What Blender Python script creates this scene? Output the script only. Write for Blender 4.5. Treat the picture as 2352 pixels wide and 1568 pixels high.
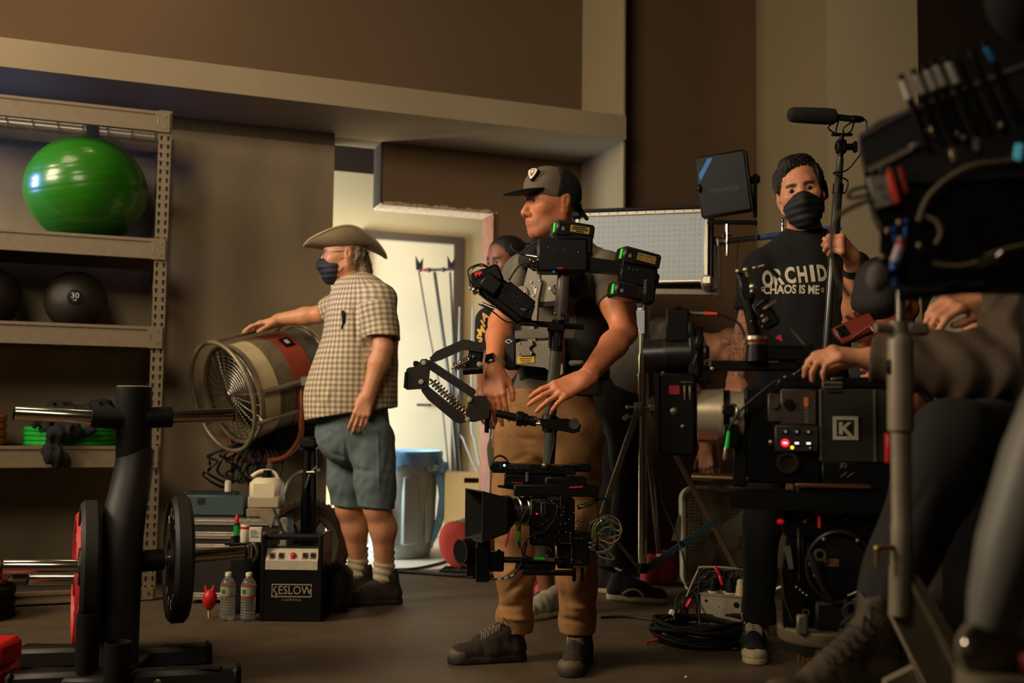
import bpy,math,random
import numpy as np
from mathutils import Vector,Matrix,noise as mnoise
random.seed(7);np.random.seed(7)
S=bpy.context.scene
for o in list(bpy.data.objects):bpy.data.objects.remove(o)
C=S.collection
# ---------------------------------------------------------------- camera, world, lights, exposure
FPX,CX,CY,HC=2400.0,1176.0,784.0,0.90
cam=bpy.data.cameras.new('camera');cam_o=bpy.data.objects.new('camera',cam);C.objects.link(cam_o)
cam.sensor_width=36.0;cam.lens=FPX*36.0/2352.0
RCAM=Matrix.Rotation(math.radians(90)+math.atan(171/FPX),3,'X')@Matrix.Rotation(0.012,3,'Z')
cam_o.matrix_world=Matrix.Translation((0,0,HC))@RCAM.to_4x4()
cam.dof.use_dof=True;cam.dof.focus_distance=3.75;cam.dof.aperture_fstop=2.2
cam.clip_start=0.05;cam.clip_end=60
S.camera=cam_o
W=bpy.data.worlds.new('world');S.world=W;W.use_nodes=True
W.node_tree.nodes['Background'].inputs[0].default_value=(1.0,0.74,0.45,1)
W.node_tree.nodes['Background'].inputs[1].default_value=0.012
def area(name,loc,target,size,power,col,sy=None,spread=180):
 l=bpy.data.lights.new(name,'AREA');l.energy=power;l.color=col;l.size=size
 if sy:l.shape='RECTANGLE';l.size_y=sy
 l.spread=math.radians(spread)
 o=bpy.data.objects.new(name,l);C.objects.link(o);o.location=loc
 o.rotation_euler=(Vector(target)-Vector(loc)).to_track_quat('-Z','Y').to_euler()
 o.visible_camera=True
 return o
area('set_key_light',(-4.3,2.5,3.1),(0.2,4.6,1.5),1.4,118,(1.0,0.82,0.60),1.4,130)
area('ceiling_lamp_light',(-2.75,3.45,3.95),(-2.4,4.2,0.0),0.9,26,(1.0,0.78,0.50),0.9)
area('wall_glow_light',(-2.05,5.0,3.9),(-2.1,5.5,2.6),0.3,5,(1.0,0.76,0.46),0.3)
area('set_fill_light',(-1.4,0.3,3.2),(0.5,6.0,2.1),1.6,32,(1.0,0.83,0.62),1.2,95)
area('hall_daylight',(-2.5,6.22,0.95),(0.0,7.3,0.55),1.3,270,(0.80,0.92,1.0),1.6)
area('hall_fill_light',(-0.55,6.95,2.45),(-0.55,7.1,0.0),0.5,10,(1.0,0.84,0.60),0.5)  # unseen fill added in the hall, kept low so the upper wall stays dark
area('blue_led_light',(-3.6,4.75,2.2),(-2.2,5.05,2.15),0.45,9,(0.22,0.32,1.0),0.45,60)
vs=S.view_settings
vs.view_transform='Standard';vs.look='None';vs.exposure=-0.18;vs.gamma=1.0;vs.use_curve_mapping=False
S.display_settings.display_device='sRGB'
# ---------------------------------------------------------------- helpers
V=Vector
def Q(px,py,d):
 r=RCAM@V(((px-CX)/FPX,-(py-CY)/FPX,-1.0))
 return V((0,0,HC))+r*(d/r.y)
def floor_at(px,d):
 p=Q(px,960,d);return V((p.x,d,0))
def pf(px,py,d):
 k=d/FPX;o=Q(px,py,d)
 return Matrix(((k,0,0,o.x-k*px),(0,k,0,o.y),(0,0,-k,o.z+k*py),(0,0,0,1)))
def frame(o,x,y,z):
 m=Matrix.Identity(4)
 for i in range(3):m[i][0],m[i][1],m[i][2],m[i][3]=x[i],y[i],z[i],o[i]
 return m
def yawf(o,deg=0,s=1.0):
 return Matrix.Translation(o)@Matrix.Rotation(math.radians(deg),4,'Z')@Matrix.Scale(s,4)
def perp(a):
 a=V(a).normalized();h=V((0,0,1))if abs(a.z)<0.9 else V((1,0,0))
 u=a.cross(h).normalized();return u,a.cross(u).normalized()
_TX={}
def text_mesh(s,ext=0.0,off=0.0):
 key=(s,ext,off)
 if key in _TX:return _TX[key]
 c=bpy.data.curves.new('t','FONT');c.body=s;c.align_x='CENTER';c.align_y='CENTER';c.extrude=ext;c.resolution_u=3;c.offset=off
 o=bpy.data.objects.new('t',c);me=o.to_mesh()
 v=[tuple(q.co)for q in me.vertices];f=[tuple(p.vertices)for p in me.polygons]
 o.to_mesh_clear();bpy.data.objects.remove(o);bpy.data.curves.remove(c)
 _TX[key]=(v,f);return v,f
class MB:
 def __init__(s,M=None):s.v,s.f,s.mi,s.M,s.m=[],[],[],M,0
 def add(s,vs_,fs):
  n=len(s.v);flip=False
  if s.M is not None:
   vs_=[s.M@V(p)for p in vs_];flip=s.M.determinant()<0
  s.v.extend(vs_)
  for f in fs:
   f=tuple(n+i for i in f);s.f.append(f[::-1]if flip else f);s.mi.append(s.m)
  return s
 def ob(s,c,z,ang=0,yaw=0,pit=0,bev=0.0):
  R=Matrix.Rotation(math.radians(yaw),3,'Z')@Matrix.Rotation(-math.radians(ang),3,'Y')@Matrix.Rotation(math.radians(pit),3,'X')
  c=V(c);h=[abs(q)/2 for q in z];bev=min(bev,min(h)*0.95)
  vs_,ix=[],{}
  sg=[(a,b,d)for a in(-1,1)for b in(-1,1)for d in(-1,1)]
  if bev<=0:
   for q in sg:ix[q]=len(vs_);vs_.append(c+R@V((q[0]*h[0],q[1]*h[1],q[2]*h[2])))
   F=[]
   for a in range(3):
    b,d=(a+1)%3,(a+2)%3
    for k in(-1,1):
     L=[]
     for(p,r)in((-1,-1),(1,-1),(1,1),(-1,1)):
      q=[0,0,0];q[a],q[b],q[d]=k,p,r;L.append(ix[tuple(q)])
     F.append(L if k>0 else L[::-1])
   return s.add(vs_,F)
  for q in sg:
   for a in range(3):
    p=[q[i]*(h[i]if i==a else h[i]-bev)for i in range(3)]
    ix[(q,a)]=len(vs_);vs_.append(c+R@V(p))
  F=[]
  for a in range(3):
   b,d=(a+1)%3,(a+2)%3
   for k in(-1,1):
    L=[]
    for(p,r)in((-1,-1),(1,-1),(1,1),(-1,1)):
     q=[0,0,0];q[a],q[b],q[d]=k,p,r;L.append(ix[(tuple(q),a)])
    F.append(L if k>0 else L[::-1])
   for p in(-1,1):
    for r in(-1,1):
     q0=[0,0,0];q1=[0,0,0];q0[a],q1[a]=-1,1
     q0[b]=q1[b]=p;q0[d]=q1[d]=r;q0,q1=tuple(q0),tuple(q1)
     L=[ix[(q0,b)],ix[(q1,b)],ix[(q1,d)],ix[(q0,d)]]
     F.append(L if p*r<0 else L[::-1])
  for q in sg:
   L=[ix[(q,0)],ix[(q,1)],ix[(q,2)]]
   F.append(L if q[0]*q[1]*q[2]>0 else L[::-1])
  return s.add(vs_,F)
 def b(s,p,q,bev=0.0):
  return s.ob([(p[i]+q[i])/2 for i in range(3)],[q[i]-p[i]for i in range(3)],bev=bev)
 def c(s,p,q,r0,r1=None,n=16,cap=True):
  return s.rings([(p,r0),(q,r0 if r1 is None else r1)],n,cap)
 def rings(s,pr,n=12,cap=True,closed=False):
  P=[V(p)for p,_ in pr];vs_,F=[],[];m=len(P)
  def tan(i):
   if closed:t=P[(i+1)%m]-P[i-1]
   else:t=P[min(i+1,m-1)]-P[max(i-1,0)]
   return t.normalized()if t.length>1e-9 else V((0,0,1))
  u,w=perp(tan(0));t0=tan(0)
  for i in range(m):
   t=tan(i);q=t0.rotation_difference(t);u=(q@u);u=(u-t*u.dot(t)).normalized();w=t.cross(u);t0=t
   for k in range(n):
    a=2*math.pi*k/n;vs_.append(P[i]+(u*math.cos(a)+w*math.sin(a))*pr[i][1])
  for i in range(m if closed else m-1):
   j=(i+1)%m
   for k in range(n):
    l=(k+1)%n;F.append((i*n+k,i*n+l,j*n+l,j*n+k))
  if cap and not closed:F+=[tuple(range(n))[::-1],tuple((m-1)*n+k for k in range(n))]
  return s.add(vs_,F)
 def t(s,pts,r,n=8,sm=0,closed=False,cap=True):
  P=[V(p)for p in pts]
  if sm:
   out=[];m=len(P)
   for i in range(m if closed else m-1):
    g=(lambda k:P[k%m])if closed else(lambda k:P[min(max(k,0),m-1)])
    a,b,c,d=g(i-1),g(i),g(i+1),g(i+2)
    for j in range(sm):
     t=j/sm
     out.append(0.5*((2*b)+(c-a)*t+(2*a-5*b+4*c-d)*t*t+(3*b-a-3*c+d)*t**3))
   if not closed:out.append(P[-1])
   P=out
  return s.rings([(p,r)for p in P],n,cap,closed)
 def l(s,prof,o,ax,n=24,close=False):
  """profile (radius, height along ax)"""
  o,ax=V(o),V(ax).normalized();u,w=perp(ax);vs_,F=[],[];m=len(prof)
  for r,h in prof:
   for k in range(n):
    a=2*math.pi*k/n;vs_.append(o+ax*h+(u*math.cos(a)+w*math.sin(a))*max(r,1e-5))
  for i in range(m if close else m-1):
   j=(i+1)%m
   for k in range(n):
    l=(k+1)%n;F.append((i*n+k,i*n+l,j*n+l,j*n+k))
  if not close:F+=[tuple(range(n))[::-1],tuple((m-1)*n+k for k in range(n))]
  return s.add(vs_,F)
 def pr(s,poly,y0,y1,ang=0,c=(0,0)):
  """polygon in local x,z extruded along y"""
  if ang:
   ca,sa=math.cos(math.radians(ang)),math.sin(math.radians(ang))
   poly=[(c[0]+(x-c[0])*ca-(z-c[1])*sa,c[1]+(x-c[0])*sa+(z-c[1])*ca)for x,z in poly]
  n=len(poly);A=sum(poly[i-1][0]*poly[i][1]-poly[i][0]*poly[i-1][1]for i in range(n))
  if A<0:poly=poly[::-1]
  vs_=[(x,y0,z)for x,z in poly]+[(x,y1,z)for x,z in poly]
  F=[tuple(range(n)),tuple(range(n,2*n))[::-1]]+[(i,i+n,(i+1)%n+n,(i+1)%n)for i in range(n)]
  return s.add(vs_,F)
 def s(s,c,r,n=20,m=12,R=None):
  r=(r,r,r)if not hasattr(r,'__len__')else r;c=V(c);vs_,F=[],[]
  for i in range(1,m):
   a=math.pi*i/m
   for k in range(n):
    b=2*math.pi*k/n
    p=V((math.sin(a)*math.cos(b)*r[0],math.sin(a)*math.sin(b)*r[1],math.cos(a)*r[2]))
    vs_.append(c+(R@p if R else p))
  tp=V((0,0,r[2]));vs_+=[c+(R@tp if R else tp),c-(R@tp if R else tp)];a,b=len(vs_)-2,len(vs_)-1
  for i in range(m-2):
   for k in range(n):
    l=(k+1)%n;F.append((i*n+k,(i+1)*n+k,(i+1)*n+l,i*n+l))
  for k in range(n):
   l=(k+1)%n;F+=[(a,k,l),(b,(m-2)*n+l,(m-2)*n+k)]
  return s.add(vs_,F)
 def tx(s,txt,size,o,ux,uz,ext=0.0,sx=1.0,off=0.0):
  v,f=text_mesh(txt,ext,off);o,ux,uz=V(o),V(ux).normalized(),V(uz).normalized();un=ux.cross(uz)
  return s.add([o+ux*(p[0]*size*sx)+uz*(p[1]*size)+un*(p[2]*size)for p in v],f)
 def raw(s,v,f):return s.add(v,f)
WO={}
TINY=set('plate_lettering module_seams arm_plate cart_glints bay_screws spar_screws buckle_screws plate_screws monitor_screws connector_pins mount_glints latch_lines stage_rings rear_connectors module_lines box_edges cable_bands bracket_glints rail_glints latch_rods head_glints head_bolts disc_pins corner_screws chrome_joints arm_highlights wheel_fittings clamp_screws receiver_knobs strip_print screen_figures knockouts fine_print vent_slots label_print beam_lock shirt_emblem shirt_lettering shirt_slogan plate_text wire_deck louvre_rings scribble head_edges gimbal_pins side_connectors case_lettering badge_mark red_mark plate_logo weight_print blue_boots rail_screws sleeve_print'.split())
def setp(o,label=None,cat=None,group=None,kind=None):
 if label:o['label']=label
 if cat:o['category']=cat
 if group:o['group']=group
 if kind:o['kind']=kind
 return o
def thing(name,label,cat,loc,group=None):
 o=bpy.data.objects.new(name,None);C.objects.link(o);o.empty_display_size=0.05
 o.location=loc;WO[o.name]=V(loc);setp(o,label,cat,group);return o
def link_mesh(name,me,mats,parent,org):
 for m in(mats if isinstance(mats,(list,tuple))else[mats]):me.materials.append(m)
 o=bpy.data.objects.new(name,me);C.objects.link(o)
 if parent is not None:o.parent=parent;o.location=org-WO[parent.name]
 else:o.location=org
 WO[o.name]=org;return o
def obj(name,mb,mats,parent=None,sharp=38,smooth=True,org=None,**kw):
 me=bpy.data.meshes.new(name);vs_=[V(p)for p in mb.v]
 if org is None:
  lo=[min(p[i]for p in vs_)for i in range(3)];hi=[max(p[i]for p in vs_)for i in range(3)]
  org=V([(lo[i]+hi[i])/2 for i in range(3)])
  if parent is None:org.z=lo[2]
 org=V(org)
 me.from_pydata([p-org for p in vs_],[],mb.f)
 if any(mb.mi):me.polygons.foreach_set('material_index',mb.mi)
 if smooth:
  me.polygons.foreach_set('use_smooth',[True]*len(mb.f));me.set_sharp_from_angle(angle=math.radians(sharp))
 me.update();o=link_mesh(name,me,mats,parent,org);setp(o,**kw)
 if name in TINY and 'kind' not in o:o['kind']='stuff'
 return o
def struct(name,mb,mats,parent=None,**kw):
 o=obj(name,mb,mats,parent,**kw)
 if parent is None:o['kind']='structure'
 return o
def copy_tree(o,parent=None,dl=None):
 c=o.copy();C.objects.link(c);c.parent=parent;WO[c.name]=WO[o.name].copy()
 if dl is not None:c.location=o.location+V(dl);WO[c.name]+=V(dl)
 for ch in list(o.children):copy_tree(ch,c)
 return c
 # ---------------------------------------------------------------- materials
def lin(c):return tuple(((q/255)/12.92 if q<=10 else(((q/255)+0.055)/1.055)**2.4)for q in c)
MATS={}
def mat(name,rgb,rough=0.6,metal=0.0,var=0.12,scale=30.0,bump=0.0,bscale=None,emit=0.0,trans=0.0,alpha=1.0,spec=0.5,det=4.0,coat=0.0,sub=0.0,attr=False,ior=1.45,streak=0):
 if name in MATS:return MATS[name]
 m=bpy.data.materials.new(name);m.use_nodes=True;nt=m.node_tree;N,L=nt.nodes,nt.links
 P=N['Principled BSDF'];c=lin(rgb)
 tc=N.new('ShaderNodeTexCoord');nz=N.new('ShaderNodeTexNoise');nz.inputs['Scale'].default_value=scale;nz.inputs['Detail'].default_value=det
 if streak:
  mp=N.new('ShaderNodeMapping');mp.inputs['Scale'].default_value=(1,1,1/streak);L.new(tc.outputs['Object'],mp.inputs['Vector']);L.new(mp.outputs['Vector'],nz.inputs['Vector'])
 else:L.new(tc.outputs['Object'],nz.inputs['Vector'])
 mr=N.new('ShaderNodeMapRange');mr.inputs['From Min'].default_value=0.3;mr.inputs['From Max'].default_value=0.7
 mr.inputs['To Min'].default_value=1-var;mr.inputs['To Max'].default_value=1+var;L.new(nz.outputs['Fac'],mr.inputs['Value'])
 mx=N.new('ShaderNodeVectorMath');mx.operation='SCALE';L.new(mr.outputs['Result'],mx.inputs['Scale'])
 if attr:
  a=N.new('ShaderNodeAttribute');a.attribute_name='Col';L.new(a.outputs['Color'],mx.inputs[0])
 else:mx.inputs[0].default_value=c
 L.new(mx.outputs['Vector'],P.inputs['Base Color'])
 P.inputs['Roughness'].default_value=rough;P.inputs['Metallic'].default_value=metal;P.inputs['IOR'].default_value=ior
 P.inputs['Specular IOR Level'].default_value=spec;P.inputs['Coat Weight'].default_value=coat
 if trans:P.inputs['Transmission Weight'].default_value=trans
 if alpha<1:P.inputs['Alpha'].default_value=alpha
 if sub:
  P.inputs['Subsurface Weight'].default_value=sub;P.inputs['Subsurface Radius'].default_value=(0.012,0.004,0.002)
  P.inputs['Subsurface Scale'].default_value=1.0
 if emit:P.inputs['Emission Color'].default_value=(*c,1);P.inputs['Emission Strength'].default_value=emit
 if bump:
  n2=N.new('ShaderNodeTexNoise');n2.inputs['Scale'].default_value=bscale or scale*3;n2.inputs['Detail'].default_value=5
  L.new(tc.outputs['Object'],n2.inputs['Vector'])
  bp=N.new('ShaderNodeBump');bp.inputs['Strength'].default_value=bump;bp.inputs['Distance'].default_value=0.01
  L.new(n2.outputs['Fac'],bp.inputs['Height']);L.new(bp.outputs['Normal'],P.inputs['Normal'])
 MATS[name]=m;return m
K_BLK=mat('black_anodised_metal',(15,14,12),0.42,0.0,0.2,60,spec=.28)
K_PLA=mat('black_plastic',(12,11,10),0.45,0.0,0.2,50,spec=.24)
K_RUB=mat('black_rubber',(15,13,11),0.6,0.0,0.2,40,spec=.24)
K_MAT=mat('matte_black_cloth',(17,15,13),0.9,0.0,0.25,90,0.25,400)
K_CHR=mat('chrome_steel',(205,196,180),0.16,1.0,0.05,40)
K_STL=mat('brushed_steel',(165,158,146),0.34,1.0,0.1,60)
K_ALU=mat('satin_aluminium',(196,188,170),0.42,0.85,0.08,40)
K_CBL=mat('black_cable',(16,15,13),0.55)
K_RED=mat('red_plastic',(196,26,30),0.4)
K_RTAPE=mat('red_tape',(220,28,52),0.5)
K_GRN=mat('green_plastic',(20,150,52),0.4)
K_WHT=mat('white_paint_print',(205,198,182),0.6,0,0.06)
K_YEL=mat('yellow_label',(214,172,64),0.6,0,0.05)
K_GLS=mat('dark_lens_glass',(10,12,16),0.05,0.0,0.0,coat=1.0)
K_SCR=mat('dark_screen',(12,13,15),0.12,0.0,0.0)
# ================================================================ THE ROOM
def wallmat(name,rgb,var=0.16,scale=1.6,rough=0.85,streak=0.0,bump=0.06):
 return mat(name,rgb,rough,0,var,scale,bump,120,det=8.0,spec=0.3,streak=streak)
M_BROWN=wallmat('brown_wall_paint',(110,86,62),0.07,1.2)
M_TAN=wallmat('tan_wall_paint',(168,150,118),0.05,1.2)
M_CONC=wallmat('trowelled_concrete',(150,132,102),0.24,2.6,0.75,2.2,0.12)
M_FASC=wallmat('fascia_plaster',(142,126,100),0.08,1.6)
M_HALL=wallmat('cream_hall_paint',(205,184,140),0.05,1.0)
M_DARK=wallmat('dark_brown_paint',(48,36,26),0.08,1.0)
M_WOOD=mat('raw_red_timber',(104,60,36),0.7,0,0.25,14,0.1,60)
M_PLST=mat('broken_plaster',(186,160,132),0.9,0,0.25,30,0.5,60)
M_FLR=mat('rubber_gym_floor',(84,70,52),0.55,0,0.16,9,0.10,260,det=10.0,spec=0.35)
M_FLR2=mat('pale_hall_floor',(170,160,140),0.5,0,0.1,6,0.03,80)
M_CEIL=mat('ceiling_paint',(70,58,44),0.9)
e=V((0.935,0.3546,0));n=V((0.3546,-0.935,0));UP=V((0,0,1))
A0=V((-0.4545,6.2,0))
def A(t,off=0.0,z=0.0):return A0+e*t+n*off+UP*z
def A_at(px,off=0.0):
 """parameter t along the back wall (offset off) where the image column px meets it"""
 k=(px-CX)/FPX;o=A0+n*off
 return(k*o.y-o.x)/(e.x-k*e.y)
def slab(t0,t1,z0,z1,off0,off1,mb=None):
 """block along wall direction between offsets"""
 mb=mb or MB()
 P=[A(t0,off0,z0),A(t1,off0,z0),A(t1,off1,z0),A(t0,off1,z0)]
 P+=[p+UP*(z1-z0)for p in P]
 a=[(0,3,2,1),(4,5,6,7),(0,1,5,4),(1,2,6,5),(2,3,7,6),(3,0,4,7)]
 if off1>off0:a=[f[::-1]for f in a]
 return mb.raw(P,a)
ZC,ZS,ZF=4.3,2.505,2.645
# floors: gym rubber up to the wall line, pale floor in the hall behind it
mb=MB();p0,p1=A(-7.5,0),A(8,0)
mb.raw([(-7,-1.2,0),(6.5,-1.2,0),(p1.x,p1.y,0),(p0.x,p0.y,0),(-7,-1.2,-.1),(6.5,-1.2,-.1),(p1.x,p1.y,-.1),(p0.x,p0.y,-.1)],[(0,1,2,3),(7,6,5,4),(0,4,5,1),(1,5,6,2),(2,6,7,3),(3,7,4,0)])
struct('floor',mb,M_FLR)
struct('floor_hall',slab(-7.5,8,-0.1,0.0,-0.0005,-3.4),M_FLR2)
struct('ceiling',slab(-9,9,ZC,ZC+0.1,-3.4,9.0),M_CEIL)
t757,t857,t1132,t1330=A_at(757,.08),A_at(868),A_at(1132),A_at(1333)
# concrete infill on the left, standing proud, with a strip painted darker as shade at its head
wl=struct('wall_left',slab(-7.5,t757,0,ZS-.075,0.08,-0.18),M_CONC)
struct('head_shade_strip',slab(-7.5,t757,ZS-.075,ZS,0.072,-0.18),mat('painted_shade_strip',(104,88,66),.9))
# wall above the bulkhead, bulkhead box
struct('wall_back_upper',slab(-7.5,t1330,ZS,ZC,0,-0.18),wallmat('upper_wall_painted_shade',(92,73,53),0.06,1.2))  # upper wall darkened in its colour for the dimmer light there
mb=MB();slab(-7.5,t1330,ZS,ZF,0.62,0.0,mb)
struct('trim_2',mb,M_FASC)
# brown wall with the stepped opening: left edge above the hall, lower edge, timber jamb
zl=(Q(1000,480,6.25)).z
mb=MB();slab(t857,t1132,zl,ZS,0,-0.18,mb);slab(t1132,t1330,0,ZS,0,-0.18,mb)
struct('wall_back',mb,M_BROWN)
struct('trim_3',slab(t1132-.012,t1132,0,zl,0.012,-0.19),M_WOOD)
mb=MB();slab(t857,t1132+.02,zl-.012,zl,0.004,-0.185,mb)
# torn plaster along the lower edge
x=t857+.02
rr=random.Random(3)
while x<t1132-.05:
 w=rr.uniform(.015,.06);h=rr.uniform(.002,.013);slab(x,x+w,zl-.004,zl+h,0.006,0.0,mb);x+=w*rr.uniform(.9,1.3)
struct('trim_4',mb,M_PLST)
struct('trim_5',slab(t857-.006,t857,zl,ZS,0.004,-0.185),M_DARK)
# return pier: tan stripe, then the right-hand brown wall and the tan pilaster
cA=A(t1330);s_out=0.585
def box_pts(p,q,th,z0,z1,mb=None):
 """wall slab with face from p to q (floor points), thickness th to the left of p->q"""
 mb=mb or MB();d=(q-p).normalized();nn=V((-d.y,d.x,0))*th
 P=[p,q,q+nn,p+nn];P=[V((a.x,a.y,z0))for a in P]+[V((a.x,a.y,z1))for a in P]
 return mb.raw(P,[(3,2,1,0),(4,5,6,7),(0,1,5,4),(1,2,6,5),(2,3,7,6),(3,0,4,7)])
cOut=cA+n*s_out
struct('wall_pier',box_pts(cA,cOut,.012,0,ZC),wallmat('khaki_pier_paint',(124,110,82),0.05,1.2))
q0=V((0.66,6.27,0));q1=V((1.56,6.62,0));q2=V((1.83,6.0,0));q3=V((2.46,6.245,0));q4=q3+V((.3546,-.935,0))*-.5
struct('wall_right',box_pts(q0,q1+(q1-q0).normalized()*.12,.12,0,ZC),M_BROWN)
M_PSHADE=wallmat('pilaster_painted_shade',(116,102,75),0.05,1.2)  # darker tone stands for shade on the pilaster's side face
struct('wall_pilaster_side',box_pts(q1,q2,.10,0,ZC),M_PSHADE)
struct('wall_pilaster_front',box_pts(q2,q3,.10,0,ZC),wallmat('pilaster_painted_light',(204,186,148),0.05,1.2))  # front face painted paler, as the lit side of the pilaster
struct('wall_far_right',box_pts(q3,q3+e*3.5,.12,0,ZC),M_DARK)
# hall behind the opening
HB=-1.5
zd=Q(900,402,7.6).z
struct('wall_hall_lower',slab(-3.5,3.5,0,zd,HB,HB-.1),M_HALL)
struct('wall_hall_upper',slab(-3.5,3.5,zd,ZC,HB,HB-.1),M_DARK)
hb=HB
tl,tr=A_at(818,hb),A_at(1059,hb)
zt=Q(940,541,7.75).z
d1=thing('door_1','cream hall door in a dark frame','door',A((tl+tr)/2,hb));d1['kind']='structure'
del d1['category']
mb=MB();slab(tl,tl+.075,0,zt,hb+.035,hb+.002,mb);slab(tr-.075,tr,0,zt,hb+.035,hb+.002,mb);slab(tl+.075,tr-.075,zt-.055,zt,hb+.035,hb+.002,mb)
obj('door_frame',mb,mat('dark_frame_paint',(74,60,46),0.5),d1)
obj('door_panel',slab(tl+.075,tr-.075,0.01,zt-.055,hb+.012,hb+.002),mat('cream_door_paint',(214,200,168),0.45,0,.04,3),d1)
mb=MB();hp=A(A_at(985,hb),hb+.05,Q(985,930,7.75).z);mb.t([hp-n*.045,hp,hp-e*.045,hp-e*.10],.010,8,4)
obj('door_handle',mb,K_STL,d1,label='steel lever handle')
# low white skirting at the hall, black floor edge under the shelf wall
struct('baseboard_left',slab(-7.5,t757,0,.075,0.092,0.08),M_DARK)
# ================================================================ STORAGE RACK ON THE LEFT
M_RACK=mat('tan_powder_coat',(118,102,78),0.45,0.0,0.08,30)
M_DECK=mat('dark_deck_board',(52,42,32),0.8)
OF,OB=0.60,0.13
tR=A_at(376,OF);tL=tR-1.9
def zrow(py,px=0):return Q(px,py,A(A_at(px,OF),OF).y).z
rack=thing('storage_rack','tan steel storage rack with slotted uprights, holding the green exercise ball','shelf',A(tL,OF))
shelf_z=[]
rows=[(222,267),(527,573),(738,786),(1025,1073)]
for i,(ya,yb)in enumerate(rows+[(1352,1373)]):
 z1,z0=zrow(ya),zrow(yb)
 if i==4:z0,z1=0.012,0.06
 shelf_z.append(z1)
 mb=MB();slab(tL,tR-.062,z0,z1,OF+.008,OF-.006,mb);slab(tL,tR-.062,z1-.012,z1+.003,OF+.014,OF-.02,mb)
 slab(tL,tR-.062,z0-.002,z0+.010,OF+.014,OF-.02,mb)
 b=obj('front_beam',mb,M_RACK,rack)
 mb=MB();slab(tR-.078,tR-.012,z0-.005,z1+.004,OF+.018,OF+.009,mb)
 mb2=MB();slab(tR-.07,tR-.064,(z0+z1)/2-.018,(z0+z1)/2+.018,OF+.0195,OF+.017,mb2)
 for zz in(z0+.02,z1-.02):
  c_=A(tR-.035,OF+.018,zz);mb2.c(c_,c_+n*.003,.005,n=10)
 bp=obj('beam_bracket',mb,M_RACK,b);
 obj('beam_lock',mb2,K_STL,b)
 obj('back_beam',slab(tL,tR-.05,z0,z1,OB+.02,OB),M_RACK,rack)
 mb=MB()
 if i==0:
  for k in range(16):slab(tL+.06+k*.118,tL+.066+k*.118,z1-.02,z1-.014,OF-.02,OB+.03,mb)
  for k in range(5):slab(tL,tR-.07,z1-.026,z1-.02,OF-.05-k*.085,OF-.056-k*.085,mb)
  obj('wire_deck',mb,K_STL,rack)
  mb=MB()
  for k in range(3):obj('deck_support',slab(tL+.3+k*.6,tL+.36+k*.6,z1-.06,z1-.03,OF-.02,OB+.03),M_RACK,rack)
 else:
  obj('deck_board',slab(tL,tR-.07,z1-.03,z1-.012,OF-.021,OB+.021,mb),M_DECK,rack)
ztop=shelf_z[0]+.012
for off,sgn in((OF,1),(OB,-1)):
 for t0 in(tL-.06,tR-.062):
  mb=MB();slab(t0,t0+.062,0.0,ztop,off+(.006 if sgn>0 else 0),off-.004+(.006 if sgn>0 else 0),mb)
  slab(t0+(.058 if t0>tL else 0),t0+(.062 if t0>tL else .004),0,ztop,off+.006,off-.055*sgn,mb)
  u=obj('upright',mb,M_RACK,rack)
  if sgn>0 and t0>tL:
   mb=MB();z=.06
   while z<ztop-.03:
    for dx in(.014,.046):
     p=A(t0+dx,off+.0066,z);a=[p-e*.007+UP*.012,p+e*.007+UP*.012,p+e*.003-UP*.012,p-e*.003-UP*.012]
     mb.raw(a,[(0,3,2,1)])
    z+=.042
   o_=obj('slot_row',mb,mat('slot_shadow',(14,11,9),0.9),u);o_['kind']='stuff'
for k in range(2):
 zb=(shelf_z[k]+shelf_z[k+1])/2
 mb=MB();slab(tR-.06,tR-.056,zb-.02,zb+.02,OF-.01,OB+.02,mb);obj('side_brace',mb,M_RACK,rack)
 # ---- balls on the rack
def on_shelf(px,off,row):t=A_at(px,off);return A(t,off,shelf_z[row]-.012)
M_BALL=mat('green_vinyl',(38,104,15),0.27,0,0.05,6,coat=0.2)
c0=on_shelf(182,.385,1);rz,rx=.268,.291
prof=[]
NB=120
grooves=[.34,.40,.46,.52,.58,.64,.70,.76,.26,.20]
for i in range(NB+1):
 f=i/NB;a=math.pi*f;r=1.0
 for g in grooves:
  r-=0.004*math.exp(-((f-g)/.0045)**2)
 prof.append((math.sin(a)*rx*r,-math.cos(a)*rx*r))
mb=MB();axb=(Matrix.Rotation(math.radians(16),3,'X')@Matrix.Rotation(math.radians(-9),3,'Y'))@V((0,0,-1))
mb.l(prof,(0,0,0),axb,72)
mb.v=[V((p[0],p[1],p[2]*rz/rx))+c0+V((0,0,rz))for p in mb.v]
obj('exercise_ball',mb,M_BALL,None,sharp=60,label='big shiny green exercise ball on the upper shelf of the rack',cat='ball')
M_SLAM=mat('pebbled_black_rubber',(44,37,30),0.42,0,0.12,60,0.25,500)
def med_ball(px,lab,num):
 c=on_shelf(px,.36,2)+UP*.147;r=.147
 mb=MB();mb.s(c,r,48,28)
 d=(V((0,0,HC))-c).normalized();d=(d+V((-.03,0,.12))).normalized()
 o=obj('medicine_ball',mb,M_SLAM,None,sharp=80,label=lab,cat='ball',group='black medicine balls on the rack')
 ux=d.cross(UP).normalized()*-1;ux=UP.cross(d).normalized();uz=d.cross(ux)
 mb=MB();mb.l([(.001,.0),(.034,-.003),(.036,-.006),(.034,-.012)],c+d*(r+.003),d,28);obj('label_disc',mb,K_PLA,o)
 if not num:return
 mb=MB();mb.tx(num,.036,c+d*(r+.0045)+uz*.007,ux,uz,.02,1.1);mb.tx('LB',.014,c+d*(r+.0045)-uz*.014,ux,uz,.02,1.2)
 obj('weight_print',mb,K_WHT,o,label='white printed weight 30 LB' if num=='30' else None)
med_ball(168,'black medicine ball marked 30 LB on the middle shelf','30')
med_ball(-32,'black medicine ball cut off by the left edge of the photo','')
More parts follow.
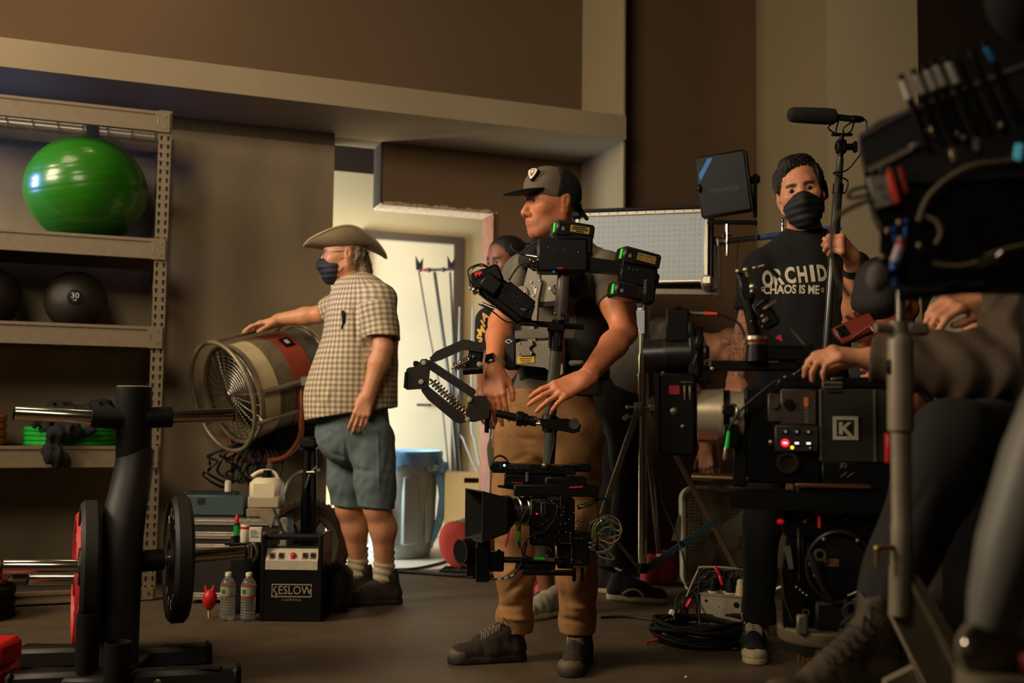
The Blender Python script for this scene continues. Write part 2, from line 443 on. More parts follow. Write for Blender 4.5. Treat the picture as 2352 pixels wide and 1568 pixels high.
# ---- stacked discs on the lower shelf
def disc(c,R,h,hole=.026):
 mb=MB();b=h*.22
 mb.l([(hole,0),(R-b,0),(R,b),(R,h-b),(R-b,h),(R*.8,h),(R*.78,h-.003),(hole+.03,h-.003),(hole,h-.003)],c,UP,48,close=True);return mb
M_ORG=mat('orange_rubber',(205,96,40),0.6,0,0.08,40)
M_GRNP=mat('green_rubber',(18,150,40),0.55,0,0.08,40)
cO=on_shelf(-62,.40,3);cG=on_shelf(168,.37,3)
words_=['bottom','second from the bottom','third from the bottom','top']
for k in range(4):
 obj('orange_weight_disc',disc(cO+UP*(.012+k*.0366),.158,.036),M_ORG,None,label='orange rubber weight disc on the low shelf, %s of its stack'%words_[k],cat='weight plate',group='orange discs on the low shelf')
for k in range(4):
 obj('green_weight_plate',disc(cG+UP*(.012+k*.0226),.213-(k==3)*.004,.022),M_GRNP,None,label='green weight plate under black straps, %s of its stack'%words_[k],cat='weight plate',group='green plates on the low shelf')
 # ---- floor level at far left: black plates, red loop, coiled battle rope
pz=Q(-25,1392,4.78)
for k in range(3):
 mb=disc(V((pz.x+.02,4.60,k*.046)),.165,.045);obj('black_weight_plate',mb,K_RUB,None,label='black rubber plate lying on the floor by the rack, %s of three'%['lowest','middle','topmost'][k],cat='weight plate',group='black plates lying at the left edge')
M_ROPE=mat('brown_hemp_rope',(132,92,58),0.9,0,0.25,60,0.3,300)
def rope(pts,R,name,parent=None,**kw):
 mb=MB();P=[];m=len(pts);N=160
 pts=[V(p)for p in pts]
 def cr(t):
  i=int(min(t*(m-1),m-2));f=t*(m-1)-i
  a,b,c,d=pts[max(i-1,0)],pts[i],pts[i+1],pts[min(i+2,m-1)]
  return 0.5*((2*b)+(c-a)*f+(2*a-5*b+4*c-d)*f*f+(3*b-a-3*c+d)*f**3)
 for s_ in range(3):
  tb=[]
  for i in range(N):
   p=cr(i/(N-1));q=cr(min(i+1,N-1)/(N-1))-cr(max(i-1,0)/(N-1));u,w=perp(q)
   a=i*.62+s_*2.094;tb.append((p+(u*math.cos(a)+w*math.sin(a))*R*.5,R*.56))
  mb.rings(tb,7)
 return obj(name,mb,M_ROPE,parent,sharp=70,**kw)
zc=.17
ctr=V((pz.x-.03,4.60,0));pts=[]
for i in range(30):
 a=i*.55;r_=.19-.003*i;pts.append(ctr+V((math.cos(a)*r_,math.sin(a)*r_*.6,zc+.0042*i)))
rope(pts,.021,'battle_rope',label='coil of thick brown battle rope on the black plates',cat='rope')
mb=MB();q=Q(2,1322,4.62);mb.t([q+V((-.08,.05,-.02)),q+V((-.02,0,.03)),q+V((.02,0,-.018)),q+V((-.03,.02,-.03)),q+V((-.08,.05,-.02))],.013,8,5)
obj('red_band',mb,K_RTAPE,None,label='bright red rubber loop beside the brown rope',cat='band')
q=Q(-20,1470,3.42);q=V((q.x,q.y,0));zt_=Q(0,1472,3.4).z
bx=thing('red_box','red moulded box cut off at the lower left corner','box',q)
mb=MB();mb.ob(q+UP*(zt_/2-.04),(.13,.16,zt_-.08-.003),bev=.012);obj('box_body',mb,K_RED,bx)
mb=MB();mb.ob(q+UP*(zt_-.04),(.135,.165,.08),bev=.015);obj('box_lid',mb,K_RED,bx)
# ================================================================ WEIGHT TREE
DT=3.60;kT=DT/FPX
ax=V((.91,.41,0)).normalized()
pc=Q(286,960,DT);base=V((pc.x,DT,0))
tree=thing('weight_tree','black weight plate tree with chrome pegs in the left foreground','rack',base)
M_PWD=mat('charcoal_powder_coat',(36,32,27),0.5,0,0.12,120,0.12,700,spec=.4)
zp=lambda y,d=DT:Q(286,y,d).z
mb=MB();mb.rings([(V((pc.x,DT+.10,zp(1050,DT+.1))),.060),(V((pc.x,DT+.09,zp(960))),.0605),(V((pc.x,DT+.08,zp(890))),.0610),(V((pc.x,DT+.08,zp(887))),.0595)],40)
obj('upper_post',mb,K_RUB,tree)
mb=MB();mb.l([(.0595,0),(.0595,.003),(.055,.006),(.001,.0065)],(pc.x,DT+.08,zp(887)-.002),UP,40);obj('post_cap',mb,mat('grey_plastic_cap',(120,110,92),0.4),tree)
path=[(1030,.105,.0625),(1060,.10,.064),(1110,.075,.067),(1170,.03,.070),(1230,.0,.072),(1290,-.012,.0745),(1360,-.015,.075),(1480,-.015,.075),(1585,-.015,.075)]
mb=MB();mb.rings([(V((pc.x+.004,DT+dy,zp(y,DT+dy)if y<1580 else 0.01)),r)for y,dy,r in path],40)
obj('lower_post',mb,M_PWD,tree)
mb=MB();bq=V((pc.x,DT+.105-.063,zp(1027,DT)));mb.l([(.001,.004),(.006,.004),(.011,.003),(.0125,0),(.0125,-.004)],bq,(0,-1,0),16)
obj('bolt',mb,K_STL,tree)
def peg(y,side,L,yoff=.04,dz=.0,c0=.075,cl=.055,parent=tree):
 o=V((pc.x,DT+yoff,zp(y,DT+yoff)));d=(ax*side+UP*.045).normalized()
 mb=MB();mb.c(o+d*.03,o+d*(c0+cl),.037,n=24);mb.c(o+d*(c0+cl),o+d*(c0+cl+.003),.034,n=24);h=obj('peg_collar',mb,K_RUB,parent)
 mb=MB();mb.rings([(o+d*(c0+cl),.0248),(o+d*(L-.004),.0248),(o+d*L,.0225)],28);p=obj('peg',mb,K_CHR,parent)
 mb=MB();mb.c(o+d*(L-.003),o+d*(L+.004),.0235,n=24);obj('peg_end_cap',mb,K_BLK,p)
 return o,d
peg(962,-1,.375,.075);peg(960,1,.345,.075)
oL,dL=peg(1300,-1,.375);oR,dR=peg(1292,1,.41)
px2,py2=pc.x+ax.y*-.27,DT+.04+ax.x*.27
def peg2():
 o=V((px2,py2,Q(200,1325,py2).z));d=(-ax+UP*.045).normalized()
 mb=MB();mb.rings([(o+d*.03,.0248),(o+d*.292,.0248),(o+d*.296,.0225)],28);p=obj('peg',mb,K_CHR,tree)
 mb=MB();mb.c(o+d*.293,o+d*.30,.0235,n=24);obj('peg_end_cap',mb,K_BLK,p)
 mb=MB();mb.rings([(V((px2,py2,.01)),.04),(o+UP*.08,.04)],24);obj('rear_post',mb,M_PWD,tree)
 return o,d
o2,d2=peg2()
mb=MB();q=oR+dR*.425
mb.ob(q,(.02,.03,.05),bev=.003);mb.t([q+V((0,0,.02)),q+V((.02,-.01,.03)),q+V((.035,-.02,.0)),q+V((.02,-.02,-.03))],.006,8,4);obj('peg_clip',mb,K_STL,tree,label='steel clip at the end of the right peg')
M_BUMP=mat('bumper_rubber',(34,30,25),0.55,0,0.1,90,0.1,600,spec=.4)
M_REDR=mat('red_bumper_rubber',(186,40,38),0.5,0,0.06,40)
def plate(c,a,R,h,m,label,face,txt):
 """bumper plate centred at c with axis a; face = +1/-1 side carrying the lettering"""
 a=V(a).normalized();o=thing('bumper_plate',label,'weight plate',c-UP*R)
 b=.012
 mb=MB();H=h/2
 mb.l([(.026,-H+.006),(.05,-H+.006),(.05,-H),(.062,-H),(.066,-H+.010),(R*.84,-H+.010),(R*.87,-H),(R-b,-H),(R,-H+b),(R,H-b),(R-b,H),(R*.87,H),(R*.84,H-.010),(.066,H-.010),(.062,H),(.05,H),(.05,H-.006),(.026,H-.006)],c,a,64,close=True)
 obj('plate_body',mb,m,o)
 mb=MB();mb.l([(.0258,-H),(.034,-H),(.034,H),(.0258,H)],c,a,32,close=True);obj('steel_hub',mb,K_STL,o)
 u=a.cross(UP).normalized()*-face;mb=MB()
 fo=c+a*face*(H-.008)
 for k,ch in enumerate(txt):
  th=math.radians(90-24*(k-(len(txt)-1)/2));r=R*.70
  d=u*math.cos(th)+UP*math.sin(th);mb.tx(ch,.046,fo+d*r,-(d.cross(a*face))*1.0,d,.02)
  d=-d;mb.tx(ch,.046,fo+d*r,-(d.cross(a*face)),d,.02)
 obj('plate_lettering',mb,K_WHT,o,label='raised white lettering')
 return o
plate(oL+dL*.112,ax,.222,.062,M_BUMP,'black bumper plate on the left peg of the tree, in front of the red one',-1,'45LB')
plate(oR+dR*.180,ax,.222,.062,M_BUMP,'black bumper plate on the right peg of the weight tree',-1,'45LB')
plate(o2+d2*.125,ax,.238,.045,M_REDR,'red bumper plate on the rear left peg of the weight tree',-1,'45LB')
def foot(px0,px1,py,d,r,cap):
 p,q=Q(px0,py,d),Q(px1,py,d);dy=.14*(1 if px1>px0 else-1)
 a_,b_=V((p.x,d,r)),V((q.x,d+dy*.6,r));dr=(b_-a_).normalized()
 mb=MB();sd=dr.cross(UP)
 mb.ob((a_+b_)/2,((b_-a_).length,.085,r*2),yaw=math.degrees(math.atan2(dr.y,dr.x)),bev=.014);f=obj('foot_bar',mb,M_PWD,tree)
 for s_ in(1,):
  mb=MB();mb.ob(b_-dr*.01,(.03,.094,r*2+.008),yaw=math.degrees(math.atan2(dr.y,dr.x)),bev=.012);obj('foot_cap',mb,K_RUB,f)
 mb=MB();mb.b((min(a_.x,b_.x)+.1 if px1>px0 else b_.x+.05,(a_.y+b_.y)/2-.02,r*2-.001),((b_.x-.05)if px1>px0 else a_.x-.1,(a_.y+b_.y)/2+.02,r*2+.003),.001);obj('grip_strip',mb,K_RUB,f)
foot(300,468,1500,3.74,.036,1);foot(300,36,1500,3.80,.036,1);foot(300,535,1560,3.42,.036,1);foot(300,48,1560,3.46,.036,1)
mb=MB();q=Q(362,1560,3.37);mb.l([(.001,.006),(.008,.006),(.012,.004),(.013,0)],(q.x,3.372,.045),(0,-1,0),16);obj('foot_bolt',mb,K_STL,tree)
mb=MB();mb.ob((pc.x,3.60,.03),(.16,.5,.06),bev=.01);obj('base_bar',mb,M_PWD,tree)
for px,py,r in((204,1408,.036),(272,1474,.042)):
 d=3.42 if px<250 else 3.36;q=Q(px,py,d)
 mb=MB();mb.l([(r,0.0),(r,q.z),(r-.005,q.z+.001),(r-.006,q.z-.002),(r-.006,.01)],(q.x,d,0.0),UP,32,close=True);obj('bar_holder_tube',mb,K_RUB,tree)
 # ================================================================ WIND MACHINE AND KIT BESIDE IT
DF=5.32;kF=DF/FPX
M_DRUM=mat('worn_tan_metal',(134,120,94),0.4,0.4,0.25,18)
M_CREAM=mat('cream_enamel',(178,160,124),0.35,0.0,0.15,14)
M_RUSTR=mat('red_enamel',(136,56,40),0.45,0.0,0.18,12)
M_GREYM=mat('grey_sheet_metal',(112,104,90),0.5,0.5,0.2,20)
M_COPR=mat('rusty_red_pipe',(150,80,56),0.45,0.3,0.25,20)
fa=V((.665,.68,.27)).normalized()
Fc=Q(532,905,DF)
fan=thing('wind_machine','large drum fan on a wheeled stand beside the man in the cowboy hat','fan',V((Q(640,1300,DF).x,DF+.15,0)))
def dp(h):return Fc+fa*h
mb=MB();R0=.247
mb.l([(R0,0),(R0+.012,0),(R0+.012,.018),(R0+.004,.024),(R0+.004,.03),(R0-.002,.03),(R0-.002,.006)],dp(0),fa,64,close=True);obj('front_rim',mb,M_DRUM,fan)
mb=MB();mb.l([(R0-.004,.03),(R0+.004,.03),(R0+.004,.12),(R0-.004,.12)],dp(0),fa,64,close=True);obj('drum_band',mb,M_CREAM,fan,label='cream enamel band')
mb=MB()
for k in range(8):mb.l([(R0-.012,.122+k*.0125),(R0+.003,.122+k*.0125),(R0+.003,.129+k*.0125),(R0-.012,.129+k*.0125)],dp(0),fa,64,close=True)
o_=obj('louvre_rings',mb,M_DRUM,fan)
mb=MB();mb.l([(R0-.014,.12),(R0-.012,.12),(R0-.012,.225),(R0-.014,.225)],dp(0),fa,48,close=True);obj('inner_sleeve',mb,K_PLA,fan)
mb=MB();mb.l([(R0-.004,.222),(R0+.006,.222),(R0+.006,.34),(R0-.004,.34)],dp(0),fa,64,close=True);rb=obj('drum_shell',mb,M_RUSTR,fan,label='red enamel drum shell')
# small black badge with pale letter on the red shell
u0=(UP-fa*fa.dot(UP)).normalized();w0=fa.cross(u0)
dv=(u0*.80-w0*.60).normalized()if(u0*.80-w0*.60).y<(u0*.80+w0*.60).y else(u0*.80+w0*.60).normalized()
tv=fa.cross(dv)
if tv.x*1>0:tv=-tv
bc=dp(.285)+dv*(R0+.008)
M3=frame(bc,fa,tv,dv);mb=MB(M=M3);mb.b((-.03,-.036,-.004),(.03,.036,.0015),.001);bd=obj('badge',mb,K_PLA,rb)
mb=MB(M=M3);mb.pr([(-.012,.002),(.012,.002),(.012,.0025),(-.012,.0025)],-.016,.016);obj('badge_mark',mb,K_WHT,bd)
mb=MB();mb.l([(R0-.004,.34),(R0+.001,.34),(R0+.001,.44),(R0+.010,.445),(R0+.010,.46),(R0-.004,.46)],dp(0),fa,64,close=True);obj('rear_shell',mb,M_GREYM,fan)
# wire grille of rings and spokes
mb=MB()
for k in range(1,14):
 r=.018*k;mb.t([dp(.004-.02*(1-(r/.24)**2))+(u0*math.cos(a)+w0*math.sin(a))*r for a in[2*math.pi*j/40 for j in range(40)]],.0024,5,0,True)
for k in range(24):
 a=2*math.pi*k/24
 dd=u0*math.cos(a)+w0*math.sin(a);mb.t([dp(-.014)+dd*.02,dp(-.008)+dd*.14,dp(.006)+dd*.243],.0026,5)
gr=obj('front_grille',mb,K_STL,fan);gr['kind']='stuff'
mb=MB();mb.l([(.001,-.03),(.02,-.028),(.026,-.02),(.026,-.012)],dp(0),fa,20);obj('grille_boss',mb,K_STL,fan)
for k in range(6):
 a=k*math.pi/3;d0=u0*math.cos(a)+w0*math.sin(a);t0=fa.cross(d0);mb=MB()
 P=[]
 for r,tw,w in((.05,.75,.035),(.12,.6,.05),(.215,.45,.055)):
  c=dp(.10)+d0*r;ch=(t0*math.cos(tw)+fa*math.sin(tw))*w;P+=[c-ch,c+ch,c+ch+fa*.003,c-ch+fa*.003]
 mb.raw(P,[(0,1,5,4),(4,5,9,8),(2,3,7,6),(6,7,11,10),(1,2,6,5),(5,6,10,9),(3,0,4,7),(7,4,8,11),(8,9,10,11),(0,3,2,1)])
 obj('fan_blade',mb,M_GREYM,fan)
mb=MB();mb.l([(.001,.05),(.045,.055),(.055,.07),(.055,.2),(.001,.2)],dp(0),fa,24);obj('hub',mb,M_GREYM,fan)
# outer tubular guard hoop in front, with a handle tube over the top
mb=MB();oc=dp(-.055);mb.t([oc+(u0*math.cos(a)+w0*math.sin(a))*.283 for a in[2*math.pi*j/56 for j in range(56)]],.0115,10,0,True);obj('guard_hoop',mb,M_DRUM,fan)
mb=MB();oc2=dp(.43);mb.t([oc2+(u0*math.cos(a)+w0*math.sin(a))*.283 for a in[2*math.pi*j/56 for j in range(56)]],.010,10,0,True);obj('rear_hoop',mb,M_DRUM,fan)
for s_ in(0.0,2.1,-2.1):
 mb=MB();dd=u0*math.cos(s_)+w0*math.sin(s_);mb.t([dp(-.055)+dd*.283,dp(.43)+dd*.283],.0105,10);mb.t([dp(.0)+dd*.25,dp(.0)+dd*.283],.008,8);obj('hoop_tube',mb,M_DRUM,fan)
 # trunnion arms and yoke
wl_=w0 if w0.y<0 else-w0
pv=dp(.25)+wl_*.30
mb=MB();P0=dp(.02)+wl_*.262;P1=dp(.30)+wl_*.285
mb.t([P0,P1],.016,8);mb.ob(pv,(.05,.03,.05),bev=.006);obj('side_bracket',mb,M_GREYM,fan)
yk0=Q(692,872,DF+.02);yk=[yk0,Q(692,960,DF),Q(688,1005,DF+.02),Q(660,1045,DF+.08),Q(622,1057,DF+.14),Q(560,1056,DF+.25),Q(535,1040,DF+.3),Q(528,980,DF+.34)]
mb=MB();mb.t(yk,.0145,12,5);obj('yoke',mb,M_COPR,fan,label='rusty red pipe yoke')
mb=MB();mb.c(Q(692,868,DF+.02),Q(692,880,DF+.02),.02);obj('yoke_knob',mb,K_STL,fan)
mb=MB();ps=Q(622,1057,DF+.15);mb.c(ps,V((ps.x,ps.y,.22)),.021);mb.c(V((ps.x,ps.y,ps.z-.1)),V((ps.x,ps.y,ps.z-.02)),.028);obj('stand_post',mb,M_GREYM,fan)
# motor mass under the drum
mb=MB();mq=dp(.26)-u0*.30;mb.ob(mq,(.26,.2,.13),yaw=45,bev=.02);obj('motor_box',mb,K_PLA,fan)
# cart base with wheels
ww=Q(702,1226,DF+.02);ww=V((ww.x,DF+.02,.235))
mb=MB();mb.ob((ps.x,ps.y+.10,.24),(.62,.36,.045),bev=.01);obj('cart_deck',mb,K_BLK,fan)
M_TIRE=mat('dusty_tyre_rubber',(60,46,34),0.85,0,0.25,40,0.2,200)
def wheel(c,a,R):
 mb=MB();mb.l([(R*.72,-.026),(R*.9,-.034),(R,-.02),(R,.02),(R*.9,.034),(R*.72,.026)],c,a,48,close=True)
 w=obj('wheel',mb,M_TIRE,fan)
 mb=MB();u,v=perp(a)
 for k in range(44):
  b=2*math.pi*k/44;dd=u*math.cos(b)+v*math.sin(b);tt=V(a).cross(dd)
  for s_ in(-1,1):mb.t([c+dd*(R-.002)+V(a)*s_*.004,c+dd*(R+.005)+V(a)*s_*.02+tt*.006],.006,5)
 o_=obj('tread_blocks',mb,M_TIRE,w);o_['kind']='stuff'
 mb=MB();mb.l([(R*.6,-.02),(R*.74,-.026),(R*.74,.026),(R*.6,.02)],c,a,40,close=True);mb.l([(.001,-.03),(.03,-.03),(.03,.03),(.001,.03)],c,a,16)
 for k in range(6):
  b=2*math.pi*k/6;dd=u*math.cos(b)+v*math.sin(b);mb.t([c+dd*.02,c+dd*R*.64],.008,6)
 obj('rim',mb,M_GREYM,w)
wa=V((.45,-.89,0)).normalized()
wheel(ww,wa,.228);wheel(ww+V((-.28,.52,0)),wa,.228)
mb=MB();mb.t([Q(655,1145,DF-.08),Q(662,1110,DF-.06),Q(690,1085,DF),Q(735,1080,DF)],.012,8,5);obj('push_handle',mb,M_GREYM,fan)
# stand legs / black column of a tripod beside the wheel
tp=Q(712,1040,DF-.12)
tri=thing('folded_tripod','folded black tripod standing behind the shorts of the man in the hat','tripod',V((tp.x,tp.y,0)))
for dx,dy in((-.02,0),(.022,.01),(.0,.035)):
 mb=MB();mb.rings([(V((tp.x+dx*.6,tp.y+dy,tp.z+.04)),.016),(V((tp.x+dx,tp.y+dy,.45)),.018),(V((tp.x+dx*1.2,tp.y+dy,.02)),.013)],10);obj('leg',mb,K_BLK,tri)
mb=MB();mb.ob((tp.x,tp.y,tp.z+.05),(.09,.09,.06),bev=.015);obj('head',mb,K_BLK,tri)
mb=MB();mb.t([Q(728,1070,DF-.16),Q(712,1085,DF-.17),Q(700,1120,DF-.17)],.005,6);mb.c(Q(705,1084,DF-.17),Q(722,1084,DF-.17),.008);obj('clamp',mb,K_CHR,tri)
# hanging black cables left of the stand post
cbl=thing('hanging_cable_bundle','black cable bundle hanging under the drum fan','cable',V((Q(510,1100,DF).x,DF+.1,.55)))
rr=random.Random(11)
for k in range(9):
 x0=500+k*13;mb=MB();pts=[Q(540+k*5,1010+rr.uniform(0,20),DF+.16)]
 for j in range(4):pts.append(Q(x0-25+rr.uniform(-12,25),1040+j*18+rr.uniform(-6,6),DF+rr.uniform(.05,.2)))
 pts+=[Q(x0+20,1105+rr.uniform(-8,18),DF+.12),Q(x0+45,1060,DF+.14),Q(570+k*6,1010,DF+.16)]
 mb.t(pts,.0065,6,5);obj('cable_loop',mb,K_CBL,cbl)
 # ---- flight case with aluminium edges, teal power box and jug on top
DC=5.0;kC=DC/FPX
q0_=Q(424,1377,DC);q1_=Q(652,1377,DC);ztc=Q(540,1188,DC).z
fc=thing('flight_case','low black flight case with aluminium edge rails behind the water bottles','case',V(((q0_.x+q1_.x)/2,DC+.2,0)))
mb=MB();mb.b((q0_.x+.01,DC+.008,.02),(q1_.x-.008,DC+.22,ztc-.008));obj('case_body',mb,mat('dark_laminate',(40,34,28),0.5),fc)
for ya,yb in((1188,1206),(1222,1238),(1250,1262),(1362,1378)):
 za,zb=Q(540,ya,DC).z,max(Q(540,yb,DC).z,0.0);mb=MB();mb.b((q0_.x,DC,zb),(q1_.x,DC+.02,za),.002);mb.b((q0_.x,DC-.003,(za+zb)/2-.003),(q1_.x,DC+.004,(za+zb)/2+.003),.001)
 for k in range(6):xx=q0_.x+.04+k*.075;mb.c((xx,DC-.002,(za+zb)/2+.008),(xx,DC+.004,(za+zb)/2+.008),.004,n=8)
 obj('edge_rail',mb,K_ALU,fc)
mb=MB();mb.b((q1_.x-.025,DC-.002,.0),(q1_.x+.004,DC+.024,ztc+.002),.003);obj('corner_post',mb,K_ALU,fc)
mb=MB();mb.b((q0_.x,DC,ztc-.006),(q1_.x,DC+.23,ztc),.002);obj('case_lid',mb,K_BLK,fc)
M_TEAL=mat('teal_grey_metal',(62,78,78),0.45,0.1,0.1,30)
a_,b_=Q(412,1188,DC+.06),Q(562,1138,DC+.06);M3=Matrix.Translation((0,0,0))
tb=thing('power_supply_box','teal grey metal power box with vent slots on the flight case','box',V(((a_.x+b_.x)/2,DC+.2,ztc)))
mb=MB();mb.b((a_.x,DC+.06,ztc),(b_.x,DC+.21,b_.z),.006);tbb=obj('box_body',mb,M_TEAL,tb)
mb=MB();mb.b((a_.x+.01,DC+.10,b_.z-.002),(b_.x-.06,DC+.19,b_.z+.012),.004);obj('vent_hood',mb,M_TEAL,tb)
mb=MB()
for k in range(18):xx=a_.x+.02+k*.0125;mb.b((xx,DC+.098,b_.z),(xx+.006,DC+.188,b_.z+.0128))
for k in range(5):xx=a_.x+.085+k*.008;mb.b((xx,DC+.0585,b_.z-.045),(xx+.004,DC+.062,b_.z-.014))
obj('vent_slots',mb,K_PLA,tb)
mb=MB();xx=a_.x+.205;mb.c((xx,DC+.15,b_.z+.012),(xx,DC+.15,b_.z+.06),.016);mb.c((xx,DC+.15,b_.z+.04),(xx,DC+.15,b_.z+.066),.013);obj('plug',mb,K_WHT,tb,label='pale plug standing on top')
# jug
jc=Q(603,1165,5.02);jz0=ztc+.04;jx,jy=jc.x,5.10
jug=thing('plastic_jug','translucent white plastic jug half full of liquid by the tyre','jug',V((jx,jy,ztc)))
M_JUG=mat('milky_plastic',(214,200,166),0.4,0,0.04,20);M_JUG2=mat('milky_plastic_with_liquid',(168,152,122),0.4,0,0.04,20)
zj1=Q(603,1097,5.06).z;zl_=Q(603,1138,5.06).z
mb=MB();mb.ob((jx,jy,(jz0+zl_)/2),(.153,.131,zl_-jz0),bev=.008);obj('lower_body',mb,M_JUG2,jug,label='lower half darkened by the liquid')
mb=MB();mb.ob((jx,jy,(zl_+zj1)/2-.025),(.151,.129,zj1-zl_+.05),bev=.026);obj('upper_body',mb,M_JUG,jug)
mb=MB();mb.l([(.026,0),(.026,.02),(.02,.022),(.02,.04),(.001,.04)],(jx+.002,jy-.01,zj1-.004),UP,20);obj('cap',mb,K_PLA,jug)
mb=MB();mb.t([(jx+.055,jy,zj1-.01),(jx+.03,jy,zj1+.025),(jx-.03,jy,zj1+.03),(jx-.075,jy,zj1+.005)],.009,8,4);obj('handle',mb,M_JUG,jug)
mb=MB();mb.ob((jx,jy,ztc+.02),(.16,.14,.04),bev=.004);mb.pr([(jx-.04,ztc+.04),(jx+.075,ztc+.04),(jx+.05,ztc-.045),(jx+.0,ztc-.0)],DC-.01,DC-.004);obj('foot_block',mb,mat('grey_card',(128,112,84),0.8),jug)
# cable drooping over the case
mb=MB();mb.t([Q(628,1168,DC),Q(640,1195,4.96),Q(655,1225,4.95),Q(700,1235,4.95),Q(760,1228,4.96)],.007,8,6);obj('power_cable',mb,K_CBL,None,label='black cable drooping from the jug over the flight case',cat='cable')
# ---- black tub with small bottles
DB=4.76
tc_=Q(562,1400,DB);tub=thing('black_tub','black tub behind the two water bottles','tub',V((tc_.x,DB+.06,0)))
zt1=Q(562,1252,DB).z;mb=MB()
mb.l([(.062,0),(.072,.01),(.084,zt1-.02),(.09,zt1-.018),(.09,zt1),(.08,zt1),(.068,.02),(.001,.02)],(tc_.x,DB+.06,0),UP,32);obj('tub_body',mb,K_RUB,tub)
mb=MB();mb.ob((tc_.x,DB+.06,zt1+.005),(.20,.12,.012),bev=.003);obj('tub_lid',mb,K_PLA,tub)
cx_=Q(528,1400,DB).x;mb=MB();mb.l([(.032,0),(.034,.02),(.034,zt1-.01),(.037,zt1-.008),(.037,zt1+.02),(.001,zt1+.02)],(cx_-.01,DB+.16,0),UP,24)
obj('black_canister',mb,K_RUB,None,label='tall black canister behind the black tub',cat='canister')
def bottle(name,label,px,py0,py1,d,prof,m,capm,capp,group=None,z0=None,band=None):
 q=Q(px,py1,d);z=q.z if z0 is None else z0;h=Q(px,py0,d).z-z
 o=thing(name,label,'bottle',V((q.x,d,z)),group)
 mb=MB();mb.l([(r,t*h)for r,t in prof],(q.x,d,z),UP,28);obj('bottle_body',mb,m,o)
 mb=MB();mb.l([(r,t*h)for r,t in capp],(q.x,d,z),UP,20);obj('cap',mb,capm,o)
 return o,q,z,h
zT=zt1+.011
o,q,z,h=bottle('sanitizer_bottle','small dark bottle with red cap and green label on the tub',543,1183,1245,DB+.03,[(.001,0),(.012,0),(.013,.02),(.013,.68),(.008,.74),(.001,.74)],K_PLA,K_RED,[(.009,.72),(.010,.72),(.009,.96),(.006,1.0),(.001,1.0)],z0=zT)
mb=MB();mb.l([(.0133,h*.25),(.0136,h*.25),(.0136,h*.62),(.0133,h*.62)],(q.x,DB+.03,z),UP,24,close=True);obj('label_band',mb,K_GRN,o)
M_CLR=mat('clear_plastic',(235,235,228),0.08,0,0.0,trans=0.92,ior=1.3,spec=0.5)
M_LAB=mat('paper_label',(206,196,172),0.7,0,0.1,60)
o,q,z,h=bottle('pill_bottle','clear little bottle with white and red label on the tub',563,1190,1245,DB+.03,[(.001,0),(.021,0),(.022,.03),(.022,.7),(.018,.76),(.001,.76)],M_LAB,M_CLR,[(.019,.75),(.02,.75),(.02,.98),(.018,1.0),(.001,1.0)],z0=zT)
mb=MB();mb.l([(.0222,h*.56),(.0225,h*.56),(.0225,h*.66),(.0222,h*.66)],(q.x,DB+.03,z),UP,24,close=True);obj('red_band',mb,K_RED,o)
mb=MB();q=Q(588,1236,DB+.03);mb.ob((q.x,DB+.03,zT+.034),(.056,.03,.067),bev=.003);cb=obj('small_carton',mb,M_LAB,None,label='small pale carton with fine print standing on the tub',cat='carton')
mb=MB()
for k in range(6):mb.b((q.x-.022,DB+.0146,zT+.052-k*.006),(q.x+.004+(k%3)*.007,DB+.0152,zT+.0545-k*.006))
obj('fine_print',mb,K_BLK,cb)
# ---- water bottles (two)
M_WATER=mat('water_in_bottle',(236,232,220),0.10,0,0.0,trans=0.90,ior=1.30)
M_WLAB=mat('bottle_label',(150,158,128),0.5,0,0.12,90)
def water(px,label):
 q=Q(px,1413,4.64);h=.203;x,y=q.x,4.62
 o=thing('water_bottle',label,'bottle',V((x,y,0)),'clear water bottles on the floor')
 pr_=[(.001,.004),(.024,0),(.031,.006)]
 for k in range(9):zz=.012+k*.0115;pr_+=[(.0325,zz),(.0325,zz+.006),(.0305,zz+.009)]
 pr_+=[(.0325,.118),(.0325,.152),(.030,.162),(.024,.174),(.015,.184),(.0125,.188),(.0125,.196),(.001,.196)]
 mb=MB();mb.l(pr_,(x,y,0),UP,32);obj('bottle_body',mb,M_WATER,o)
 mb=MB();mb.l([(.0327,.106),(.0331,.106),(.0331,.148),(.0327,.148)],(x,y,0),UP,32,close=True);lb=obj('label_band',mb,M_WLAB,o)
 mb=MB()
 for zz in(.104,.147):mb.l([(.0330,zz),(.0334,zz),(.0334,zz+.0045),(.0330,zz+.0045)],(x,y,0),UP,32,close=True)
 obj('label_stripe',mb,K_RED,lb,label='thin red stripes')
 mb=MB();mb.ob((x-.012,y-.0335,.128),(.014,.002,.018),bev=.0005);obj('label_leaf',mb,mat('label_green',(60,120,40),0.5),lb)
 mb=MB();mb.l([(.0135,.190),(.0145,.190),(.0145,.203),(.0125,.206),(.001,.206)],(x,y,0),UP,24);obj('cap',mb,K_WHT,o)
water(525,'water bottle by the red rubber blower, further from the black case');water(572,'water bottle right against the lettered black case')
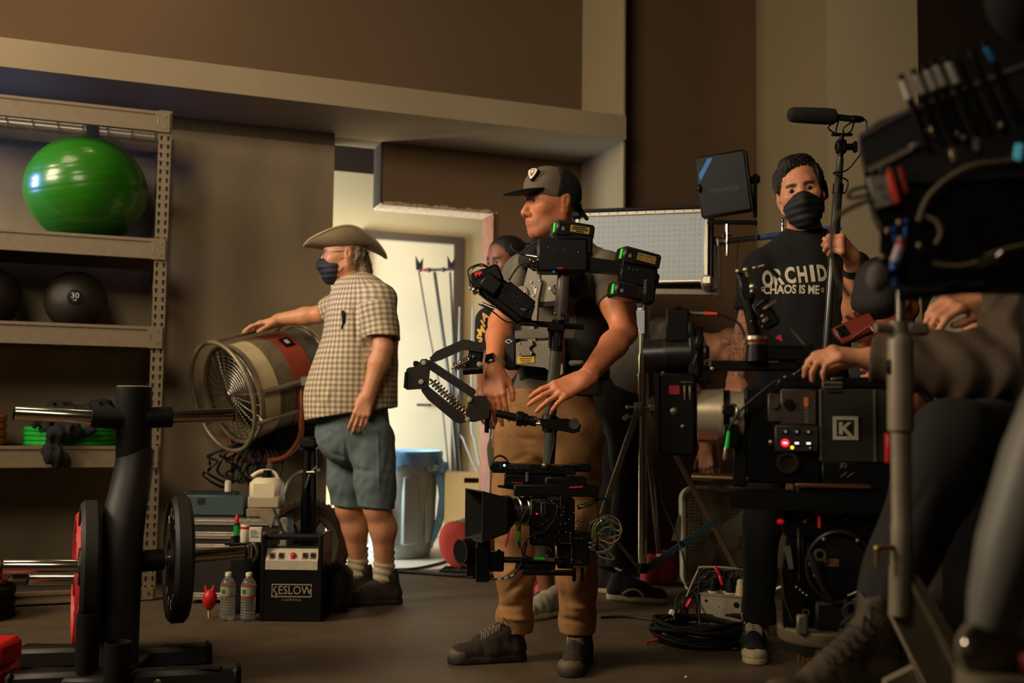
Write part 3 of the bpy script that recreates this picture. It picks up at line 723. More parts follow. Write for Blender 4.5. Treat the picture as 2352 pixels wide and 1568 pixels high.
# ---- red rubber dust blower, nozzle down, leaning on the case
q=Q(480,1396,4.66);bl=thing('rubber_blower','red rubber dust blower standing nozzle down on the floor','blower',V((q.x,4.66,0)))
mb=MB();mb.l([(.001,.034),(.010,.036),(.024,.052),(.0325,.078),(.030,.100),(.020,.116),(.013,.122),(.001,.122)],(q.x,4.66,0),(.02,0,1),28);obj('bulb',mb,K_RED,bl)
for s_ in(-1,1):
 mb=MB();mb.rings([((q.x+s_*.010,4.66,.112),.009),((q.x+s_*.017,4.66,.130),.007),((q.x+s_*.019,4.66,.142),.003)],10);obj('fin',mb,K_RED,bl)
mb=MB();mb.rings([((q.x+.001,4.66,.036),.0075),((q.x+.001,4.66,.0),.004)],14);obj('nozzle',mb,mat('cream_plastic',(200,172,120),0.5),bl)
# ---- block battery case with lettering
DK=4.60;P_=pf(668,1412,DK);kk=DK/FPX;ok=V((Q(668,1412,DK).x,DK+.12,0))
kc=thing('battery_case','black handled battery case lettered KESLOW CAMERA on the floor','case',ok)
fz=Q(668,1412,DK).z
def kp(y):return max(Q(668,y,DK).z,0)
xl,xr=Q(598,1300,DK).x,Q(741,1300,DK).x
mb=MB();mb.b((xl,DK+.002,0.0),(xr,DK+.24,kp(1306)),.004);mb.b((xl,DK+.04,kp(1312)),(xr,DK+.24,kp(1262)-.012),.004);mb.b((xl,DK,0),(xl+.022,DK+.24,kp(1228)),.005);mb.b((xr-.022,DK,0),(xr,DK+.24,kp(1228)),.005);kb=obj('case_body',mb,K_PLA,kc)
mb=MB();mb.c((xl+.01,DK+.03,kp(1234)),(xr-.01,DK+.03,kp(1234)),.014);obj('handle',mb,K_RUB,kc)
mb=MB();zA,zB,zC_=kp(1262),kp(1287),kp(1308);xa,xb=xl+.022,xr-.022
mb.raw([(xa,DK+.028,zA),(xb,DK+.028,zA),(xb,DK-.002,zB),(xa,DK-.002,zB),(xb,DK-.002,zC_),(xa,DK-.002,zC_),(xa,DK+.05,zA),(xb,DK+.05,zA),(xa,DK+.05,zC_),(xb,DK+.05,zC_)],[(0,3,2,1),(3,5,4,2),(0,1,7,6),(0,6,8,5,3),(1,2,4,9,7),(5,8,9,4)])
pn=obj('connector_panel',mb,mat('grey_panel_paint',(186,176,152),0.45),kc,smooth=False)
un=V((0,-(zA-zB),.03)).normalized();
def onp(px,py,lift=.001):
 f=(zA-Q(px,py,DK).z)/(zA-zB);x=Q(px,py,DK).x;return V((x,DK+.028-.03*f,zA-(zA-zB)*f))+un*lift
for px in(624,645,700,718):
 c=onp(px,1277);mb=MB();mb.ob(c,(.026,.004,.030),pit=-math.degrees(math.atan2(.03,zA-zB)),bev=.001);so=obj('socket_plate',mb,mat('bronze_plate',(120,100,70),0.4,0.6),kc)
 mb=MB();mb.l([(.001,.006),(.007,.006),(.009,.008),(.010,0)],c,un,18);obj('socket',mb,K_PLA,so)
mb=MB();c=onp(672,1277);mb.l([(.001,.014),(.007,.014),(.009,.006),(.015,.004),(.015,0)],c,un,20);obj('red_button',mb,K_RED,kc)
mb=MB();x1,x2,z1,z2=Q(625,1300,DK).x,Q(717,1300,DK).x,kp(1341),kp(1371);yv=DK+.001;w=.0042
for a,b in(((x1,z2),(x2,z2+w)),((x1,z1-w),(x2,z1)),((x1,z2+w),(x1+w,z1-w)),((x2-w,z2+w),(x2,z1-w))):mb.b((a[0],yv-.0008,a[1]),(b[0],yv+.001,b[1]))
mb.tx('KESLOW',.050,((x1+x2)/2,yv-.0005,(z1+z2)/2),(1,0,0),(0,0,1),.006,.90)
mb.b((x1+.018,yv-.0008,z2-.004),(x1+.024,yv+.001,z2+.014))
mb.tx('C A M E R A',.0135,((x1+x2)/2,yv-.0005,z2-.012),(1,0,0),(0,0,1),.006,1.15)
obj('case_lettering',mb,mat('grey_print',(150,138,116),0.6),kb,label='framed grey lettering KESLOW CAMERA')
# soft black bag behind it
mb=MB();q=Q(765,1395,4.75);mb.ob((q.x+.012,4.86,.105),(.10,.2,.21),bev=.04);bg=obj('soft_bag',mb,K_MAT,None,label='soft black bag behind the lettered battery case',cat='bag')
mb=MB();mb.t([(q.x-.02,4.76,.18),(q.x+.01,4.73,.235),(q.x+.04,4.76,.20),(q.x+.05,4.80,.1)],.011,8,5);obj('bag_strap',mb,K_MAT,bg)
# ================================================================ HALL: BIN, PLY BOX, STANDS, CABLES
M_BIN=mat('grey_bin_plastic',(150,156,148),0.5,0,0.05,8)
M_LIN=mat('blue_bin_liner',(120,172,212),0.25,0,0.15,20,0.2,40,trans=0.15)
DBIN=6.80;q=Q(905,1266,DBIN);bc=V((q.x,DBIN,0));zr=Q(905,1040,DBIN).z
bn=thing('rubbish_bin','grey rubbish bin with a blue liner in the bright hall','bin',bc)
mb=MB();mb.l([(.001,.004),(.225,0),(.235,.02),(.262,zr*.5),(.278,zr-.04),(.288,zr-.035),(.288,zr),(.27,zr),(.25,.05),(.001,.04)],bc,UP,56);bb=obj('bin_body',mb,M_BIN,bn)
mb=MB()
for a in(-100,-62,-138,-25):
 d=V((math.cos(math.radians(a)),math.sin(math.radians(a)),0));sd=V((-d.y,d.x,0))
 mb.ob(bc+d*.258+UP*zr*.47,(.03,.115,zr*.66),yaw=a,bev=.012)
obj('bin_rib',mb,M_BIN,bb)
dh=V((.93,-.37,0));mb=MB();mb.ob(bc+dh*.30+UP*(zr-.085),(.055,.14,.035),yaw=math.degrees(math.atan2(dh.y,dh.x)),bev=.012);obj('side_handle',mb,M_BIN,bn)
mb=MB();nn=72;rings_=[]
rr=random.Random(5)
for h,rb_ in((-.12,.268),(-.01,.276),(.014,.288),(.018,.296),(.002,.302),(-.045,.300),(-.075,.301)):
 rings_.append([bc+V((math.cos(2*math.pi*k/nn),math.sin(2*math.pi*k/nn),0))*(rb_+.004*math.sin(k*2.1+h*70)+rr.uniform(-.002,.002))+UP*(zr+h+(.018*math.sin(k*.9)*(h<-.02)*(h>-.1))-(.05 if(h<-.02 and h>-.1 and abs(k-69)<6)else 0))for k in range(nn)])
mb.raw([p for r in rings_ for p in r],[(i*nn+k,i*nn+(k+1)%nn,(i+1)*nn+(k+1)%nn,(i+1)*nn+k)for i in range(len(rings_)-1)for k in range(nn)])
ln=obj('bin_liner',mb,M_LIN,bn,sharp=60)
kn=bc+dh*.335+UP*(zr-.085)
mb=MB();mb.s(kn,(.038,.03,.034),14,8);mb.s(kn+V((.02,0,.02)),(.022,.02,.02),10,6);mb.rings([(bc+dh*.29+UP*(zr+.0),.03),(kn+V((-.01,0,.012)),.026)],10);obj('liner_knot',mb,M_LIN,ln)
mb=MB();P=[]
for i,(px,py,w,dy)in enumerate(((1008,1072,9,0),(1016,1100,13,-.01),(1019,1140,11,.0),(1014,1180,11,.012),(1004,1215,9,.0),(994,1245,5,-.006),(990,1258,2,0))):
 a=Q(px-w,py,kn.y+dy);b=Q(px+w,py-2,kn.y+dy+.02);m_=(a+b)/2+V((0,-.02,0));bk=(a+b)/2+V((0,.012,0));P+=[a,m_,b,bk]
mb.raw(P,[(i*4+j,i*4+(j+1)%4,(i+1)*4+(j+1)%4,(i+1)*4+j)for i in range(6)for j in range(4)]+[(3,2,1,0),(24,25,26,27)])
obj('liner_tail',mb,M_LIN,ln,sharp=50)
# plywood box on end
M_PLY=mat('birch_plywood',(216,180,116),0.55,0,0.07,5,0.02,80)
DP=6.62;x0_,x1_=Q(1020,1200,DP).x,Q(1020,1200,DP).x+.305;zt2=Q(1060,1086,DP).z
pb=thing('plywood_box','birch plywood box standing on end behind the orange cable reel','box',V(((x0_+x1_)/2,DP+.1,0)))
sx0,sx1,sz0,sz1=Q(1066,1100,DP).x,Q(1066,1100,DP).x+.13,Q(1080,1109,DP).z,Q(1080,1097,DP).z
mb=MB()
for a,b in(((x0_,0),(x1_,sz0)),((x0_,sz1),(x1_,zt2)),((x0_,sz0),(sx0,sz1)),((sx1,sz0),(x1_,sz1))):mb.b((a[0],DP,a[1]),(b[0],DP+.018,b[1]))
obj('front_panel',mb,M_PLY,pb)
mb=MB();mb.b((x0_,DP+.018,0),(x0_+.018,DP+.2,zt2));obj('side_panel',mb,M_PLY,pb);mb=MB();mb.b((x1_-.018,DP+.018,0),(x1_,DP+.2,zt2));obj('side_panel',mb,M_PLY,pb)
mb=MB();mb.b((x0_+.018,DP+.018,zt2-.018),(x1_-.018,DP+.2,zt2));obj('end_panel',mb,M_PLY,pb);mb=MB();mb.b((x0_+.018,DP+.18,0),(x1_-.018,DP+.2,zt2-.018));obj('rear_panel',mb,M_PLY,pb)
# orange cable reel
M_REEL=mat('orange_red_plastic',(138,34,14),0.8,0,0.08,20,spec=.15)
DR=6.12;rc=Q(1062,1250,DR);ra=V((.62,.78,.10)).normalized();R_=.135
rc.z=R_+.03
rl=thing('cable_reel','round orange red cable reel on the floor behind the camera rig','reel',V((rc.x,rc.y,0)))
for s_,nm in((-.055,'front_flange'),(.055,'rear_flange')):
 mb=MB();mb.l([(.001,-.012),(R_*.5,-.014),(R_-.01,-.008),(R_,0),(R_-.01,.008),(.001,.008)],rc+ra*s_,ra,48);obj(nm,mb,M_REEL,rl)
mb=MB();mb.l([(R_*.86,-.045),(R_*.9,-.02),(R_*.9,.02),(R_*.86,.045)],rc,ra,40);obj('cable_winding',mb,M_REEL,rl,label='orange cable wound on the drum')
for s_ in(-.042,-.0,.040):
 mb=MB();u,w=perp(ra);mb.t([rc+ra*s_+(u*math.cos(a)+w*math.sin(a))*R_*(.93 if s_ else .925)for a in[j*math.pi/20 for j in range(40)]],.0075,6,0,True);obj('edge_seam',mb,K_CBL,rl)
mb=MB();mb.t([rc+V((-.12,-.05,-R_-.02)),rc+V((.12,-.08,-R_-.02)),rc+V((.14,.08,-R_-.02)),rc+V((-.1,.1,-R_-.02)),rc+V((-.12,-.05,-R_-.02))],.009,8,0);mb.t([rc+V((0,-.06,-R_-.02)),rc+V((0,-.07,0))],.008,8);mb.t([rc+V((0,.08,-R_-.02)),rc+V((0,.075,0))],.008,8);obj('reel_stand',mb,K_BLK,rl)
# floor cables in the hall mouth
def floor_cable(pts,r,label,m=K_CBL,name='floor_cable',sm=6):
 P=[]
 for px,py in pts:
  d=5.0
  for _ in range(12):d=d*(1+(Q(px,py,d).z-r*.9)*.9/HC)
  p=Q(px,py,d);P.append(V((p.x,p.y,r)))
 mb=MB();mb.t(P,r,7,sm);return obj(name,mb,m,None,label=label,cat='cable')
floor_cable([(905,1308),(950,1306),(1000,1296),(1040,1283),(1075,1268)],.008,'thin black cable curving to the orange reel across the hall floor')
floor_cable([(915,1312),(980,1316),(1060,1322),(1140,1322),(1230,1322)],.011,'thick black cable along the edge of the gym floor')
# light stands leaning by the hall door
M_STD=mat('dark_stand_metal',(58,56,52),0.4,0.5,0.1,30)
DS=7.25
st=thing('light_stand','thin dark stands with forked heads leaning at the hall door','stand',V((Q(1062,1200,DS-.2).x,DS-.2,0)))
def fl(px,d):p=Q(px,1200,d);return V((p.x,d,.01))
mb=MB();mb.t([Q(998,625,DS+.2),Q(1030,860,DS+.1),fl(1066,DS-.1)],.012,8);obj('stand_pole',mb,M_STD,st)
mb=MB();mb.t([Q(962,622,DS+.2),Q(985,760,DS+.15),Q(1012,900,DS+.1),fl(1050,DS)],.006,8);obj('thin_rod',mb,M_STD,st)
mb=MB();mb.t([Q(1034,625,DS+.2),Q(1042,800,DS+.1),fl(1072,DS-.02)],.008,8);obj('thin_rod',mb,M_STD,st)
mb=MB();mb.t([Q(962,620,DS+.2),Q(1040,618,DS+.2)],.011,8);mb.s(Q(985,620,DS+.19),.018,10,8);mb.s(Q(1018,619,DS+.19),.018,10,8);obj('cross_bar',mb,M_STD,st)
for px in(963,1036):
 mb=MB(M=pf(px,605,DS+.2));mb.pr([(px-9,586),(px+1,604),(px+9,592),(px+8,620),(px-7,620)],-3,3);obj('fork_head',mb,K_PLA,st)
mb=MB();mb.s(Q(974,620,DS+.185),.012,10,8);obj('red_knob',mb,K_RED,st)
for i,pts in enumerate((((1052,960),(1065,1010),(1085,1060),(1100,1100)),((1082,960),(1090,1010),(1100,1060),(1110,1100)))):
 P=[Q(a,b,DS+.25)for a,b in pts];P=[V((P[0].x,P[0].y,P[0].z+.8))]+P+[V((P[-1].x+.03,P[-1].y-.05,.006))]
 mb=MB();mb.t(P,.006,7,5);obj('hall_cable',mb,mat('pale_grey_cable',(150,150,146),0.5),None,label='pale grey cable hanging by the timber jamb, %s of two'%('left' if i==0 else 'right'),cat='cable',group='pale cables hanging in the hall')
 # ================================================================ SMOOTH BODIES: distance field -> surface nets
f32=np.float32
def unit(v):v=V(v);return v.normalized()if v.length>1e-9 else V((0,0,1))
class Field:
 def __init__(s,lo,hi,h):
  s.h=h;s.lo=np.array(lo,f32);s.n=np.maximum(np.ceil((np.array(hi)-np.array(lo))/h).astype(int)+1,3)
  s.F=np.full(s.n,0.25,f32);s.ops=[]
 def win(s,lo,hi):
  a=np.clip(np.floor((np.array(lo)-s.lo)/s.h).astype(int),0,s.n-1);b=np.clip(np.ceil((np.array(hi)-s.lo)/s.h).astype(int)+1,1,s.n)
  if np.any(b<=a):return None,None
  ax_=[(s.lo[i]+s.h*np.arange(a[i],b[i])).astype(f32)for i in range(3)]
  return(slice(a[0],b[0]),slice(a[1],b[1]),slice(a[2],b[2])),(ax_[0][:,None,None],ax_[1][None,:,None],ax_[2][None,None,:])
 def put(s,sl,d,k,mode='add'):
  A_=s.F[sl];k=max(k,1e-5)
  if mode=='add':h_=np.clip(0.5+0.5*(A_-d)/k,0,1);s.F[sl]=A_*(1-h_)+d*h_-k*h_*(1-h_)
  else:
   h_=np.clip(0.5-0.5*(A_+d)/k,0,1);s.F[sl]=A_*(1-h_)-d*h_+k*h_*(1-h_)
 def seg(s,a,b,ra,rb,k=.02,ax=None,fa=1.0,fb=None,mode='add'):
  """tapered capsule; along unit axis ax the section is squashed to ratio fa..fb"""
  a,b=V(a),V(b);fb=fa if fb is None else fb;R=max(ra,rb)*max(1,fa,fb)+k+.012
  sl,X=s.win([min(a[i],b[i])-R for i in range(3)],[max(a[i],b[i])+R for i in range(3)])
  if sl is None:return s
  ab=b-a;L2=max(ab.length_squared,1e-9);P=[X[i]-a[i]for i in range(3)]
  t=np.clip((P[0]*ab[0]+P[1]*ab[1]+P[2]*ab[2])/L2,0,1)
  D=[P[i]-ab[i]*t for i in range(3)];r=ra+(rb-ra)*t
  if ax is not None:
   f=fa+(fb-fa)*t;c=D[0]*ax[0]+D[1]*ax[1]+D[2]*ax[2];g=c*(1/f-1)
   D=[D[i]+ax[i]*g for i in range(3)]
   d=(np.sqrt(D[0]**2+D[1]**2+D[2]**2)-r)*np.minimum(1,f)**.5
  else:d=np.sqrt(D[0]**2+D[1]**2+D[2]**2)-r
  s.put(sl,d.astype(f32),k,mode);return s
 def chain(s,pts,k=.02,ax=None):
  """pts: (pos, r) or (pos, r, f)"""
  for p,q in zip(pts[:-1],pts[1:]):s.seg(p[0],q[0],p[1],q[1],k,ax,p[2]if len(p)>2 else 1,q[2]if len(q)>2 else 1)
  return s
 def ell(s,c,r,k=.02,R=None,mode='add'):
  c=V(c);m=max(r)+k+.012;sl,X=s.win([c[i]-m for i in range(3)],[c[i]+m for i in range(3)])
  if sl is None:return s
  P=[X[i]-c[i]for i in range(3)]
  if R is not None:P=[P[0]*R[0][i]+P[1]*R[1][i]+P[2]*R[2][i]for i in range(3)]
  k0=np.sqrt((P[0]/r[0])**2+(P[1]/r[1])**2+(P[2]/r[2])**2);k1=np.sqrt((P[0]/r[0]**2)**2+(P[1]/r[1]**2)**2+(P[2]/r[2]**2)**2)
  s.put(sl,(k0*(k0-1)/np.maximum(k1,1e-6)).astype(f32),k,mode);return s
 def box(s,c,hsz,rad,k=.01,R=None,mode='add'):
  c=V(c);m=V(hsz).length+rad+k+.012;sl,X=s.win([c[i]-m for i in range(3)],[c[i]+m for i in range(3)])
  if sl is None:return s
  P=[X[i]-c[i]for i in range(3)]
  if R is not None:P=[P[0]*R[0][i]+P[1]*R[1][i]+P[2]*R[2][i]for i in range(3)]
  q=[np.abs(P[i])-hsz[i]+rad for i in range(3)]
  d=np.sqrt(sum(np.maximum(a,0)**2 for a in q))+np.minimum(np.maximum(q[0],np.maximum(q[1],q[2])),0)-rad
  s.put(sl,d.astype(f32),k,mode);return s
 def grid(s):return[(s.lo[i]+s.h*np.arange(s.n[i])).astype(f32).reshape([-1 if j==i else 1 for j in range(3)])for i in range(3)]
 def plane(s,p,nrm,region=None):
  """keep the side where (x-p).nrm < 0; region=(centre, radius) limits the cut"""
  p,nrm=V(p),unit(nrm)
  if region:sl,X=s.win([region[0][i]-region[1]for i in range(3)],[region[0][i]+region[1]for i in range(3)])
  else:sl,X=(slice(None),)*3,s.grid()
  if sl is None:return s
  d=(X[0]-p[0])*nrm[0]+(X[1]-p[1])*nrm[1]+(X[2]-p[2])*nrm[2]
  if region:d=np.where((X[0]-region[0][0])**2+(X[1]-region[0][1])**2+(X[2]-region[0][2])**2<region[1]**2,d,-1)
  s.F[sl]=np.maximum(s.F[sl],d.astype(f32));return s
 def hem(s,p,nrm,region,depth=.05,th=.011):
  """cut and hollow out a cuff or hem"""
  p,nrm=V(p),unit(nrm);c,R=V(region[0]),region[1]
  sl,X=s.win([c[i]-R for i in range(3)],[c[i]+R for i in range(3)])
  if sl is None:return s
  d=((X[0]-p[0])*nrm[0]+(X[1]-p[1])*nrm[1]+(X[2]-p[2])*nrm[2]).astype(f32)
  ins=((X[0]-c[0])**2+(X[1]-c[1])**2+(X[2]-c[2])**2)<R*R
  A_=s.F[sl];hol=np.minimum(-(A_+th),d+depth)
  s.F[sl]=np.where(ins,np.maximum(np.maximum(A_,d),hol),A_);return s
 def like(s):
  q=Field.__new__(Field);q.h,q.lo,q.n=s.h,s.lo,s.n;q.F=np.full(s.n,0.25,f32);return q
 def merge(s,o,k=.02):
  s.put((slice(None),)*3,o.F,k);return s
 def wrinkle(s,fn,band=.03):
  m=np.abs(s.F)<band;I=np.nonzero(m);P=[s.lo[i]+s.h*I[i].astype(f32)for i in range(3)]
  s.F[m]+=fn(P[0],P[1],P[2]).astype(f32);return s
 def mesh(s):
  F=s.F;n=s.n;I=F<0
  F[0],F[-1],F[:,0],F[:,-1],F[:,:,0],F[:,:,-1]=.1,.1,.1,.1,.1,.1;I=F<0
  cnt=np.zeros([q-1 for q in n],np.int8);off=[(a,b,c)for a in(0,1)for b in(0,1)for c in(0,1)]
  for a,b,c in off:cnt+=I[a:n[0]-1+a,b:n[1]-1+b,c:n[2]-1+c]
  ci=np.nonzero((cnt>0)&(cnt<8));M_=len(ci[0])
  idx=np.full(cnt.shape,-1,np.int32);idx[ci]=np.arange(M_,dtype=np.int32)
  val={o_:F[ci[0]+o_[0],ci[1]+o_[1],ci[2]+o_[2]]for o_ in off}
  acc=np.zeros((M_,3),f32);num=np.zeros(M_,f32)
  for o_ in off:
   for ax_ in range(3):
    if o_[ax_]:continue
    q=list(o_);q[ax_]=1;q=tuple(q);va,vb=val[o_],val[q];mk=(va<0)!=(vb<0)
    t=np.where(mk,va/np.where(mk,va-vb,1),0)
    for j in range(3):acc[:,j]+=np.where(mk,o_[j]+(t if j==ax_ else 0),0)
    num+=mk
  vtx=s.lo+s.h*(np.stack(ci,1)+acc/num[:,None])
  fs=[]
  for ax_ in range(3):
   b,c=(ax_+1)%3,(ax_+2)%3
   lo_=[slice(1,-1)]*3;lo_[ax_]=slice(0,-1);hi_=[slice(1,-1)]*3;hi_[ax_]=slice(1,None)
   A_,B_=I[tuple(lo_)],I[tuple(hi_)];E=np.nonzero(A_!=B_);inside=A_[E]
   P=[E[0]+(0 if ax_==0 else 1),E[1]+(0 if ax_==1 else 1),E[2]+(0 if ax_==2 else 1)]
   def at(db,dc):q=[P[0].copy(),P[1].copy(),P[2].copy()];q[b]+=db;q[c]+=dc;return idx[q[0],q[1],q[2]]
   Qd=np.stack([at(-1,-1),at(0,-1),at(0,0),at(-1,0)],1);Qd[~inside]=Qd[~inside][:,::-1];fs.append(Qd)
  return vtx,np.concatenate(fs)
def fobj(name,fld,mats,parent=None,smooth_it=1,colfn=None,matfn=None,attrs=None,org=None,**kw):
 v,f=fld.mesh()
 if smooth_it:
  e_=np.concatenate([f[:,[0,1]],f[:,[1,2]],f[:,[2,3]],f[:,[3,0]]]);e_=np.concatenate([e_,e_[:,::-1]])
  for _ in range(smooth_it):
   sm=np.zeros_like(v);ct=np.zeros(len(v),f32);np.add.at(sm,e_[:,0],v[e_[:,1]]);np.add.at(ct,e_[:,0],1)
   v=v*.5+.5*sm/np.maximum(ct,1)[:,None]
 lo,hi=v.min(0),v.max(0);o_=np.array([(lo[0]+hi[0])/2,(lo[1]+hi[1])/2,lo[2]if parent is None else(lo[2]+hi[2])/2])if org is None else np.array(org)
 me=bpy.data.meshes.new(name);me.vertices.add(len(v));me.vertices.foreach_set('co',(v-o_).astype(f32).ravel())
 me.loops.add(len(f)*4);me.loops.foreach_set('vertex_index',f.astype(np.int32).ravel());me.polygons.add(len(f))
 me.polygons.foreach_set('loop_start',np.arange(len(f),dtype=np.int32)*4)
 me.update(calc_edges=True);me.polygons.foreach_set('use_smooth',np.ones(len(f),bool))
 if matfn is not None:me.polygons.foreach_set('material_index',matfn(v[f].mean(1)).astype(np.int32))
 if colfn is not None:
  a=me.attributes.new('Col','FLOAT_COLOR','POINT');c=colfn(v);a.data.foreach_set('color',np.concatenate([c,np.ones((len(c),1))],1).astype(f32).ravel())
 if attrs:
  for nm,fn in attrs.items():a=me.attributes.new(nm,'FLOAT_VECTOR','POINT');a.data.foreach_set('vector',fn(v).astype(f32).ravel())
 me.validate();ob=link_mesh(name,me,mats,parent,V([float(q)for q in o_]));setp(ob,**kw);return ob
def folds(amp,sc,seed,stretch=(1,1,1),axis=None):
 """soft cloth creases: warped ridged sines"""
 r=np.random.RandomState(seed);K=[(r.normal(size=3)/np.array(stretch))*sc for _ in range(5)];ph=r.uniform(0,6.28,5);K2=[r.normal(size=3)*sc*.35 for _ in range(3)]
 def fn(x,y,z):
  w=sum(np.sin(k[0]*x+k[1]*y+k[2]*z+p)for k,p in zip(K2,ph))*.9
  return sum(np.sin(k[0]*x+k[1]*y+k[2]*z+p+w)for k,p in zip(K,ph))*amp/2.2
 return fn
def creases(lines):
 """lines: (a, b, width, depth) grooves/ridges along segments (depth>0 = groove)"""
 def fn(x,y,z):
  t_=0
  for a,b,w,dp_ in lines:
   a,b=V(a),V(b);ab=b-a;L2=ab.length_squared;px,py,pz=x-a[0],y-a[1],z-a[2]
   t=np.clip((px*ab[0]+py*ab[1]+pz*ab[2])/L2,0,1);d2=(px-ab[0]*t)**2+(pz-ab[2]*t)**2;dy2=(py-ab[1]*t)**2
   t_=t_+dp_*.75*np.exp(-d2/(w*w)-dy2/.0110)*np.clip(4*t*(1-t)+.15,0,1)
  return t_
 return fn
 # ---------------------------------------------------------------- head, hand, shoe
class Fr:
 """local frame: f forward, l left, u up"""
 def __init__(s,o,f,u=(0,0,1)):
  s.o=V(o);s.f=unit(f);u=V(u);s.u=unit(u-s.f*u.dot(s.f));s.l=s.u.cross(s.f)
  s.R=Matrix((s.f,s.l,s.u)).transposed()
 def p(s,f,l,u):return s.o+s.f*f+s.l*l+s.u*u
 def loc(s,v):
  d=v-np.array(s.o,f32);return d@np.array(s.f),d@np.array(s.l),d@np.array(s.u)
def head(F,H,s=1.0,face=True,ears=(1,-1),jaw=1.0,lid=.0078,low=.0082):
 p=lambda a,b,c:H.p(a*s,b*s,c*s);R=H.R
 E=lambda c,r,k=.02,mode='add',RR=None:F.ell(p(*c),[q*s for q in r],k*s,RR or R,mode)
 E((-.012,0,.042),(.098,.076,.084));E((.012,0,.005),(.082,.069,.10),.03);E((.030,0,-.045),(.056,.056*jaw,.075),.03)
 E((.066,0,-.100),(.022,.024,.019),.03)
 for q in(1,-1):
  F.seg(p(-.005,q*.056*jaw,-.055),p(.058,q*.020,-.100),.016*s,.014*s,.03*s)
  E((.060,q*.042,-.018),(.026,.024,.022),.025)
  if q in ears:
   Re=R@Matrix.Rotation(math.radians(-14),3,'Y')@Matrix.Rotation(q*math.radians(-22),3,'Z').transposed()
   E((-.014,q*.077,-.004),(.021,.0075,.034),.008,'add',Re);E((-.013,q*.072,-.030),(.011,.009,.012),.008)
   E((-.007,q*.088,.004),(.012,.0085,.021),.004,'sub',Re);F.seg(p(-.012,q*.080,-.014),p(.002,q*.078,.004),.0035*s,.003*s,.004*s)
 if face:
  F.seg(p(.078,-.030,.024),p(.078,.030,.024),.011*s,.011*s,.022*s)
  for q in(1,-1):
   E((.090,q*.031,.004),(.016,.017,.0105),.012,'sub')
   E((.0735,q*.031,.003),(.0135,.0155,.0125),.003)
   F.seg(p(.0855,q*.018,lid),p(.0815,q*.043,lid-.0006),.0045*s,.0045*s,.005*s);F.seg(p(.087,q*.031,lid+.004),p(.081,q*.044,lid),.004*s,.004*s,.005*s)
   F.seg(p(.084,q*.020,-low),p(.079,q*.042,-low+.001),.004*s,.004*s,.006*s)
  F.seg(p(.086,0,.012),p(.112,0,-.036),.0085*s,.0115*s,.014*s)
  E((.110,0,-.040),(.0115,.0120,.0105),.008)
  for q in(1,-1):E((.098,q*.013,-.044),(.012,.0085,.009),.007);E((.103,q*.0075,-.0535),(.006,.004,.004),.003,'sub')
  E((.078,0,-.068),(.018,.028,.020),.02)
  E((.0925,0,-.0665),(.0085,.021,.0055),.006);E((.091,0,-.0775),(.0085,.018,.0060),.006)
  F.seg(p(.101,-.018,-.0718),p(.101,.018,-.0718),.0016*s,.0016*s,.004*s,mode='sub')
 return F
def skin_col(base,H,s=1.0,lip=(150,84,70),brow=None,stub=None,more=None,lipw=.85,bu=.025):
 b=np.array(lin(base));lp=np.array(lin(lip));bw=np.array(lin(brow))if brow else None;sb=np.array(lin(stub))if stub else None
 def fn(v):
  c=np.tile(b,(len(v),1))
  if H is not None:
   f,l,u=[q/s for q in H.loc(v)];al=np.abs(l)
   mixin=lambda c,w,col:c*(1-w[:,None])+col*w[:,None]
   near=(np.abs(u)<.16)&(np.abs(f)<.2)&(al<.12)
   if sb is not None:w=np.clip((-u-.035)/.03,0,1)*np.clip((f-.0)/.03,0,1)*near*.45;c=mixin(c,w,sb)
   w=np.exp(-((u+.0722)/.0075)**2-(al/.019)**4)*(f>.085)*near*lipw;c=mixin(c,w,lp)
   if bw is not None:w=np.clip(1.25-((u-bu+(al-.03)*.12*np.sign(al-.03))/.0074)**2,0,1)*np.clip((al-.009)/.004,0,1)*np.clip((.052-al)/.006,0,1)*(f>.05)*near*.9;c=mixin(c,w,bw)
  if more:c=more(v,c)
  return c
 return fn
def eyes(parent,H,s=1.0,gaze=0.0,iris=(60,52,40),white=(196,188,176)):
 mw=mat('eye_white_%d'%white[0],white,0.25,0,0.02);mi=mat('iris_%d_%d'%(iris[0],iris[2]),iris,0.15,0,0.02);mp=mat('pupil',(8,7,6),0.1)
 for q in(1,-1):
  c=H.p(.0782*s,q*.031*s,.0018*s);mb=MB();mb.s(c,.0128*s,20,14)
  d=unit(H.f+H.l*gaze);mb.m=1;mb.l([(.0068*s,.0114*s),(.0058*s,.0128*s),(.001,.0134*s)],c,d,18);mb.m=2;mb.l([(.0030*s,.0131*s),(.0024*s,.0137*s),(.0005,.0138*s)],c,d,14)
  obj('eye',mb,[mw,mi,mp],parent,sharp=80)
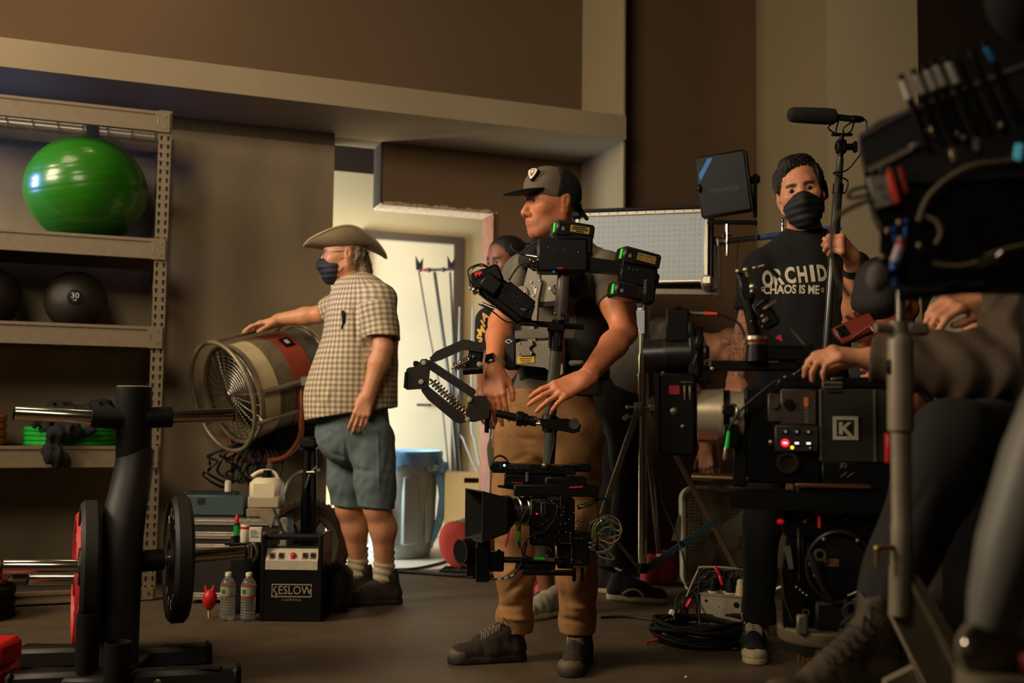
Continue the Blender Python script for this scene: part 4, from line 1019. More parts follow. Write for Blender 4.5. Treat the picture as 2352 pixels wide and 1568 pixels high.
def hand(F,w,d,bk,side,curl=((.3,.4,.3),)*4,spread=.10,s=1.0,thumb=(.6,.35,.3),tcurl=.2,k=.006,fl=(1,1,1,1)):
 """w wrist, d toward fingers, bk back-of-hand normal, side=+1 when the thumb lies on d x bk"""
 d=unit(d);bk=unit(V(bk)-d*V(bk).dot(d));th=d.cross(bk)*side
 p=lambda a,b,c:V(w)+d*(a*s)+th*(b*s)+bk*(c*s)
 kn=[(.092,.030),(.096,.010),(.092,-.010),(.084,-.028)];ln=[(.044,.027,.021),(.049,.031,.022),(.046,.029,.022),(.036,.022,.020)];rd=[.0095,.0098,.0094,.0084]
 F.seg(p(-.02,0,0),p(.015,0,0),.026*s,.027*s,.02*s,bk,.72)
 for a,b in kn:F.seg(p(.012,b*.62,0),p(a-.004,b,.001),.0155*s,.0125*s,.012*s)
 F.seg(p(.02,.022,-.006),p(.05,.028,-.006),.016*s,.014*s,.014*s)
 tips=[]
 for i in range(4):
  a,b=kn[i];q=p(a,b,.002);sp=spread*(1.5-i);dirv=unit(d+th*sp);ang=0;r=rd[i]*s
  F.ell(q+bk*.002*s,(.0115*s,)*3,.006*s)
  for j in range(3):
   ang+=curl[i][j];v=dirv*math.cos(ang)-bk*math.sin(ang);q2=q+v*ln[i][j]*s*fl[i]
   F.seg(q,q2,r,r*(.94 if j<2 else .84),k*s if j==0 else .0035*s);q=q2;r*=.94
  tips.append((q.copy(),v.copy()))
 t0=p(.018,.026,-.010);v=unit(d*math.cos(thumb[0])+th*math.sin(thumb[0])-bk*thumb[1]);t1=t0+v*.040*s
 v2=unit(v+d*tcurl-th*tcurl*.4-bk*thumb[2]*.4);t2=t1+v2*.032*s;v3=unit(v2+d*tcurl*.8-th*tcurl*.5-bk*thumb[2]*.3);t3=t2+v3*.026*s
 F.seg(t0,t1,.0150*s,.0118*s,.012*s);F.seg(t1,t2,.0112*s,.0104*s,.004*s);F.seg(t2,t3,.0104*s,.0088*s,.0035*s);tips.append((t3,v3))
 return tips
def shoe(parent,heel,toe,s=1.0,upper=None,sole=None,lace=None,name='shoe',hi=.0,eyelets=6,toecap=None,stripe=None,solid=None,h=.0045,**kw):
 """heel and toe on the ground; returns the shoe object (child of parent)"""
 heel,toe=V(heel),V(toe);d=unit(toe-heel);L=(toe-heel).length;l=UP.cross(d);z0=heel.z
 p=lambda a,b,c:heel+d*(a*L)+l*b+UP*c
 lo=[min(heel[i],toe[i])-.09 for i in range(2)]+[z0-.02];hi_=[max(heel[i],toe[i])+.09 for i in range(2)]+[z0+.22+hi]
 F=Field(lo,hi_,h)
 F.seg(p(.13,0,.045),p(.45,.0,.045),.038,.042,.03);F.seg(p(.45,0,.040),p(.84,.004,.030),.043,.036,.03,UP,.9);F.ell(p(.85,.003,.034),(.044,.044,.034),.02)
 F.seg(p(.16,0,.05),p(.20,0,.115+hi),.036,.040,.03);F.seg(p(.24,0,.10+hi*.6),p(.62,0,.062),.034,.032,.03)
 F.ell(p(.20,0,.135+hi),(.030,.030,.05),.006,None,'sub')
 F.plane(p(0,0,.012),(0,0,-1));F.wrinkle(folds(.0012,90,3))
 sh=fobj(name,F,upper,parent,2,**kw)
 F=Field(lo,hi_[:2]+[z0+.07],h)
 F.seg(p(.13,0,.012),p(.50,.0,.012),.043,.043,.02);F.seg(p(.5,0,.012),p(.86,.004,.012),.044,.047,.02);F.plane(p(0,0,0.0005),(0,0,-1));F.plane(p(0,0,.027),(0,0,1))
 so=fobj('sole',F,sole,sh,1)
 if toecap:
  F=Field(lo,hi_[:2]+[z0+.1],h);F.ell(p(.86,.003,.032),(.0475,.047,.033),.01);F.plane(p(.80,0,0),-d);F.plane(p(0,0,.01),(0,0,-1));fobj('toe_cap',F,toecap,sh,1)
 if lace:
  top=lambda a:(.062+.033+(.62-a)/.38*(.038+hi*.6))if a<.62 else .095
  for k in range(eyelets):
   a0=.60-k*(.30/eyelets);mb=MB()
   for q in(1,-1):mb.t([p(a0,q*.030,top(a0)-.016),p(a0-.01,q*.014,top(a0)+.002),p(a0-.03,-q*.014,top(a0-.03)+.003),p(a0-.035,-q*.030,top(a0-.035)-.014)],.0030,6,3)
   obj('lace',mb,lace,sh)
  mb=MB();a0=.28;zt_=top(a0)+.006
  for q in(1,-1):
   mb.t([p(a0,0,zt_),p(a0+.02,q*.025,zt_+.018),p(a0+.06,q*.045,zt_+.004),p(a0+.05,q*.036,zt_-.016),p(a0+.0,0,zt_)],.0026,6,4)
   mb.t([p(a0,0,zt_),p(a0+.05,q*.018,zt_-.004),p(a0+.10,q*.036,zt_-.028)],.0026,6,4)
  obj('lace_bow',mb,lace,sh)
 if stripe:
  for q in(1,-1):
   mb=MB();mb.t([p(.30,q*.045,.035),p(.42,q*.046,.058),p(.55,q*.045,.060),p(.66,q*.046,.035)],.006,6,4);obj('side_stripe',mb,stripe,sh)
 return sh
def bbox(pts,m):
 return[min(p[i]for p in pts)-m for i in range(3)],[max(p[i]for p in pts)+m for i in range(3)]
def skinmat(name):return mat(name,(200,150,120),0.48,0,0.08,60,0.06,240,attr=True,sub=0.08)
# ================================================================ PEOPLE
from mathutils.bvhtree import BVHTree
import bmesh
def hd(deg):a=math.radians(deg);return V((-math.sin(a),-math.cos(a),0))
def decal(name,target,mb,mats,direction,lift=.0015,maxlen=.012,**kw):
 """drop a flat print onto a cloth surface along direction"""
 me=target.data;M=target.location+(WO[target.parent.name]if target.parent else V((0,0,0)))
 bv=BVHTree.FromPolygons([q.co+WO[target.name]for q in me.vertices],[tuple(p.vertices)for p in me.polygons])
 bm=bmesh.new();vv=[bm.verts.new(p)for p in mb.v]
 for f in mb.f:
  try:bm.faces.new([vv[i]for i in f])
  except ValueError:pass
 bmesh.ops.triangulate(bm,faces=bm.faces[:])
 for _ in range(4):
  E_=[e_ for e_ in bm.edges if e_.calc_length()>maxlen]
  if not E_:break
  bmesh.ops.subdivide_edges(bm,edges=E_,cuts=1);bmesh.ops.triangulate(bm,faces=bm.faces[:])
 d=unit(direction)
 for q in bm.verts:
  h_=bv.ray_cast(q.co-d*.3,d)
  if h_[0]is not None:q.co=h_[0]-d*lift
 bm.verts.ensure_lookup_table();bm.verts.index_update()
 m2=MB();m2.raw([q.co.copy()for q in bm.verts],[tuple(q.index for q in f.verts)for f in bm.faces]);bm.free()
 return obj(name,m2,mats,target,sharp=80,**kw)
def sleeve(F,a,b,r0,r1,cut,over=.35,tilt=None,wr=None):
 G=F.like();G.chain([(a,r0),(a.lerp(b,cut+over),r1)],.03)
 if wr:G.wrinkle(wr)
 d=unit(b-a);n_=d+(tilt or V((0,0,0)));G.hem(a.lerp(b,cut),n_,(a.lerp(b,cut+.1),r0*2.4),.04);F.merge(G,.022)
M_HAIRD=mat('dark_brown_hair',(26,19,14),0.55,0,0.3,120,0.5,300)
M_HAIRG=mat('grey_brown_hair',(120,100,78),0.6,0,0.35,60,0.5,200)
# ------------------------------------------------------------------ 1. the stabiliser operator
DO=3.83
def O(px,py,d=DO):return Q(px,py,d)
Tf=hd(30);Tl=UP.cross(Tf)
H1=Fr(O(1267,470,3.80),hd(61)+V((0,0,-.02)),V((.03,0,1)))
nb,ch,wa_,hp=O(1292,580,3.87),O(1298,665,3.87),O(1292,850,3.87),O(1258,940,3.88)
shL,elL,wrL=O(1396,622,3.76),O(1434,762,3.64),O(1342,872,3.43)
shR,elR,wrR=O(1196,628,3.96),O(1150,742,3.92),O(1134,850,3.70)
hiL,knL,anL=O(1322,1000,3.83),O(1325,1200,3.80),O(1327,1440,3.88)
hiR,knR,anR=O(1196,1000,3.92),O(1180,1200,3.90),O(1182,1440,3.95)
op=thing('person','man in black cap and grey t-shirt wearing a harness and steering the camera rig','person',V((O(1250,1500).x,DO,0)))
op_sk=skinmat('operator_skin')
lo,hi_=bbox([shL,elL,wrL,shR,elR,wrR,H1.o+UP*.16,anL,anR,O(1250,950,3.5),anL-UP*.05],.14)
F=Field(lo,hi_,.004)
head(F,H1,1.04)
F.seg(H1.p(-.02,0,-.05),nb+V((0,0,-.01)),.054,.062,.03)
F.chain([(nb,.07,.8),(ch,.15,.62),(wa_,.13,.7),(hp,.14,.7)],.04,Tf)
F.chain([(shL,.056),(shL.lerp(elL,.55),.055),(elL,.044)],.03);F.chain([(elL,.045),(elL.lerp(wrL,.28),.047),(wrL,.029)],.02)
F.chain([(shR,.056),(elR,.044)],.03);F.chain([(elR,.044),(elR.lerp(wrR,.3),.046),(wrR,.029)],.02)
for h_,k_,a_ in((hiL,knL,anL),(hiR,knR,anR)):F.chain([(h_,.07),(k_,.05),(a_,.036)],.03);F.seg(a_,a_-UP*.05,.036,.04,.02)
dR=unit(V((.06,-.34,-.94)))
hand(F,wrR,dR,V((-.22,-.93,.25)),-1,((.30,.25,.2),(.22,.28,.2),(.35,.45,.3),(.45,.5,.35)),.05,1.03,(.62,.12,.1),.55)
dL=unit(V((-.86,-.20,-.40)))
hand(F,wrL,dL,V((-.28,-.86,.42)),1,((.20,.35,.25),(.12,.25,.2),(.18,.25,.2),(.3,.4,.3)),.13,1.03,(.5,.5,.4),.4)
obody=fobj('body',F,op_sk,op,1,skin_col((208,128,86),H1,1.04,(168,92,74),(66,46,32),(150,104,78)))
eyes(op,H1,1.04,.10,(66,64,54))
# hair under the cap, cap
F=Field([q-.17 for q in H1.o],[q+.17 for q in H1.o],.004);p=H1.p
F.ell(p(-.014,0,.036),(.103,.081,.088),.01,H1.R);F.plane(p(0,0,.06),H1.u);F.plane(p(.034,0,0),H1.f+H1.u*-.35);F.plane(p(0,0,-.055),-H1.u+H1.f*.25)
for q in(1,-1):F.ell(p(-.014,q*.085,-.006),(.022,.03,.038),.004,H1.R,'sub')
F.wrinkle(folds(.0012,300,5));fobj('hair',F,mat('short_brown_hair',(58,40,28),0.6,0,.3,200,.4,400),op,0)
M_CAPB=mat('black_cap_cloth',(22,20,18),0.85,0,0.2,200,0.2,500);M_CAPF=mat('taupe_cap_cloth',(98,84,68),0.85,0,0.1,200,0.2,500)
def capf(infl):
 F=Field([q-.19 for q in H1.o],[q+.19 for q in H1.o],.0035)
 F.ell(p(-.012,0,.046),(.108+infl,.086+infl,.098+infl),.03,H1.R);F.ell(p(.035,0,.060),(.072+infl,.074+infl,.070+infl),.03,H1.R)
 F.plane(p(.10,0,.028),-H1.u+H1.f*.22);return F
F=capf(.0);F.wrinkle(folds(.0010,60,8));F.plane(p(.028,0,0),H1.f+H1.u*.25);cp=fobj('cap',F,M_CAPB,op,1)
F=capf(-.0008);F.plane(p(.028,0,0),-H1.f-H1.u*.25);F.wrinkle(folds(.0014,45,4));fp=fobj('cap_front_panel',F,M_CAPF,cp,1)
F=Field([q-.24 for q in H1.o],[q+.24 for q in H1.o],.0035)
F.ell(p(.110,0,.037),(.088,.079,.0075),.004,H1.R@Matrix.Rotation(math.radians(9),3,'Y'));F.ell(p(-.015,0,.03),(.105,.086,.05),.004,H1.R,'sub');fobj('cap_brim',F,M_CAPB,cp,1)
F=Field([q-.19 for q in H1.o],[q+.19 for q in H1.o],.0035);F.seg(p(-.112,.012,-.008),p(-.142,.018,-.042),.012,.009,.004,H1.l,.5);F.seg(p(-.10,.03,.0),p(-.112,.0,-.008),.011,.011,.01);fobj('cap_strap',F,M_CAPB,cp,0)
bo=p(.093,.030,.094);bn=unit(H1.f*.82+H1.l*.42+H1.u*.38);bx_=unit(UP.cross(bn));bz_=bn.cross(bx_)
def shield(sc):return[(x*sc,z*sc)for x,z in((-.021,.014),(-.013,.021),(0,.023),(.013,.021),(.021,.014),(.018,.0),(.008,-.019),(0,-.026),(-.008,-.019),(-.018,0))]
Mb=frame(bo+bn*.012,bx_,-bn,bz_)
mb=MB(M=Mb);mb.pr(shield(1.12),-.0005,.008);bd=obj('cap_badge',mb,K_PLA,fp)
mb=MB(M=Mb);mb.pr(shield(.92),-.0018,-.0006);b2=obj('badge_face',mb,K_WHT,fp,label='white shield badge with red mark')
mb=MB(M=Mb);mb.pr([(-.009,.006),(-.004,.006),(0,-.004),(.008,.010),(.011,.008),(.001,-.012),(-.002,-.012)],-.0024,-.0017);mb.pr([(-.012,.013),(.012,.013),(.011,.0155),(-.011,.0155)],-.0022,-.0017);obj('badge_mark',mb,mat('badge_red',(130,44,40),0.6),fp)
# t-shirt
M_TEE=mat('grey_tee_cloth',(96,88,74),0.9,0,0.08,120,0.15,700)
F=Field(*bbox([shL,shR,elL,elR,nb,hp,wa_],.20),.005)
F.chain([(nb+V((0,0,-.040)),.080,.82),(nb.lerp(ch,.35),.135,.68),(ch,.172,.66),(ch.lerp(wa_,.5),.160,.70),(wa_,.156,.73),(hp+V((.01,0,0)),.168,.74)],.04,Tf)
F.seg(nb-UP*.03,shL+V((-.01,0,.005)),.056,.068,.05);F.seg(nb-UP*.03,shR+V((.01,0,.005)),.056,.068,.05)
sleeve(F,shL,elL,.070,.068,.53);sleeve(F,shR,elR,.068,.066,.56)
F.wrinkle(folds(.0035,26,12,(1,1,1.6)))
F.wrinkle(creases([(O(1375,640,3.66),O(1440,668,3.68),.010,.006),(O(1360,655,3.68),O(1425,640,3.66),.009,.006),(O(1350,700,3.68),O(1330,790,3.7),.012,.006),(O(1255,730,3.68),O(1300,700,3.68),.010,-.006),(O(1250,760,3.68),O(1315,715,3.68),.010,.007),(O(1215,880,3.7),O(1300,868,3.72),.009,-.008),(O(1215,893,3.7),O(1320,885,3.72),.008,.007)]))
F.hem(O(1240,906,3.75),(0,0,-1),(hp,.26),.05)
F.ell(nb+V((0,0,.042))+Tf*.012,(.068,.066,.06),.008,None,'sub')
tee=fobj('t_shirt',F,M_TEE,op,1)
# trousers
M_KHK=mat('tan_work_trousers',(156,112,66),0.85,0,0.10,60,0.12,500)
F=Field(*bbox([O(1258,890,3.88),hiL,hiR,knL,knR,anL,anR],.17),.005)
F.chain([(O(1258,905,3.88),.168,.72),(O(1258,950,3.88),.182,.72)],.03,Tf)
for h_,k_,a_ in((hiL,knL,anL),(hiR,knR,anR)):
 F.chain([(h_,.098),(h_.lerp(k_,.5),.090),(k_,.076),(k_.lerp(a_,.5),.070),(a_+UP*.03,.066),(a_-UP*.02,.070)],.03)
F.wrinkle(folds(.006,17,21,(1,1,1.5)));F.wrinkle(folds(.0025,48,22))
F.wrinkle(creases([(O(1150,1005,3.8),O(1232,1010,3.76),.011,.014),(O(1160,1030,3.8),O(1225,1040,3.76),.012,-.010),(O(1145,1075,3.8),O(1215,1045,3.78),.011,.012),(O(1150,1330,3.82),O(1215,1280,3.85),.012,-.014),(O(1160,1370,3.84),O(1222,1310,3.85),.012,.012),(O(1130,1400,3.86),O(1200,1395,3.85),.010,.012),(O(1290,1330,3.74),O(1310,1420,3.78),.012,.012),(O(1285,1425,3.78),O(1370,1430,3.8),.010,.012),(O(1300,1395,3.78),O(1370,1400,3.8),.010,-.010),(O(1258,930,3.74),O(1256,1010,3.74),.006,.006),(O(1135,1420,3.86),O(1225,1425,3.88),.009,-.012),(O(1305,1180,3.72),O(1365,1215,3.74),.014,.010),(O(1140,1210,3.82),O(1205,1180,3.82),.014,.010)]))
F.plane(O(1258,893,3.88),(0,0,1))
for a_,dx in((anL,0),(anR,0)):F.hem(a_-UP*.018,(0,0,-1),(a_-UP*.05,.10),.04)
fobj('trousers',F,M_KHK,op,1)
M_SHOE=mat('worn_dark_suede',(50,40,30),0.85,0,0.3,30,0.2,200);M_SOLE=mat('dark_shoe_sole',(40,33,26),0.7,0,0.2,40)
M_LACE=mat('grey_lace',(110,96,76),0.8)
M_TOE=mat('grey_toe_cap',(92,80,62),0.6,0,.15,40)
shoe(op,floor_at(1212,3.95),floor_at(1040,3.88),1,M_SHOE,M_SOLE,M_LACE,hi=.03,toecap=M_TOE)
shoe(op,floor_at(1346,3.99),floor_at(1308,3.68),1,M_SHOE,M_SOLE,M_LACE,hi=.03,toecap=M_TOE)
# watch and bracelet
fd=unit(wrR-elR);wc=wrR-fd*.022
u_,w_=perp(fd);mb=MB();mb.rings([(wc+(u_*math.cos(a)+w_*math.sin(a))*.036,.0035)for a in[2*math.pi*k/28 for k in range(28)]],6,closed=True);mb.rings([(wc+fd*.008+(u_*math.cos(a)+w_*math.sin(a))*.0355,.0035)for a in[2*math.pi*k/28 for k in range(28)]],6,closed=True);mb.rings([(wc-fd*.008+(u_*math.cos(a)+w_*math.sin(a))*.036,.0035)for a in[2*math.pi*k/28 for k in range(28)]],6,closed=True)
wt=obj('watch',mb,mat('tan_watch_band',(150,128,100),0.7),op)
nf=unit(V((-.38,-.88,.3))-fd*V((-.38,-.88,.3)).dot(fd));sx_=nf.cross(fd)
mb=MB(M=frame(wc+nf*.039,sx_,fd,nf));mb.ob((0,0,0),(.036,.042,.011),bev=.004);wb=obj('watch_body',mb,K_STL,wt)
mb=MB(M=frame(wc+nf*.0455,sx_,fd,nf));mb.ob((0,0,0),(.030,.036,.002),bev=.0005);obj('watch_screen',mb,K_SCR,wt)
fdl=unit(wrL-elL);u_,w_=perp(fdl);mb=MB();mb.rings([(wrL-fdl*.008+fdl*.006*math.sin(a)+(u_*math.cos(a)+w_*math.sin(a))*.0325,.0016)for a in[2*math.pi*k/32 for k in range(32)]],6,closed=True);obj('bracelet',mb,mat('pale_cord',(190,176,150),.7),op)
# harness (vest) parts in the torso frame: x to the right of the picture, y away, z up
M_VEST=mat('grey_harness_plate',(120,112,96),0.5,0.2,0.08,60);M_VPAD=mat('black_harness_padding',(22,20,17),0.8,0,0.2,80,0.2,400);M_VGRY=mat('grey_harness_pad',(104,98,82),0.75,0,0.1,90,0.15,500)
vest=thing('camera_harness','grey and black camera harness worn over the grey t-shirt','harness',O(1235,780,3.72))
k_=3.72/FPX
def VT(px,py,dep=0.0):return O(px,py,3.735)+(Tl*0)
vo=O(1238,720,3.72)+Tf*.004
VM=frame(vo,Tl*k_,-Tf*k_,UP*k_)
def vx(px):return(px-1238)/.866
def vb(x0,y0,x1,y1,d0,d1,bev=2,mb=None):mb=mb or MB(M=VM);mb.b((vx(x0),d0,720-y1),(vx(x1),d1,720-y0),bev);return mb
mb=MB(M=VM);mb.pr([(vx(a),720-b)for a,b in((1205,655),(1215,612),(1228,622),(1250,622),(1275,606),(1302,622),(1302,690),(1262,694),(1210,692))],-4,3);mb.ob((vx(1240),-6,720-650),(10,5,60),bev=2);obj('chest_plate',mb,M_VEST,vest)
mb=MB(M=VM);mb.pr([(vx(a),720-b)for a,b in((1224,645),(1231,640),(1245,640),(1251,648),(1243,690),(1238,790),(1226,805),(1220,800),(1228,690))],-14,-5);sp=obj('spar',mb,M_VEST,vest)
mb=MB(M=VM)
for a,b in((1228,648),(1247,646),(1233,680),(1236,660)):mb.c((vx(a),-17,720-b),(vx(a),-13,720-b),2.2,n=10)
mb.pr([(vx(1233),720-662),(vx(1241),720-662),(vx(1238),720-676),(vx(1235),720-676)],-14.6,-13.9);obj('spar_screws',mb,K_STL,sp)
for a,b,s_ in((1202,672,1),(1275,665,1)):
 mb=MB(M=VM);mb.c((vx(a),-9,720-b),(vx(a),-2,720-b),17,n=28);pl=obj('buckle_plate',mb,M_VEST,vest)
 mb=MB(M=VM)
 for q in(-7,7):mb.c((vx(a+q),-12,720-b),(vx(a+q),-8,720-b),4,n=14)
 obj('buckle_screws',mb,K_STL,pl)
mb=MB(M=VM);mb.l([(15,0),(19,-3),(19,-8),(13,-8)],(vx(1283),-2,720-668),(0,1,0),24,close=True);obj('ratchet_ring',mb,M_VEST,vest)
mb=MB(M=VM);mb.ob((vx(1278),-11,720-668),(13,6,20),ang=25,bev=2);mb.ob((vx(1290),-8,720-660),(10,6,10),bev=2);obj('ratchet_lever',mb,K_CHR,vest,label='shiny steel lever')
def padsdf(name,items,m,k=.02,h=.005,wr=None):
 ps=[V(q[0])for q in items];F=Field(*bbox(ps,.13),h)
 for c,r in items:F.ell(c,r,k,Matrix((Tl,-Tf,UP)).transposed())
 if wr:F.wrinkle(wr)
 return fobj(name,F,m,vest,1)
padsdf('chest_pad',[(O(1190,640,3.82),(.034,.03,.055)),(O(1197,610,3.85),(.03,.03,.04))],M_VGRY)
padsdf('chest_pad',[(O(1320,640,3.71),(.035,.03,.07))],M_VPAD)
for a,b in(((1210,595,3.80),(1235,560,3.86)),((1340,585,3.74),(1330,556,3.80))):
 F=Field(*bbox([O(*a),O(*b)],.14),.005);F.seg(O(*a),O(*b),.036,.032,.02,Tf,.55);F.seg(O(*b),O(b[0]+5,b[1]-2,b[2]+.12),.032,.034,.02,UP,.55);fobj('shoulder_strap',F,M_VPAD,vest,1)
F=Field(*bbox([wa_,O(1295,760,3.87)],.25),.006)
F.chain([(O(1294,792,3.87),.172,.80),(O(1294,862,3.87),.176,.80)],.02,Tf);F.plane(O(1294,782,3.87),(0,0,1));F.plane(O(1294,874,3.87),(0,0,-1));F.wrinkle(folds(.002,40,2));fobj('waist_belt',F,M_VPAD,vest,1)
F=Field(*bbox([O(1345,640,3.8),O(1360,800,3.8)],.17),.006)
F.chain([(O(1352,620,3.84),.070,.9),(O(1350,720,3.80),.085,.9),(O(1345,790,3.80),.09,.9)],.03,Tf);F.wrinkle(folds(.002,40,6));fobj('side_panel',F,M_VPAD,vest,1)
mb=vb(1215,692,1300,706,-3,3,2);obj('chest_strap',mb,M_VPAD,vest)
mb=MB(M=VM);mb.pr([(vx(a),720-b)for a,b in((1192,760),(1296,752),(1296,778),(1192,778))],-16,-4);obj('upper_waist_pad',mb,M_VGRY,vest)
mb=MB(M=VM);mb.pr([(vx(a),720-b)for a,b in((1196,788),(1300,782),(1302,860),(1288,868),(1262,846),(1196,838))],-18,-6);lp=obj('waist_plate',mb,M_VEST,vest)
mb=MB(M=VM);mb.pr([(vx(a),720-b)for a,b in((1205,786),(1236,784),(1239,792),(1229,800),(1231,806),(1238,812),(1234,818),(1207,818),(1204,812),(1205,792))],-24,-17);bp=obj('socket_plate',mb,M_VEST,vest)
mb=MB(M=VM)
for a,b in((1207,790),(1235,788),(1207,813),(1234,812)):mb.c((vx(a),-26,720-b),(vx(a),-23,720-b),2.2,n=10)
obj('plate_screws',mb,K_STL,bp)
mb=MB(M=VM);mb.pr([(vx(1200),720-837),(vx(1239),720-834),(vx(1239),720-818),(vx(1200),720-820)],-19.5,-18);yl=obj('yellow_label',mb,K_YEL,vest,label='yellow label with black print')
mb=MB(M=VM)
for i,t_ in enumerate(('PROPERTY OF','GRIPWORKS','CAMERA')):mb.b((vx(1205+2*i),-19.9,720-825-i*4),(vx(1234-2*i),-19.4,720-823.6-i*4))
obj('label_print',mb,K_BLK,vest)
mb=vb(1290,806,1300,836,-24,-17,3);obj('buckle',mb,K_PLA,vest);mb=vb(1310,830,1342,842,-12,2,4);obj('side_buckle',mb,M_VGRY,vest)
mb=MB(M=VM);mb.pr([(vx(1180+a),720-784+b)for a,b in((-9,0),(0,6),(9,0),(0,-6))],-20,-18.6);dm=obj('diamond_mark',mb,K_WHT,vest)
mb=MB(M=VM);mb.pr([(vx(1180+a),720-784+b)for a,b in((-6,0),(0,4),(6,0),(0,-4))],-20.6,-19.9);obj('diamond_inner',mb,K_PLA,vest)
mb=vb(1168,770,1196,850,-18,10,6);obj('front_pouch',mb,M_VPAD,vest)
# ------------------------------------------------------------------ 2. the man in the cowboy hat
DH=5.05
def Hh(px,py,d=DH):return Q(px,py,d)
cf=hd(68);cl_=UP.cross(cf)
H2=Fr(Hh(790,588,5.04),hd(74)+V((0,0,-.06)),(0,0,1))
cow=thing('person','man in a cowboy hat, black mask, checked shirt and denim shorts by the drum fan','person',V((Hh(840,1370).x,DH,0)))
sL,eL,wL=Hh(868,690,4.90),Hh(880,800,4.86),Hh(846,908,4.84)
sR,eR,wR=Hh(790,700,5.20),Hh(735,722,5.30),Hh(640,733,5.33)
nk=Hh(812,660,5.06)
hL,kL,aL=Hh(856,1010,4.98),Hh(866,1165,4.97),Hh(882,1300,5.06)
hR,kR,aR=Hh(800,1010,5.14),Hh(800,1165,5.16),Hh(822,1290,5.26)
F=Field(*bbox([sL,eL,wL,sR,eR,wR,Hh(545,770,5.33),H2.o+UP*.1,aL,aR,Hh(830,990,4.84)],.13),.0046)
head(F,H2,1.04,jaw=1.06);F.seg(H2.p(-.02,0,-.05),nk,.062,.070,.03)
F.chain([(nk,.08),(Hh(832,740),.13),(Hh(815,850),.16),(Hh(812,940),.16)],.04)
F.chain([(sL,.056),(eL,.045),(eL.lerp(wL,.3),.047),(wL,.031)],.02);F.chain([(sR,.055),(eR,.044),(eR.lerp(wR,.35),.045),(wR,.030)],.02)
for h_,kk_,a_ in((hL,kL,aL),(hR,kR,aR)):F.chain([(h_,.08),(kk_,.060)],.03);F.chain([(kk_,.060),(kk_.lerp(a_,.35)-cf*.018,.062),(a_,.040)],.03);F.seg(a_,a_-UP*.04,.040,.042,.02)
dl=unit(V((-.30,-.10,-.95)))
hand(F,wL,dl,V((.12,-.98,.06)),1,((.25,.35,.25),(.25,.35,.25),(.28,.38,.25),(.3,.4,.3)),.05,1.02,(.35,.35,.3),.4)
dR=unit(V((-.96,.05,-.22)))
hand(F,wR,dR,V((-.2,-.12,.97)),-1,((.15,.25,.2),(.12,.25,.2),(.15,.28,.2),(.2,.3,.2)),.09,1.0,(.7,.3,.2),.3)
fobj('body',F,skinmat('hat_man_skin'),cow,1,skin_col((205,142,102),H2,1.04,(168,100,84),(110,90,70)))
eyes(cow,H2,1.04)
# face mask, glasses, hair, hat
def mask(parent,H,s,m,name='face_mask'):
 p=lambda a,b,c:H.p(a*s,b*s,c*s)
 F=Field([q-.16 for q in H.o],[q+.16 for q in H.o],.0035)
 F.ell(p(.040,0,-.058),(.070*s,.069*s,.078*s),.02*s,H.R);F.ell(p(.100,0,-.040),(.030*s,.024*s,.032*s),.03*s,H.R);F.ell(p(.066,0,-.100),(.036*s,.036*s,.032*s),.02*s,H.R)
 F.plane(p(.10,0,-.012),H.u-H.f*.18);F.plane(p(.036,0,-.05),-H.f-H.u*.15);F.plane(p(.03,0,-.132),-H.u-H.f*.1)
 def pleats(x,y,z):
  c=(x-H.o[0])*H.u[0]+(y-H.o[1])*H.u[1]+(z-H.o[2])*H.u[2];return .0016*np.sin(c/s*260)
 F.wrinkle(pleats)
 mk=fobj(name,F,m,parent,1);mb=MB()
 for q in(1,-1):
  for z0 in(-.028,-.088):mb.t([p(.040,q*.066,z0),p(.01,q*.073,z0*.7),p(-.018,q*.078,-.002+z0*.25)],.0018,5,3)
 obj('ear_loop',mb,m,mk);return mk
M_MASK=mat('black_mask_cloth',(22,21,20),0.7,0,0.15,80,0.1,300)
mask(cow,H2,1.04,M_MASK)
mb=MB();p=lambda a,b,c:H2.p(a*1.04,b*1.04,c*1.04)
for q in(1,-1):
 mb.t([p(.100-.012*abs(math.sin(a))*0,q*(.033+.023*math.cos(a)),.006+.017*math.sin(a))for a in[2*math.pi*k/20 for k in range(20)]],.0012,5,0,True)
 mb.t([p(.098,q*.056,.008),p(.06,q*.072,.012),p(-.005,q*.079,.012)],.0014,5)
mb.t([p(.101,-.011,.008),p(.105,0,.010),p(.101,.011,.008)],.0012,5);obj('glasses',mb,mat('dark_glasses_metal',(60,44,34),0.3,.6),cow)
F=Field([q-.19 for q in H2.o],[q+.19 for q in H2.o],.0045)
F.ell(p(-.040,0,-.015),(.078,.088,.085),.02,H2.R);F.ell(p(-.085,.0,-.07),(.045,.075,.05),.02,H2.R);F.plane(p(-.012,0,0),H2.f-H2.u*.1)
for q in(1,-1):F.ell(p(-.014,q*.085,-.006),(.028,.028,.040),.004,H2.R,'sub')
F.wrinkle(folds(.006,95,9,(1,1,1.8)));F.wrinkle(folds(.003,330,10,(1,1,3)));fobj('hair',F,M_HAIRG,cow,1,label='wavy greying hair')
M_HAT=mat('olive_straw_hat',(134,116,84),0.8,0,0.12,90,0.3,300)
Hr=Fr(H2.p(-.008,0,.044),H2.f-H2.u*.04,H2.u)
F=Field([q-.2 for q in Hr.o],[q+.2 for q in Hr.o],.0045)
F.chain([(Hr.p(0,0,-.005),.098,.84),(Hr.p(.0,0,.022),.088,.82)],.02,Hr.l);F.ell(Hr.p(0,0,.118),(.09,.020,.028),.02,Hr.R,'sub');F.plane(Hr.p(0,0,-.012),-Hr.u);F.wrinkle(folds(.002,40,3));hc=fobj('hat',F,M_HAT,cow,1)
mb=MB();nA,nR=64,7;P=[]
